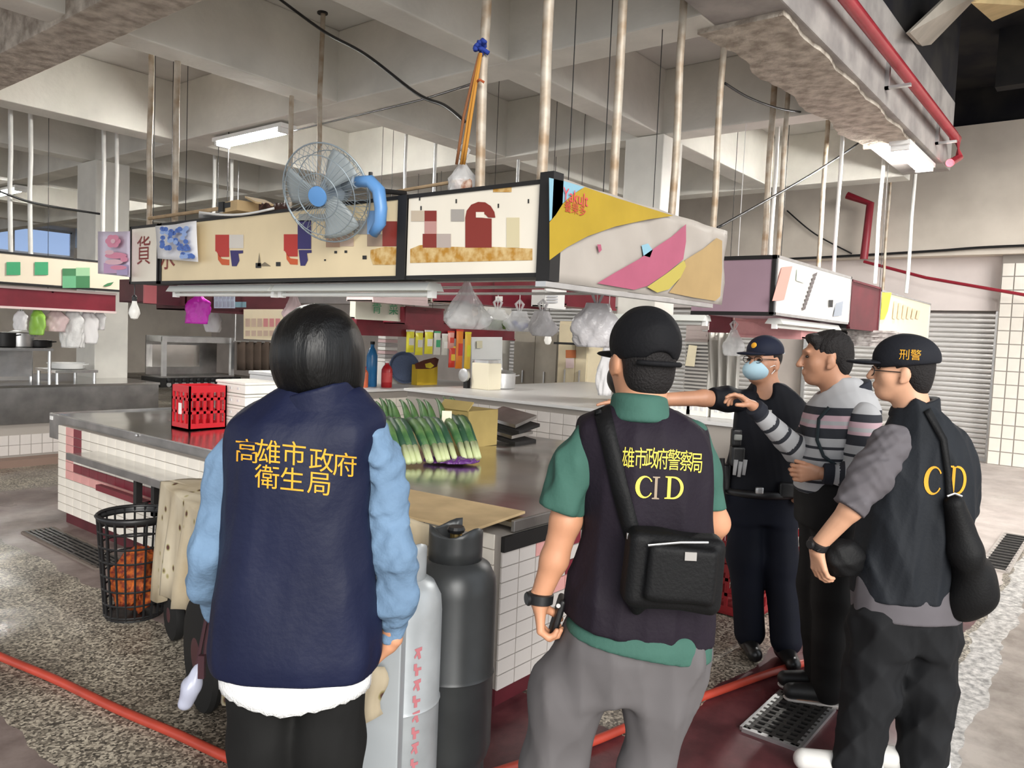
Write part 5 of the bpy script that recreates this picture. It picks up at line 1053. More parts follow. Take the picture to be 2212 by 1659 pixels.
# clutter lying on top of the sign
t = thing('cardboard_box', 'torn flattened cardboard box lying on top of the sign left of the fan', 'box', pX(540, 470, 3.1))
cb_m = M('cardboard', (.55,.40,.22), .85, var=.1, vs=6)
b = MB(); c = pX(520, 450, 3.1); b.obox(c, nrm([.1,1,0])*.13, nrm([1,-.1,0])*.09, UPV*.035); b.build('carton', cb_m, t)
b = MB(); b.obox(c+np.array([0,-.24,.03]), nrm([.2,1,.3])*.10, nrm([1,0,0])*.08, UPV*.006); b.build('flap', cb_m, t)
b = MB(); b.obox(c+np.array([-.09,.02,.01]), nrm([0,1,0])*.04, nrm([1,0,0])*.003, UPV*.018); b.build('hand_hole', black_pl, t)
tag(mob(None, 'crumpled_sheet', M('dark_wrap', (.07,.03,.025), .6), lambda b: b.sheet([[pX(560+i*7, 455-18*math.sin(i*.7+j), 3.02+.03*j) for j in range(6)] for i in range(10)], .004), smooth=True), 'dark crumpled wrapper between carton and fan on the sign', 'wrapper')
t = thing('wooden_pole', 'wooden stick lying along the top of the long sign at left', 'stick', pX(390, 465, 3.02)); b = MB(); b.tube([pX(322, 472, 3.02), pX(478, 450, 3.02)], .014, 8); b.build('shaft', M('stick_wood', (.42,.30,.18), .7, var=.15, vs=9), t)
b = MB(); b.obox(pX(482, 448, 3.02), (0,.03,0), (.02,0,0), (0,0,.035)); b.build('clamp', black_pl, t)
tag(mob(None, 'foam_tray', white_pl, lambda b: b.sheet([[pX(430+i*18, 462+10*math.sin(i*.35)-8*(i/9), 2.95+.07*j+.0) + UPV*(.02*math.cos(j*1.0)) for j in range(5)] for i in range(10)], .012), smooth=True), 'curved white foam sheet hanging over the top edge of the long sign', 'tray')
tag(mob(None, 'wooden_pole', M('stick_wood', 0), lambda b: b.tube([pX(830, 418, 3.1), pX(985, 392, 3.1)], .010, 8)), 'thin stick lying along the top of the sign right of the fan', 'stick')
# bulbs
def bulb(label, p, r=.045, cord=.12):
    t = thing('light_bulb', label, 'bulb', p, 'hanging bulbs'); p = np.array(p, float)
    b = MB(); b.lathe(p, [(.004,0),(r*.6,.008),(r,.05),(r*.85,.085),(r*.45,.13),(r*.42,.15)], 18); b.build('glass', M('bulb_white', (.92,.91,.86), .3), t, smooth='auto')
    b = MB(); b.lathe(p+UPV*.15, [(r*.45,0),(r*.45,.035),(.01,.05)], 12); b.build('socket', black_pl, t); b = MB(); b.tube([p+UPV*.19, p+UPV*(.19+cord)], .004, 6); b.build('cord', black_pl, t)
bulb('white bulb hanging under the left end of the sign with the red character', pX(290, 690, 3.05), .045, LZ0-pX(290, 690, 3.05)[2]-.18)
q = pX(1183, 745, 7.2); bulb('small white bulb hanging in front of the grey doors', q, .045, ZS-q[2]-.19)
bulb('small white bulb hanging near the dark curtain behind the bobbed hair', pY(465, 712, 8.2), .04, ZS-pY(465, 712, 8.2)[2]-.19)
# unlit tube fixtures under the signs
def tube_fix(label, p0, p1):
    p0, p1 = np.array(p0), np.array(p1); d = nrm(p1-p0); s_ = nrm(np.cross(d, UPV)); L_ = np.linalg.norm(p1-p0); t = thing('tube_lamp', label, 'lamp', (p0+p1)/2, 'unlit tube lamps')
    b = MB(); b.prism([(-.075,0),(.075,0),(.045,.045),(-.045,.045)], p0, s_, UPV, d, L_); b.build('reflector', M('lamp_white', (.78,.80,.76), .4), t, fix=True)
    b = MB(); b.cyl(p0+d*.04-UPV*.02, p1-d*.04-UPV*.02, .014, 10); b.build('tube', tube_off, t, smooth='auto')
    for q in (p0+d*.02, p1-d*.02): b = MB(); b.obox(q-UPV*.015, d*.018, s_*.02, UPV*.025); b.build('holder', white_pl, t)
zt = LZ0-.055
tube_fix('unlit white tube lamp under the long sign behind the bobbed head', (3.12, pX(606,600,3.12)[1], zt), (3.12, pX(940,600,3.12)[1], zt))
tube_fix('unlit tube lamp under the left part of the long sign', (3.12, pX(378,608,3.12)[1], zt), (3.12, pX(598,612,3.12)[1], zt))
tube_fix('unlit tube lamp under the white sign at right', (pY(1672,690,2.3)[0], 2.3, LZ0-.10), (pY(1800,715,2.3)[0], 2.3, LZ0-.10))
tube_fix('unlit tube lamp below the mauve end panel', (x0b+.02, 2.75, LZ0-.1), (x0b+.02, 3.7, LZ0-.1))
# ------------------------------------------------------------------ things around the stall
def gas(p, label, col, h=.93, txt=False):
    t = thing('gas_cylinder', label, 'gas cylinder', p, 'gas cylinders'); r = .155; p = np.array(p, float)
    m_ = M('gas_'+label[:9].replace(' ', '_'), col, .38, .35, var=.10, vs=7)
    b = MB(); b.lathe(p, [(.10,.07),(r*.93,.09),(r,.13),(r,.39),(r+.004,.40),(r,.41),(r,.70),(r*.97,.745),(r*.82,.79),(r*.5,.822),(.05,.83)], 36); b.build('tank', m_, t, smooth='auto')
    b = MB()
    b.lathe(p, [(r*.82,0),(r*.86,.004),(r*.86,.09),(r*.80,.10)], 30); b.build('foot_ring', m_, t, smooth='auto')
    b = MB(); G = [[p+np.array([.098*math.cos(a), .098*math.sin(a), z]) for z in (.80,.85,.90,h-.01+.015*math.sin(3*a))] for a in np.linspace(.5, 5.6, 22)]; b.sheet(G, .006); b.build('valve_guard', m_, t, smooth=True, fix=True)
    b = MB(); b.cyl(p+UPV*.82, p+UPV*.90, .022, 12); b.cyl(p+UPV*.88+RH_*-.0, p+UPV*.88+RH_*.06, .013, 10); b.build('valve', M('brass', (.50,.36,.14), .35, .9), t)
    b = MB(); b.lathe(p+UPV*.905, [(.03,0),(.033,.01),(.028,.02)], 14); b.build('valve_wheel', black_pl, t); return t, m_
g1 = pd(968, 1600, 2.86); g1[2] = 0; g2 = pd(845, 1600, 2.62); g2[2] = 0
gas(g1, 'dark grey gas cylinder standing against the tiled stall corner', (.05,.053,.055))
gt, _ = gas(g2, 'silver gas cylinder standing left of the dark one', (.46,.49,.51))
# red stencilled characters down the silver cylinder's side
for k in range(8):
    a0 = math.atan2(-FH_[1]+RH_[1]*.75, -FH_[0]+RH_[0]*.75); w3 = .028; z = .60-k*.052
    poly = [(-.5,.5),(-.1,.5),(-.1,.15),(.5,.15),(.5,-.1),(.1,-.1),(.1,-.5),(-.3,-.5),(-.3,-.05),(-.5,-.05)] if k % 2 else [(-.5,.4),(.5,.5),(.5,.2),(.2,.15),(.4,-.4),(.1,-.5),(-.1,-.1),(-.4,-.4),(-.5,-.2),(-.2,.1)]
    mesh_obj('stencil', [g2+np.array([.1575*math.cos(a0+u*w3/.1575), .1575*math.sin(a0+u*w3/.1575), z+v*.04]) for u, v in poly], [tuple(range(len(poly)))], M('stencil_red', (.46,.16,.18), .6), gt)
# grey sheet-metal box
e0 = pd(863, 1500, 2.34); t = thing('metal_box', 'plain grey sheet metal box standing in front of the silver cylinder', 'box', (e0[0], e0[1], 0))
b = MB(); c = e0-RH_*.17+FH_*.062; b.obox((c[0], c[1], .385), RH_*.17, FH_*.052, UPV*.38); b.build('casing', M('grey_sheet', (.42,.45,.47), .5, .3, var=.05, vs=4), t, bevel=.006)
b = MB(); b.obox((c[0], c[1], .77), RH_*.176, FH_*.057, UPV*.012); b.build('lid', M('grey_sheet', 0), t, bevel=.004)
# black lattice basket
bc = pz(290, 1325, 0); bk = thing('basket', 'tall black plastic lattice basket holding orange netting beside the stall', 'basket', bc); n_r = 22
rb, rt, bh = .148, .19, .56
for k in range(n_r):
    a = 2*math.pi*k/n_r; b = MB(); b.tube([bc+np.array([(rb+(rt-rb)*v)*math.cos(a), (rb+(rt-rb)*v)*math.sin(a), .01+bh*v]) for v in np.linspace(0, 1, 6)], .006, 5); b.build('rib', black_pl, bk)
for v in (.02,.14,.28,.42,.56,.70,.84):
    b = MB(); rr_ = rb+(rt-rb)*v; b.tube([bc+np.array([rr_*math.cos(a), rr_*math.sin(a), .01+bh*v]) for a in np.linspace(0, 6.2832, 33)], .006, 5, cap=False); b.build('hoop', black_pl, bk)
b = MB(); G = [[bc+np.array([(rt+o_)*math.cos(a), (rt+o_)*math.sin(a), bh+z_]) for o_, z_ in ((-.008,-.035),(.0,-.02),(.012,.0),(.0,.012),(-.01,.0))] for a in np.linspace(0, 6.2832, 37)]; b.sheet(G, .004); b.build('rim', black_pl, bk, smooth=True, fix=True)
b = MB(); b.lathe(bc, [(.02,.0),(rb,.0),(rb,.012)], 24); b.build('base', black_pl, bk)
S = Sol(); S.ell(bc+UPV*.17, (.115,.115,.15), None, .03); S.ell(bc+UPV*.30+RH_*.03, (.07,.07,.08), None, .04); S.wrinkle(.02, 45, 5, (1,1,1)); tag(S.build('netting', M('orange_net', (.50,.12,.02), .7, col2=(.14,.02,.015), vs=38), None, .009), 'bundle of orange and red netting inside the black basket', 'netting')
# cart under a floral cloth
CZ = .78; CF = np.array([2.02, 3.93]); ca = np.array([-.255, -.967]); cbx = np.array([.967, -.255]); CL, CW = 1.52, .56
def cpt(u, v, z): q = CF+ca*u+cbx*v; return np.array([q[0], q[1], z])
ca3, cb3 = np.array([*ca, 0]), np.array([*cbx, 0])
ct = thing('cart', 'low wheeled cart hidden under the floral cloth', 'cart', cpt(CL/2, CW/2, 0))
b = MB(); b.obox(cpt(CL/2, CW/2, .57), ca3*(CL/2-.03), cb3*(CW/2-.03), UPV*.19); b.build('tub', M('dark_red_board', (.10,.015,.02), .6), ct)
for u in (.12, CL-.12):
    for v in (.08, CW-.08): b = MB(); b.obox(cpt(u, v, .26), ca3*.02, cb3*.02, UPV*.14); b.build('leg', blk_metal, ct)
for u, v, sg in ((1.02, -.06, 1), (1.02, CW, 1), (.2, .02, .55)):
    rw = .24*sg; wc = cpt(u, v, rw)
    b = MB(); b.lathe(wc-cb3*.03, [(rw*.78,0),(rw*.97,.01),(rw,.03),(rw*.97,.05),(rw*.78,.06)], 36, axis=cb3); b.build('tyre', M('tyre_rubber', (.012,.012,.012), .7), ct, smooth='auto')
    b = MB(); b.lathe(wc-cb3*.032, [(rw*.2,0),(rw*.72,.012),(rw*.77,.03)], 24, axis=cb3); b.build('wheel_hub', M('maroon_hub', (.06,.015,.02), .5), ct)
def floral():
    m = bpy.data.materials.new('floral_cloth'); m.use_nodes = True; nt = m.node_tree; b = nt.nodes['Principled BSDF']; b.inputs['Roughness'].default_value = .85
    tc = nt.nodes.new('ShaderNodeTexCoord'); vo = nt.nodes.new('ShaderNodeTexVoronoi'); vo.inputs['Scale'].default_value = 11; nt.links.new(tc.outputs['Object'], vo.inputs['Vector'])
    r = nt.nodes.new('ShaderNodeValToRGB'); e = r.color_ramp.elements; e[0].color = (.10,.035,.03,1); e[0].position = .10; e[1].color = (.60,.53,.40,1); e[1].position = .22; x = e.new(.16); x.color = (.38,.34,.16,1)
    n = nt.nodes.new('ShaderNodeTexNoise'); n.inputs['Scale'].default_value = 3; n.inputs['Detail'].default_value = 6; nt.links.new(tc.outputs['Object'], n.inputs['Vector']); r2 = nt.nodes.new('ShaderNodeValToRGB'); r2.color_ramp.elements[0].color = (.62,.55,.45,1); r2.color_ramp.elements[0].position = .3; r2.color_ramp.elements[1].color = (1,1,1,1); r2.color_ramp.elements[1].position = .7
    nt.links.new(n.outputs['Fac'], r2.inputs['Fac']); mx = nt.nodes.new('ShaderNodeMix'); mx.data_type = 'RGBA'; mx.blend_type = 'MULTIPLY'; mx.inputs[0].default_value = 1
    nt.links.new(vo.outputs['Distance'], r.inputs['Fac']); nt.links.new(r.outputs['Color'], mx.inputs[6]); nt.links.new(r2.outputs['Color'], mx.inputs[7]); nt.links.new(mx.outputs[2], b.inputs['Base Color']); return m
flor = floral()
def perim(s):      # walk round the cart top
    P = [(0,0), (CL,0), (CL,CW), (0,CW)]; L_ = [CL, CW, CL, CW]; s = (s % 1)*sum(L_); i = 0
    while s > L_[i]: s -= L_[i]; i += 1
    a, b2 = np.array(P[i], float), np.array(P[(i+1)%4], float); return a+(b2-a)*s/L_[i]
cc2 = np.array([CL/2, CW/2]); G = []; NS = 150
for i in range(NS+1):
    s_ = i/NS; p = perim(s_); o2 = (p-cc2)/np.array([CL/2, CW/2]); o2 = o2/np.linalg.norm(o2); row = []
    fold = .022*math.sin(s_*2*math.pi*17)+.013*math.sin(s_*2*math.pi*31+1); drop = .57+.07*math.sin(s_*2*math.pi*3+2.2)+.02*math.sin(s_*2*math.pi*11)
    for f_ in (.02,.4,.7,.93): q = cc2+(p-cc2)*f_; row.append(cpt(q[0], q[1], CZ+.006+.006*math.sin(i*.5+f_*9)))
    for v in (0, .02, .06, .2, .4, .6, .8, 1): q = p+o2*(.012+.03*v+fold*min(1, v*1.4)); row.append(cpt(q[0], q[1], CZ-drop*v+.004*math.sin(i*.7)))
    G.append(row)
b = MB(); b.sheet(G, .003); tag(b.build('floral_cloth', flor, smooth=True, fix=True), 'stained cream cloth with small flower print draped over the cart', 'cloth')
b = MB(); c0 = np.array([2.5, 2.4, TZ+.012]); b.obox(c0, (.215,.03,0), (-.03,.34,0), (0,0,.006)); tag(b.build('cardboard_sheet', cb_m, bevel=.002), 'flat brown cardboard sheet lying at the near corner of the worktop', 'cardboard')
G = [[np.array([2.30+.30*u-.04*v, 2.06-.0-.03*math.sin(v*3), 0])+np.array([.03*math.sin(9*u+2), -.02*math.sin(7*u), TZ-.0-.16*v-.03*v*math.sin(6*u)]) for v in np.linspace(0, 1, 8)] for u in np.linspace(0, 1, 14)]
G = [[pd(880+105*u, 1108+ (10+34*u)+ (54-6*u)*v*(1+.15*math.sin(9*u)), 2.98+.02*math.sin(8*u)-.03*v) for v in np.linspace(0, 1, 8)] for u in np.linspace(0, 1, 14)]
b = MB(); b.sheet(G, .004); tag(b.build('floral_cloth', flor, smooth=True, fix=True), 'corner of cream flowered cloth hanging below the cardboard sheet', 'cloth')
G = [[pd(770+(60+10*math.sin(6*v))*u, 1440+135*v*(1-.25*u), 2.30+.01*math.sin(8*u)) for v in np.linspace(0, 1, 9)] for u in np.linspace(0, 1, 8)]
b = MB(); b.sheet(G, .004); tag(b.build('floral_cloth', flor, smooth=True, fix=True), 'ragged strip of cream cloth hanging on the grey metal box', 'cloth')
# translucent pouch on straps held by the woman
t = thing('hanging_pouch', 'small translucent pouch hanging on dark straps left of the person in navy', 'pouch', pd(405, 1530, 2.0))
S = Sol(); S.chain([pd(430, 1440, 2.0), pd(412, 1485, 2.0), pd(401, 1518, 2.0)], [.012,.022,.019], .02); S.wrinkle(.002, 50, 3, (1,1,1)); S.build('pouch_body', M('hazy_plastic', (.50,.52,.64), .2, alpha=.75), t, .004)
for q in ((436, 1385, 424, 1445), (446, 1385, 440, 1440)): b = MB(); b.tube([pd(q[0]+12, q[1]-60, 2.0), pd(q[0], q[1], 2.0), pd(q[2], q[3], 2.0)], .005, 6); b.build('strap', M('dark_strap', (.05,.02,.025), .6), t)
b = MB(); b.obox(pd(436, 1440, 1.99), RH_*.008, FH_*.006, UPV*.03); b.build('clip', M('dark_strap', 0), t)
# red hose on the floor
hp_ = [pz(*q, .02) for q in ((-60,1390), (0,1418), (120,1468), (250,1530), (380,1585), (500,1640), (640,1690), (900,1710), (1130,1650), (1270,1605), (1360,1568), (1450,1530), (1560,1490), (1660,1455), (1760,1425))]
out = []
for i in range(len(hp_)-1):
    p0, p1, p2, p3 = hp_[max(i-1,0)], hp_[i], hp_[i+1], hp_[min(i+2, len(hp_)-1)]
    for s_ in np.linspace(0, 1, 9)[:-1]: out.append(.5*((2*p1)+(-p0+p2)*s_+(2*p0-5*p1+4*p2-p3)*s_*s_+(-p0+3*p1-3*p2+p3)*s_**3))
b = MB(); b.tube(out, .019, 10); tag(b.build('hose', M('red_hose', (.38,.045,.025), .45, var=.15, vs=5), smooth=True), 'long red rubber hose snaking across the market floor', 'hose')
# floor drains
def grate(label, c, ax, ay, nb, nc=0, rim=None):
    c, ax, ay = np.array(c, float), np.array(ax, float), np.array(ay, float); t = thing('drain_grate', label, 'drain', c, 'floor drains'); gm = M('grate_iron', (.06,.058,.055), .5, .6)
    for s_ in (-1, 1):
        b = MB(); b.obox(c+ax*s_, ax/np.linalg.norm(ax)*.014, ay, UPV*.008); b.build('rim', rim or galv, t); b = MB(); b.obox(c+ay*s_, ay/np.linalg.norm(ay)*.014, ax, UPV*.008); b.build('rim', rim or galv, t)
    src = None
    for i in range(nb):
        f_ = -1+2*(i+.5)/nb; b = MB(); b.obox(c+ax*f_+UPV*.003, ax/np.linalg.norm(ax)*.008, ay, UPV*.006); b.build('bar', gm, t)
    for i in range(nc):
        f_ = -1+2*(i+.5)/nc; b = MB(); b.obox(c+ay*f_+UPV*.002, ay/np.linalg.norm(ay)*.008, ax, UPV*.006); b.build('bar', gm, t)
    b = MB(); b.obox(c+UPV*.0005, ax, ay, UPV*.001); b.build('pit', black_pl, t)
grate('square drain grate in the red floor near the black trainers', (3.37, 1.07, .008), (.235,0,0), (0,.115,0), 11, 5)
grate('long drain grate beside the tiled stall at left', (2.31, 5.75, .006), (.10,.0,0), (0,.62,0), 6, 7, rim=M('rim_brown', (.17,.14,.12), .7))
grate('long drain grate on the pale floor at right', (7.6, .74, .006), (.75,0,0), (0,.09,0), 14, 0, rim=M('rim_pale', (.42,.38,.35), .6))
# ------------------------------------------------------------------ goods on the worktop
def crate(label, c, sx, sy, sz, m_=red_pl, name='crate', tagm=None):
    c = np.array(c, float); t = thing(name, label, 'crate', c); n1, n2 = 6, 5
    b = MB(); b.box(c[0]-sx, c[0]+sx, c[1]-sy, c[1]+sy, c[2], c[2]+.015); b.build('floor_panel', m_, t)
    for (x0, x1, y0, y1) in ((-sx,-sx+.012,-sy,sy), (sx-.012,sx,-sy,sy), (-sx,sx,-sy,-sy+.012), (-sx,sx,sy-.012,sy)):
        b = MB()
        b.box(c[0]+x0, c[0]+x1, c[1]+y0, c[1]+y1, c[2], c[2]+.05); b.box(c[0]+x0, c[0]+x1, c[1]+y0, c[1]+y1, c[2]+sz-.05, c[2]+sz)
        L_ = max(x1-x0, y1-y0); k = max(4, int(L_/.06))
        for i in range(k+1):
            f_ = i/k
            if x1-x0 > y1-y0: xx = c[0]+x0+(x1-x0-.02)*f_; b.box(xx, xx+.02, c[1]+y0, c[1]+y1, c[2]+.05, c[2]+sz-.05)
            else: yy = c[1]+y0+(y1-y0-.02)*f_; b.box(c[0]+x0, c[0]+x1, yy, yy+.02, c[2]+.05, c[2]+sz-.05)
        for z in (.4, .7): b.box(c[0]+x0, c[0]+x1, c[1]+y0, c[1]+y1, c[2]+sz*z-.01, c[2]+sz*z+.01)
        b.build('side_grid', m_, t)
    if tagm: b = MB(); b.box(c[0]-sx-.004, c[0]-sx, c[1]-.02, c[1]+.02, c[2]+sz*.35, c[2]+sz*.6); b.build('sticker', tagm, t)
    return t
qc = pz(412, 930, TZ)
crate('red plastic crate standing on the worktop beside white foam boxes', (qc[0]+.12, qc[1]+.10, TZ), .15, .13, .33, tagm=white_pl)
foam = M('foam_white', (.86,.84,.78), .75, var=.04, vs=5, bump=.1, bs=90); foam2 = M('foam_grey', (.68,.68,.68), .75, var=.05, vs=5)
def foam_box(label, c, sx, sy, h, m_=foam, group='white foam boxes'):
    c = np.array(c, float); t = thing('foam_box', label, 'foam box', c, group)
    b = MB(); b.box(c[0]-sx, c[0]+sx, c[1]-sy, c[1]+sy, c[2], c[2]+h*.72); b.build('box_body', m_, t, bevel=.008); b = MB(); b.box(c[0]-sx-.008, c[0]+sx+.008, c[1]-sy-.008, c[1]+sy+.008, c[2]+h*.74, c[2]+h-.004); b.build('lid', m_, t, bevel=.008)
    for k in (-.5, 0, .5): b = MB(); b.box(c[0]-sx-.003, c[0]-sx+.001, c[1]+sy*k-.012, c[1]+sy*k+.012, c[2]+h*.3, c[2]+h*.5); b.build('moulded_mark', foam2, t)
fb_ = pz(497, 925, TZ); nmz = ('bottom', 'second lowest', 'middle', 'topmost')
for k in range(4): foam_box('white foam box, %s of the stack behind the navy shoulder' % nmz[k], (fb_[0]+.16, fb_[1]+.0, TZ+k*.092), .16, .20, .092)
fq = pz(600, 905, TZ)
for k in range(3): foam_box('greyish foam box, %s of the wider pile left of the black hair' % ('bottom', 'middle', 'top')[k], (fq[0]+.33, fq[1]+.22, TZ+k*.13), .28, .30, .13, foam2)
# leeks in a bundle
lk_g = M('leek_green', (.035,.115,.04), .5, col2=(.10,.20,.06), vs=9); lk_d = M('leek_dark', (.02,.07,.035), .5); lk_w = M('leek_pale', (.50,.56,.30), .5)
for k in range(14):
    f_ = k/13; x0 = 845+175*f_+rng.uniform(-4, 4); top = pz(x0-22+rng.uniform(-6,6), 912+rng.uniform(-4,4)-8*f_, TZ+.20); bot = pz(x0+22+rng.uniform(-6,6), 1000-12*f_, TZ+.03)
    t = thing('leek', ('%s leek from the left in the green bundle on the worktop' % ('first','second','third','fourth','fifth','sixth','seventh','eighth','ninth','tenth','eleventh','twelfth','thirteenth','last')[k]) if k < 13 else 'rightmost leek in the green bundle beside the olive carton', 'leek', bot-UPV*.03, 'leeks in the bundle')
    mid = top*.55+bot*.45+UPV*.05; b = MB(); b.tube([top, top*.8+bot*.2+UPV*.035, mid, mid*.4+bot*.6+UPV*.01], [.030,.034,.030,.024], 8); b.build('leaf_sheath', (lk_g, lk_d)[k % 2], t, smooth=True)
    b = MB(); b.tube([mid*.4+bot*.6+UPV*.01, bot], [.023,.018], 8); b.build('white_end', lk_w, t, smooth=True)
    G = []; wv = nrm(np.cross(bot-top, UPV))
    for i in range(7): u_ = i/6; p = top+(top-bot)*.55*u_+UPV*(.05*math.sin(u_*2.6)); G.append([p+wv*.03*(1-.8*u_)*s_+UPV*(-.008*abs(s_)) for s_ in (-1, 0, 1)])
    b = MB(); b.sheet(G, .003); b.build('leaf_blade', lk_g, t, smooth=True, fix=True)
S = Sol(); q = pz(972, 1000, TZ); S.ell(q+UPV*.012, (.17,.09,.03), [RH_, FH_, UPV], .02); S.wrinkle(.012, 40, 3, (1,1,1)); S.keep((0,0,TZ+.006), -UPV); tag(S.build('purple_bag', M('purple_film', (.10,.025,.16), .35), None, .006), 'crumpled purple plastic bag lying at the foot of the leeks', 'bag')
t = thing('cardboard_box', 'open olive brown carton standing behind the leeks', 'box', pz(1035, 978, TZ)); q = pz(1020, 968, TZ)
b = MB(); b.obox(q+np.array([.12,.15,.13]), (.16,0,0), (0,.14,0), (0,0,.13)); b.build('carton', M('olive_card', (.36,.27,.10), .85, var=.08, vs=5), t); b = MB(); b.obox(q+np.array([-.02,.15,.29]), (.03,0,.03), (0,.14,0), (.003,0,-.003)); b.build('flap', M('olive_card', 0), t)
b = MB(); q = pz(965, 905, TZ+.22); b.obox(q, RH_*.033, FH_*.003, UPV*.055); tag(b.build('price_tag', M('tag_cream', (.82,.76,.60), .7)), 'cream paper tag standing on top of the leek bundle', 'tag')
# ------------------------------------------------------------------ background stalls
def rack(label, Y, x0, y0, x1, y1, dep, mat, rods=True, name='hanging_rack', cat='rack', lip=None, slats=0):
    ym = (y0+y1)/2; xa, xb = pY(x0, ym, Y)[0], pY(x1, ym, Y)[0]; xm = (x0+x1)/2; za, zb = pY(xm, y1, Y)[2], pY(xm, y0, Y)[2]
    t = thing(name, label, cat, ((xa+xb)/2, Y+dep/2, za)); T = .012
    b = MB(); b.box(xa, xb, Y, Y+T, za, zb); b.build('front_panel', mat, t, bevel=.003); b = MB(); b.box(xa, xb, Y+dep-T, Y+dep, za, zb); b.build('back_panel', mat, t)
    b = MB(); b.box(xa, xa+T, Y+T, Y+dep-T, za, zb); b.build('end_panel', mat, t); b = MB(); b.box(xb-T, xb, Y+T, Y+dep-T, za, zb); b.build('end_panel', mat, t); b = MB(); b.box(xa, xb, Y+T, Y+dep-T, za, za+T); b.build('bottom_panel', mat, t)
    b = MB(); b.box(xa-.005, xb+.005, Y-.012, Y+.004, za-.012, za+.012); b.build('bottom_lip', lip or mat, t); b = MB(); b.box(xa-.005, xb+.005, Y-.012, Y+.004, zb-.012, zb+.012); b.build('top_lip', lip or mat, t)
    for k in range(slats): z = za+(zb-za)*(k+1)/(slats+1); b = MB(); b.box(xa+.02, xb-.02, Y-.006, Y+.002, z-.008, z+.008); b.build('slat', mat, t)
    if rods:
        b = MB(); b.box((xa+xb)/2-.01, (xa+xb)/2+.01, Y, Y+dep, zb-.03, zb-.015); b.build('cross_bar', blk_metal, t)
        for x in ((xa+xb)/2,): b = MB(); b.cyl((x, Y+dep/2, zb-.02), (x, Y+dep/2, ZS), .003, 5); b.build('hanger_rod', blk_metal, t)
    return t, xa, xb, za, zb
def sheet_on(parent, Y, x0, y0, x1, y1, mat, off=.016, name='notice'): return print_Y(parent, Y, rect(x0, y0, x1, y1), mat, off, name)
pap = M('paper_white', (.80,.78,.74), .7); pap_y = M('paper_cream', (.80,.72,.52), .7); pap_b = M('paper_blue', (.48,.55,.66), .7)
# --- overhead racks
t, *_ = rack('maroon awning rail with pale edge under the green sign at far left', 8.95, -40, 626, 250, 668, .25, maroon, lip=M('pale_edge', (.72,.58,.55), .5)); 
t, *_ = rack('maroon hanging rack with pink end left of the magenta bag', 7.2, 312, 606, 400, 656, .5, maroon_d)
b = MB(); p0, p1 = pY(312, 606, 7.19), pY(336, 656, 7.19); b.box(p0[0]-.01, p1[0], 7.17, 7.19, p1[2], p0[2]); b.build('pink_end', M('pink_panel', (.50,.13,.14), .5), t)
t, *_ = rack('long dark maroon hanging rack behind the bobbed hair', 7.2, 404, 622, 628, 676, .6, maroon_d)
sheet_on(t, 7.2, 462, 630, 508, 666, pap_b); sheet_on(t, 7.2, 508, 652, 532, 664, M('paper_teal', (.20,.34,.40), .7))
for k in range(2):
    for i in range(5): sheet_on(t, 7.2, 465+i*8.5, 633+k*18, 471+i*8.5, 645+k*18, M('paper_ink', (.33,.36,.46), .7), .02)
t, *_ = rack('maroon shelf edge running behind the heads in the middle', 7.6, 770, 694, 1112, 728, .5, maroon)
t, *_ = rack('pale pink striped hanging cabinet under the unlit tube lamp', 6.6, 806, 612, 925, 655, .45, M('pink_white', (.66,.52,.52), .5, var=.05, vs=3), slats=3)
t, *_ = rack('pale green grey hanging cabinet beside the pink striped one', 6.6, 932, 604, 1012, 654, .45, M('green_white', (.56,.56,.48), .5, var=.05, vs=3))
t, *_ = rack('small white sign board with two green characters behind the hair', 7.1, 768, 648, 872, 690, .1, M('sign_mint', (.66,.66,.56), .5), name='sign_board', cat='sign')
for ch, x, y in (('青', 812, 666), ('菜', 848, 669)): flat_text('lettering', ch, .16, pY(x, y, 7.1), (1,0,0), (0,0,1), (0,-1,0), p_grn, t, off=.02)
t, *_ = rack('red and dark maroon hanging box right of the green lettered board', 7.0, 876, 666, 958, 702, .4, maroon)
t, *_ = rack('worn maroon hanging cabinet behind the big clear bag', 5.0, 1016, 592, 1176, 660, .5, maroon)
sheet_on(t, 5.0, 1070, 640, 1086, 650, pap); sheet_on(t, 5.0, 1066, 594, 1068, 658, maroon_d)
t, *_ = rack('pale grey notice box at the end of the maroon cabinet', 4.15, 1177, 628, 1220, 664, .15, M('grey_white', (.66,.65,.63), .5))
for k in range(4): sheet_on(t, 4.15, 1182, 633+k*6, 1205, 636+k*6, M('print_grey2', (.40,.40,.42), .7))
t, *_ = rack('maroon hanging box left of the grey bag', 4.4, 1226, 632, 1330, 664, .4, maroon)
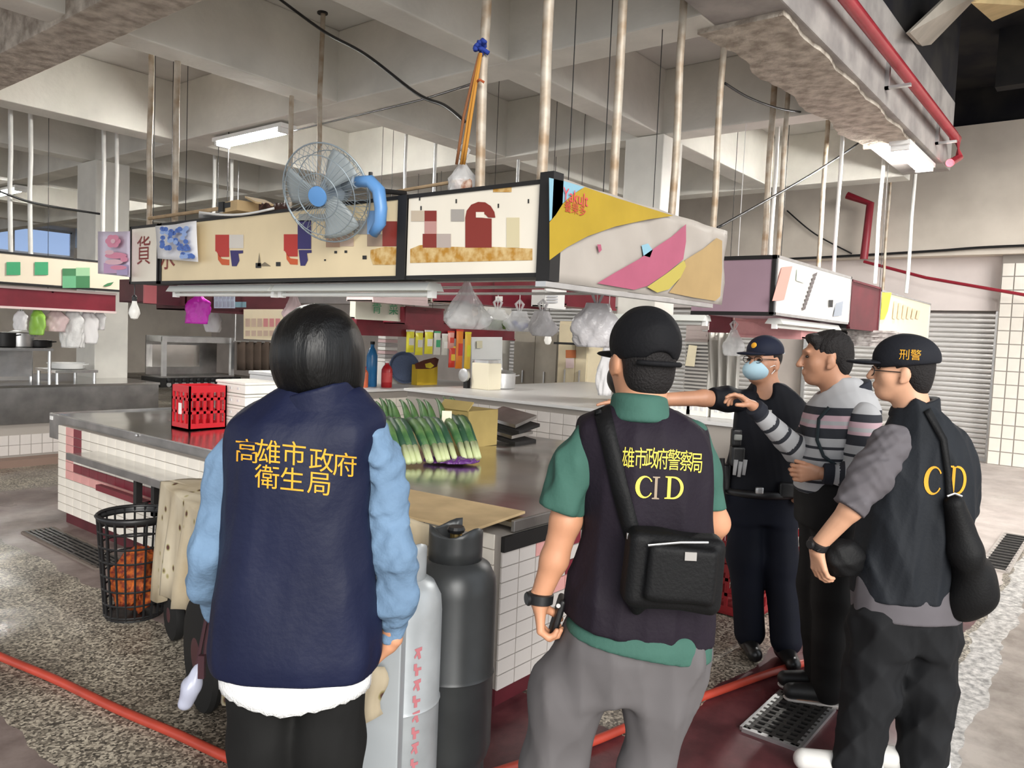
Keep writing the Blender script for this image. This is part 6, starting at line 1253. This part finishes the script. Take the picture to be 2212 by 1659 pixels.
def rackX(label, X, x0, y0, x1, y1, dep, mat, slats=0):
    ym = (y0+y1)/2; ya, yb = pX(x1, ym, X)[1], pX(x0, ym, X)[1]; za, zb = pX((x0+x1)/2, y1, X)[2], pX((x0+x1)/2, y0, X)[2]; t = thing('hanging_rack', label, 'rack', (X+dep/2, (ya+yb)/2, za)); T = .012
    b = MB(); b.box(X, X+T, ya, yb, za, zb); b.build('front_panel', mat, t, bevel=.003); b = MB(); b.box(X+dep-T, X+dep, ya, yb, za, zb); b.build('back_panel', mat, t)
    for y in (ya, yb-T): b = MB(); b.box(X+T, X+dep-T, y, y+T, za, zb); b.build('end_panel', mat, t)
    b = MB(); b.box(X+T, X+dep-T, ya, yb, za, za+T); b.build('bottom_panel', mat, t)
    for z in (za, zb): b = MB(); b.box(X-.012, X+.004, ya-.005, yb+.005, z-.012, z+.012); b.build('lip', mat, t)
    for k in range(slats): z = za+(zb-za)*(k+1)/(slats+1); b = MB(); b.box(X-.006, X+.002, ya+.02, yb-.02, z-.008, z+.008); b.build('slat', mat, t)
    for y in ((ya+yb)/2,): b = MB(); b.cyl((X+dep/2, y, zb-.02), (X+dep/2, y, ZS), .003, 5); b.build('hanger_rod', blk_metal, t)
    return t
rackX('small maroon hanging box left of the officer cap', 7.2, 1532, 682, 1580, 716, .3, maroon)
rackX('faded pink hanging canopy behind the officer', 7.0, 1584, 690, 1732, 728, .5, M('faded_pink', (.60,.30,.30), .7, var=.12, vs=6))
rackX('pinkish grey hanging shelf right of the black cap', 8.0, 1482, 700, 1530, 736, .4, M('pinkish_shelf', (.58,.50,.48), .6), slats=2)
rackX('thin metal rack with clutter behind the striped polo', 8.8, 1830, 716, 1935, 746, .4, M('cluttered_rack', (.56,.52,.50), .6, col2=(.20,.17,.16), vs=14), slats=2)
# rails the bags hang from
HZ = 1.93
for X_, ya, yb, lb in ((3.9, 2.4, 7.6, 'thin steel rail carrying bags behind the front signs'), (4.5, 2.4, 7.6, 'thin steel rail carrying bags under the maroon cabinets'), (3.4, 2.3, 6.4, 'thin steel rail just behind the cream signs')):
    t = thing('hanging_rail', lb, 'rail', (X_, (ya+yb)/2, HZ)); b = MB(); b.cyl((X_, ya, HZ), (X_, yb, HZ), .010, 8); b.build('bar', galv, t)
    for y in (ya+.1, yb-.1): b = MB(); b.cyl((X_, y, HZ), (X_, y, ZS), .003, 5); b.build('rod', blk_metal, t)
# --- stalls
def counter(label, x0, x1, y0, y1, z, top=steel, tileX=None, tileY=None, tm=tile_g, apron=.0, apm=steel_d, body=grout, tw=.15, th=.1, tz0=.12, z0c=0):
    t = thing('market_stall', label, 'stall', ((x0+x1)/2, (y0+y1)/2, 0)); b = MB(); b.box(x0+.01, x1-.01, y0+.01, y1-.01, .0, z-.03); core = b.build('core', body, t); b = MB(); b.box(x0-.02, x1+.02, y0-.02, y1+.02, z-.03, z); b.build('top', top, t, bevel=.004)
    if apron:
        b = MB(); b.box(x0-.02, x1, y0-.02, y0+.0, z-apron, z-.025); b.build('apron', apm, t)
    if tileX: nu = int((tileX[1]-tileX[0])/tw); nv = int((z-.03-tz0)/th); tiles(core, (x0+.01, tileX[1], tz0), (0,-1,0), (0,0,1), (-1,0,0), nu, nv, tw, th, tm)
    if tileY: nu = int((tileY[1]-tileY[0])/tw); nv = int((z-.03-apron-tz0)/th); tiles(core, (tileY[0], y0+.01, tz0), (1,0,0), (0,0,1), (0,-1,0), nu, nv, tw, th, tm)
    return t
cA = counter('far left stall with wide steel apron over small tiles', 1.9, 4.75, 9.4, 11.2, .86, tileY=(2.9, 4.4), tm=tile_g, apron=.42, tw=.11, th=.11, tz0=.1)
b = MB(); b.box(1.8, 5.0, 9.2, 9.4, 0, .08); b.build('step', M('step_brown', (.22,.15,.12), .7), cA)
cB = counter('second stall with grey tiled side behind the olive carton', 5.9, 9.4, 2.25, 6.2, 1.0, top=M('white_top', (.62,.61,.60), .35), tileX=(3.3, 5.3), tm=tile_g, tw=.15, th=.1)
cC = counter('pale stall counter in the middle background behind the bobbed hair', 4.9, 9.4, 7.75, 9.2, .84, top=M('white_top', 0), tm=tile_w, tileY=(6.0, 8.3), tw=.2, th=.12, tz0=.12)
cD = counter('steel faced stall behind the officer and the striped polo', 5.6, 9.6, 2.02, 2.2, .9, top=steel, tileY=(5.6, 7.4), tm=tile_w, tw=.15, th=.1)
# steel range with a row of knobs
RY = 9.75; t = thing('steam_range', 'stainless steel cooking range with a row of black knobs in the far left stall', 'range', pY(415, 828, RY)); xa, xb = pY(352, 780, RY)[0], pY(506, 780, RY)[0]; zt_, zb_ = pY(430, 728, RY)[2], pY(430, 812, RY)[2]
b = MB(); b.box(xa, xb, RY+.45, RY+.47, zb_, zt_); b.build('back_panel', steel_d, t); b = MB(); b.box(xa, xb, RY+.02, RY+.45, zt_-.08, zt_); b.build('hood', galv, t, bevel=.01)
for x in (xa, xb-.05): b = MB(); b.box(x, x+.05, RY, RY+.05, zb_, zt_); b.build('post', galv, t)
b = MB(); b.box(xa, xb, RY, RY+.47, zb_-.02, zb_); b.build('hob', steel_d, t); b = MB(); b.box(xa-.05, xb+.08, RY-.04, RY+.47, zb_-.14, zb_-.02); b.build('control_panel', blk_metal, t)
for k in range(10): b = MB(); b.lathe((xa+.06+(xb-xa-.1)*k/9, RY-.04, zb_-.05), [(.035,0),(.03,.025),(.012,.03)], 12, axis=(0,-1,0)); b.build('knob', black_pl, t); b = MB(); b.lathe((xa+.06+(xb-xa-.1)*k/9, RY-.041, zb_-.105), [(.03,0),(.03,.008)], 12, axis=(0,-1,0)); b.build('burner_tip', galv, t)
b = MB(); b.box(xa+.05, xb-.3, RY+.38, RY+.45, zb_+.1, zt_-.12); b.build('griddle', steel, t)
for x in (xa-.02, xb+.04):
    b = MB(); b.cyl((x, RY+.02, .86), (x, RY+.02, zb_-.14), .018, 8); b.build('leg', galv, t)
# steel tables at far left
def steel_table(label, Y, x0, y0, x1, y1, panel=True):
    ym = y0; xa, xb = pY(x0, y0, Y)[0], pY(x1, y0, Y)[0]; z = pY((x0+x1)/2, y0, Y)[2]; t = thing('steel_table', label, 'table', ((xa+xb)/2, Y+.3, .86)); b = MB(); b.box(xa, xb, Y, Y+.6, z-.03, z); b.build('tabletop', steel_d, t)
    for x in (xa+.03, xb-.03):
        for y in (Y+.03, Y+.57): b = MB(); b.cyl((x, y, .86), (x, y, z-.03), .018, 8); b.build('leg', galv, t)
    if panel: b = MB(); b.box(xa+.05, xb-.05, Y+.5, Y+.52, .9, z-.04); b.build('back_panel', steel_d, t)
    return t, xa, xb, z
t1, xa1, xb1, z1 = steel_table('steel table with grey panel at the left edge under the hanging bags', 9.7, -30, 752, 116, 820)
t2, xa2, xb2, z2 = steel_table('small dark steel stand holding a pan of food', 9.8, 120, 800, 212, 820, False)
def pot(label, c, r, h, mat, lid=False, name='pot', cat='pot'):
    t = thing(name, label, cat, c); b = MB(); b.lathe(c, [(r*.85,0),(r*.97,.01),(r,h*.3),(r,h),(r*1.04,h+.004),(r*.95,h+.002),(r*.92,.02)], 26); b.build('body', mat, t, smooth='auto')
    for s_ in (-1, 1): b = MB(); b.tube([np.array(c)+RH_*s_*r+UPV*h*.85, np.array(c)+RH_*s_*(r+.04)+UPV*h*.9, np.array(c)+RH_*s_*(r+.04)+UPV*h*.9+FH_*.04, np.array(c)+RH_*s_*r+UPV*h*.85+FH_*.05], .008, 6); b.build('handle', mat, t)
    if lid: b = MB(); b.lathe(np.array(c)+UPV*(h+.002), [(r*1.02,0),(r*.6,.03),(.02,.04),(.02,.06)], 24); b.build('lid', mat, t, smooth='auto')
pot('wide white pan with food on the dark stand at far left', ((xa2+xb2)/2, 10.1, z2), .2, .07, white_pl, name='pan', cat='pan')
for k, (x, lb, m_) in enumerate(((10,'dark cooking pot on the steel table nearest the left edge', blk_metal), (45,'steel pot with lid on the steel table at far left', galv), (85,'low dark pan on the steel table under the pink bag', blk_metal))): q = pY(x, 752, 10.0); pot(lb, (q[0], 10.0, z1), .13, .16 if k < 2 else .08, m_, lid=(k == 1))
pt = pX(1080, 868, 7.0); pot('large steel pot with dark green lid on the second stall', (pt[0], pt[1], 1.0), .17, .18, galv, lid=True)
# --- things on the middle counter
def bottle(label, c, r, h, mat, cap, lab=None, name='bottle', cat='bottle'):
    t = thing(name, label, cat, c); b = MB(); b.lathe(c, [(r*.9,0),(r,.01),(r,h*.68),(r*.7,h*.8),(r*.35,h*.88),(r*.35,h*.94)], 20); b.build('body', mat, t, smooth='auto'); b = MB(); b.lathe(np.array(c)+UPV*h*.935, [(r*.42,0),(r*.42,h*.065)], 14); b.build('cap', cap, t)
    if lab: b = MB(); b.lathe(np.array(c)+UPV*h*.2, [(r*1.01,0),(r*1.012,h*.36),(r*1.0,h*.365)], 20); b.build('label_band', lab, t, smooth='auto')
MZ = .84
def onm(x, y=8.2): return (pY(x, 800, y)[0], y, MZ)
bottle('tall blue water bottle in the middle background', onm(803), .075, .62, M('blue_bottle', (.02,.16,.38), .25), blk_metal)
bottle('red canister with pale cap beside the blue bottle', onm(836, 8.0), .075, .36, M('red_can', (.42,.015,.02), .35), white_pl, lab=M('can_label', (.55,.05,.05), .5))
bottle('small orange sauce bottle near the bobbed hair', onm(788, 8.1), .05, .28, M('orange_sauce', (.55,.12,.05), .35), red_pl)
t = thing('paper_stack', 'striped pile of folded papers behind the red canister', 'paper', onm(835, 8.6))
for k in range(9): b = MB(); c = np.array(onm(836, 8.6))+UPV*(.35+.055*k); b.obox(c, (.12,0,0), (0,.08,0), (0,0,.022)); b.build('bundle', (pap, M('paper_grey', (.45,.43,.42), .7), M('paper_pink', (.62,.45,.45), .7))[k % 3], t)
b = MB(); c = np.array(onm(836, 8.6)); b.box(c[0]-.13, c[0]+.13, c[1]-.09, c[1]+.09, MZ, MZ+.32); b.build('carton', pap, t)
t = thing('round_basket', 'dark blue woven round tray leaning behind the yellow packet', 'tray', onm(872, 8.4)); c = np.array(onm(872, 8.4))+UPV*.24; b = MB(); b.lathe(c, [(.02,0),(.20,.0),(.235,.03),(.24,.04),(.225,.04),(.19,.012)], 30, axis=(-.35,-.9,.2)); b.build('dish', M('navy_weave', (.09,.12,.20), .6, bump=.6, bs=90), t, smooth='auto')
t = thing('snack_carton', 'big yellow carton with brown picture on the middle counter', 'carton', onm(924, 8.15)); c = np.array(onm(924, 8.15)); b = MB(); b.box(c[0]-.21, c[0]+.21, c[1], c[1]+.12, MZ, MZ+.30); b.build('carton', M('carton_yellow', (.72,.50,.03), .5), t, bevel=.005)
print_Y(t, 8.15, [(896,786),(915,778),(940,772),(948,776),(944,792),(930,797),(898,797)], M('print_choc', (.13,.03,.015), .5), .004); print_Y(t, 8.15, [(918,786),(930,783),(938,790),(930,796),(920,794)], p_yel, .008)
def packet(label, Y, x, y, w_, h_, mat, band=None, group='hanging snack packets'):
    w_, h_ = w_*1.3, h_*1.3; c = pY(x, y, Y); t = thing('snack_packet', label, 'packet', c-UPV*h_/2, group); n1, n2 = 7, 9; V = []; F = []
    for sd in (-1, 1):
        for j in range(n2):
            for i in range(n1):
                u, v = i/(n1-1)*2-1, j/(n2-1)*2-1; bul = .022*(1-u**4)*(1-v**4); V.append(c+np.array([u*w_/2, sd*bul+.002*sd, v*h_/2]))
    o = n1*n2
    for j in range(n2-1):
        for i in range(n1-1): a = j*n1+i; F.append((a, a+1, a+n1+1, a+n1)); F.append((a+o, a+n1+o, a+n1+1+o, a+1+o))
    mesh_obj('pouch', V, F, mat, t, smooth=True, fix=True)
    b = MB(); b.box(c[0]-w_/2, c[0]+w_/2, c[1]-.006, c[1]+.006, c[2]+h_/2-.012, c[2]+h_/2+.014); b.build('seal', band or mat, t)
    if band: b = MB(); b.obox(c-np.array([0,.025,0]), (w_*.3,0,0), (0,.002,0), (0,0,h_*.16)); b.build('print', band, t)
yl = M('packet_yellow', (.72,.66,.04), .3); og = M('packet_orange', (.75,.22,.02), .3); rd = M('packet_red', (.62,.05,.03), .3); gy = M('packet_clear', (.62,.60,.54), .3); pkk = M('packet_pink', (.72,.35,.30), .3); am = M('packet_amber', (.80,.52,.05), .3)
PKY = 7.55
for k, (x, y, w_, h_, m_, bn) in enumerate(((886,738,.11,.22,yl,gy), (905,742,.11,.24,yl,gy), (926,740,.12,.24,yl,pap), (944,742,.10,.24,gy,p_grn), (960,745,.09,.22,gy,pap), (974,735,.10,.18,pkk,rd), (976,772,.10,.22,rd,am), (992,755,.11,.42,og,rd), (1010,758,.10,.40,am,yl))):
    packet('%s hanging snack packet in the row left of the white calendar' % ('leftmost yellow','second yellow','third yellow, white printed,','pale green printed','pale silvery','short pink','lower red','tall orange','tall amber')[k], PKY, x, y, w_, h_, m_, bn)
t = thing('calendar', 'white wall calendar sheet hanging right of the snack packets', 'calendar', pY(1052, 818, 7.6)); G = [[pY(1018+66*u, 728+92*v, 7.58)+np.array([0,.01*math.sin(4*u),0]) for v in np.linspace(0,1,5)] for u in np.linspace(0,1,5)]; b = MB(); b.sheet(G, .003); b.build('sheet', M('calendar_white', (.84,.85,.84), .5), t, fix=True)
for r_, m_ in ((rect(1024,778,1060,796), M('print_blush', (.78,.66,.70), .6)), (rect(1046,786,1050,790), p_red), (rect(1030,736,1042,752), M('print_straw', (.74,.70,.52), .6)), (rect(1020,776,1082,777), M('print_rule', (.55,.58,.60), .6))): print_Y(t, 7.55, r_, m_, .006)
t = thing('price_poster', 'cream poster with rows of pink squares left of the bobbed hair', 'poster', pY(565, 735, 7.1)); G = [[pY(526+84*u, 668+(64+4*u)*v, 7.17)+np.array([0,.01*math.sin(4*u),0]) for v in np.linspace(0,1,5)] for u in np.linspace(0,1,5)]; b = MB(); b.sheet(G, .003); b.build('sheet', pap_y, t, fix=True)
for k in range(6): print_Y(t, 7.1, rect(530+13*k, 688, 540+13*k, 706), M('print_rosy', (.66,.28,.28), .6) if k > 2 else M('print_dun', (.60,.46,.36), .6), .02); print_Y(t, 7.1, rect(530+13*k, 714, 540+13*k, 726), M('print_dun', 0), .02)
# dark folded curtain
t = thing('curtain', 'dark brown folded curtain hanging left of the bobbed hair', 'curtain', pY(560, 800, 9.6)); G = [[pY(512+92*u, 738+62*v, 9.6)+np.array([0, .05*math.sin(u*34), 0]) for v in np.linspace(0,1,4)] for u in np.linspace(0,1,60)]; b = MB(); b.sheet(G, .006); b.build('fabric', M('brown_cloth', (.085,.062,.048), .9), t, smooth=True, fix=True); b = MB(); b.tube([pY(505, 737, 9.6), pY(612, 740, 9.6)], .012, 8); b.build('rail', galv, t)
for x in (508, 608): b = MB(); q = pY(x, 738, 9.6); b.tube([q, (q[0], q[1], ZS)], .008, 6); b.build('rail_rod', galv, t)
# weighing machine, cream box, fridge and doors
t = thing('juice_machine', 'cream upright machine with round dial on the second stall', 'machine', pX(1030, 868, 6.6)); c = pX(1035, 862, 6.6); b = MB(); b.box(c[0], c[0]+.22, c[1]-.13, c[1]+.13, 1.0, 1.30); b.build('housing', M('cream_enamel', (.74,.68,.52), .35), t, bevel=.012); b = MB(); b.box(c[0]+.02, c[0]+.2, c[1]-.10, c[1]+.10, 1.30, 1.33); b.build('top_plate', galv, t)
b = MB(); b.lathe((c[0]-.03, c[1]+.2, 1.15), [(.075,0),(.075,.03),(.06,.04)], 22, axis=(-1,0,0)); b.build('dial', galv, t, smooth='auto'); b = MB(); b.box(c[0]-.02, c[0]+.03, c[1]+.17, c[1]+.23, 1.0, 1.12); b.build('dial_foot', blk_metal, t)
def cabinet(label, X, x0, y0, x1, y1, mat, split=.5, dep=.6, name='cabinet', z0=0):
    ya, yb = pX(x1, (y0+y1)/2, X)[1], pX(x0, (y0+y1)/2, X)[1]; z = pX((x0+x1)/2, y0, X)[2]; t = thing(name, label, 'cabinet', (X+dep/2, (ya+yb)/2, z0)); b = MB(); b.box(X+.02, X+dep, ya, yb, z0, z); b.build('carcass', mat, t, bevel=.01)
    for (a, b2) in ((ya+.01, ya+(yb-ya)*split-.005), (ya+(yb-ya)*split+.005, yb-.01)):
        b = MB(); b.box(X, X+.02, a, b2, z0+.06, z-.04); d = b.build('door', mat, t, bevel=.004); b = MB(); b.box(X-.03, X-.01, (a+b2)/2-.01, (a+b2)/2+.01, z0+(z-z0)*.5, z0+(z-z0)*.62); b.build('handle', galv, d)
    return t
fr = cabinet('tall cream cabinet with an orange sticker beside the grey bag', 9.5, 1204, 694, 1268, 858, M('cream_cabinet', (.74,.64,.44), .5, var=.05, vs=3), .4)
print_X(fr, 9.5, rect(1222,756,1244,773), M('sticker_orange', (.62,.20,.08), .6), .012); print_X(fr, 9.5, rect(1222,774,1240,795), M('sticker_pink', (.78,.62,.60), .6), .012)
b = MB(); q = pX(1240, 742, 9.2); b.box(9.05, 9.5, q[1]-.28, q[1]+.25, q[2]-.02, q[2]+.01); b.build('shelf', blk_metal, fr); 
cabinet('grey beige double door cabinet left of the cream one', 10.2, 1108, 716, 1202, 860, M('taupe_door', (.40,.36,.30), .55, var=.08, vs=3), .5)
cabinet('dark narrow cupboard between cream cabinet and white bag', 10.0, 1270, 740, 1292, 850, M('dark_cupboard', (.03,.03,.035), .5), .5)
# slatted board and clear curtain behind the officer
t = thing('slat_board', 'grey slatted board with a cream note right of the black cap', 'board', pX(1505, 852, 9.0)); ya, yb = pX(1530, 800, 9.0)[1], pX(1478, 800, 9.0)[1]; zz0, zz1 = pX(1505, 856, 9.0)[2], pX(1505, 738, 9.0)[2]
b = MB(); b.box(9.02, 9.05, ya, yb, zz0, zz1); b.build('backing', M('slat_grey', (.26,.25,.24), .6), t)
for k in range(15): z = zz0+(zz1-zz0)*(k+.5)/15; b = MB(); b.box(8.99, 9.02, ya, yb, z-.012, z+.010); b.build('slat', M('slat_light', (.46,.44,.41), .6), t)
for y in (ya+.04, yb-.04): b = MB(); b.box(9.02, 9.05, y-.02, y+.02, 0, zz0); b.build('leg', blk_metal, t)
print_X(t, 8.99, [(1488,745),(1506,747),(1500,792),(1480,790)], pap_y, .01)
t = thing('plastic_curtain', 'crinkled clear plastic curtain hanging left of the officer', 'curtain', pX(1570, 862, 8.0)); G = [[pX(1526+72*u, 715+145*v, 8.0)+np.array([.07*math.sin(u*22+v*2)+.03*math.sin(u*50), 0, 0]) for v in np.linspace(0,1,10)] for u in np.linspace(0,1,50)]; b = MB(); b.sheet(G, .004); b.build('film', M('curtain_film', (.62,.60,.55), .3, alpha=.7), t, smooth=True, fix=True); b = MB(); b.tube([pX(1518, 714, 8.0), pX(1606, 716, 8.0)], .012, 8); b.build('rail', galv, t)
# foam boxes and steel bowls on the stall behind the green shirt
for k, (x, y) in enumerate(((1470, 905), (1505, 905), (1560, 905))):
    q = pX(x, y, 6.2); foam_box('%s foam box on the second stall right of the green shirt' % ('left white', 'middle white', 'right white')[k], (6.3, q[1], 1.0), .12, .10, .16)
# crates on the floor by the officer
for k, (X_, lb) in enumerate(((4.62, 'lower red lattice crate on the floor behind the officer legs'), (4.62, 'upper red lattice crate stacked behind the officer legs'))): crate(lb, (X_, 1.79, .01+k*.31), .22, .15, .30, M('dark_red_crate', (.26,.015,.02), .4))
crate('red lattice crate standing between the officer and the dark trousers', (5.35, 1.72, .01), .2, .15, .42, M('dark_red_crate', 0))
# --- carrier bags
mag = M('magenta_film', (.62,.02,.50), .3, bump=.3, bs=25); grn = M('green_film', (.30,.55,.08), .35); whf = M('white_film', (.80,.78,.78), .4, alpha=.9); pkf = M('pink_film', (.72,.55,.55), .35, alpha=.75); grf = M('grey_film', (.52,.50,.51), .32, alpha=.88, bump=.6, bs=16)
bag('plastic_bag', 'bright magenta carrier bag hanging under the long sign', pX(428, 640, 3.9), .27, .26, mag, 11, neck=.35, flare=.2, squash=.32, taper=.05, to=HZ)
bag('plastic_bag', 'white bag hanging just right behind the magenta bag', pX(462, 665, 4.5), .16, .26, whf, 12, neck=.3, flare=.5, to=HZ)
bag('plastic_bag', 'long necked pinkish clear bag above the bobbed hair', pX(634, 622, 3.4), .13, .22, pkf, 13, neck=.12, flare=.8, to=HZ)
bag('plastic_bag', 'big bulging clear bag tied to the sign beside the maroon cabinet', pX(1010, 600, 3.4), .26, .30, clear, 14, neck=.08, flare=.75, content=M('pale_goods', (.62,.58,.55), .6), to=HZ)
bag('plastic_bag', 'clear bag of green vegetables hanging under the maroon cabinet', pX(1075, 668, 4.5), .24, .16, clear, 15, neck=.5, flare=.5, content=M('green_goods', (.16,.22,.05), .6, col2=(.05,.09,.04), vs=30), to=HZ)
bag('plastic_bag', 'clear bag with blue printed pack hanging under the maroon cabinet', pX(1122, 672, 4.5), .20, .15, clear, 16, neck=.5, flare=.5, content=M('blue_goods', (.10,.13,.42), .5, col2=(.55,.55,.58), vs=20), to=HZ)
bag('plastic_bag', 'greyish translucent bag hanging right of the blue printed pack', pX(1172, 672, 4.5), .19, .18, grf, 17, neck=.5, flare=.55, to=HZ)
bag('plastic_bag', 'large grey carrier bag hanging left of the black cap', pX(1290, 655, 3.9), .25, .26, grf, 18, neck=.5, flare=.4, squash=.5, to=HZ)
bag('plastic_bag', 'thin white hanging bag below the large grey bag', pX(1312, 745, 5.0), .13, .38, whf, 19, neck=.4, flare=.5, to=ZS)
bag('plastic_bag', 'small clear bag hanging from the rack left of the officer cap', pX(1585, 712, 6.8), .16, .24, clear, 20, neck=.3, flare=.5, to=ZS)
for k, (x, y, w_, h_, m_, lb) in enumerate(((45,672,.14,.20,whf,'white bag hanging at the far left end of the awning rail'), (80,670,.22,.26,grn,'green printed bag hanging under the awning rail'), (120,672,.20,.22,pkf,'pinkish white bag hanging beside the green one'), (158,672,.22,.40,milky,'long milky bag hanging under the awning rail'), (190,672,.18,.36,whf,'white bag hanging right of the long milky bag'), (215,674,.14,.20,milky,'short milky bag hanging near the end of the awning rail'))):
    bag('plastic_bag', lb, pY(x, y, 9.05), w_, h_, m_, 30+k, neck=.5, flare=.25, squash=.4, taper=.12)
t = thing('black_tray', 'stack of dark trays leaning on the tiled second stall', 'tray', pz(1100, 962, TZ))
for k in range(4): q = pz(1098, 950, TZ)+np.array([0,0,.02+.05*k]); b = MB(); b.obox(q+np.array([.02*k,.05*(k%2),0]), (.13,0,.01*k), (0,.17,.02), (0,0,.012)); b.build('tray', (blk_metal, steel_d)[k % 2], t)
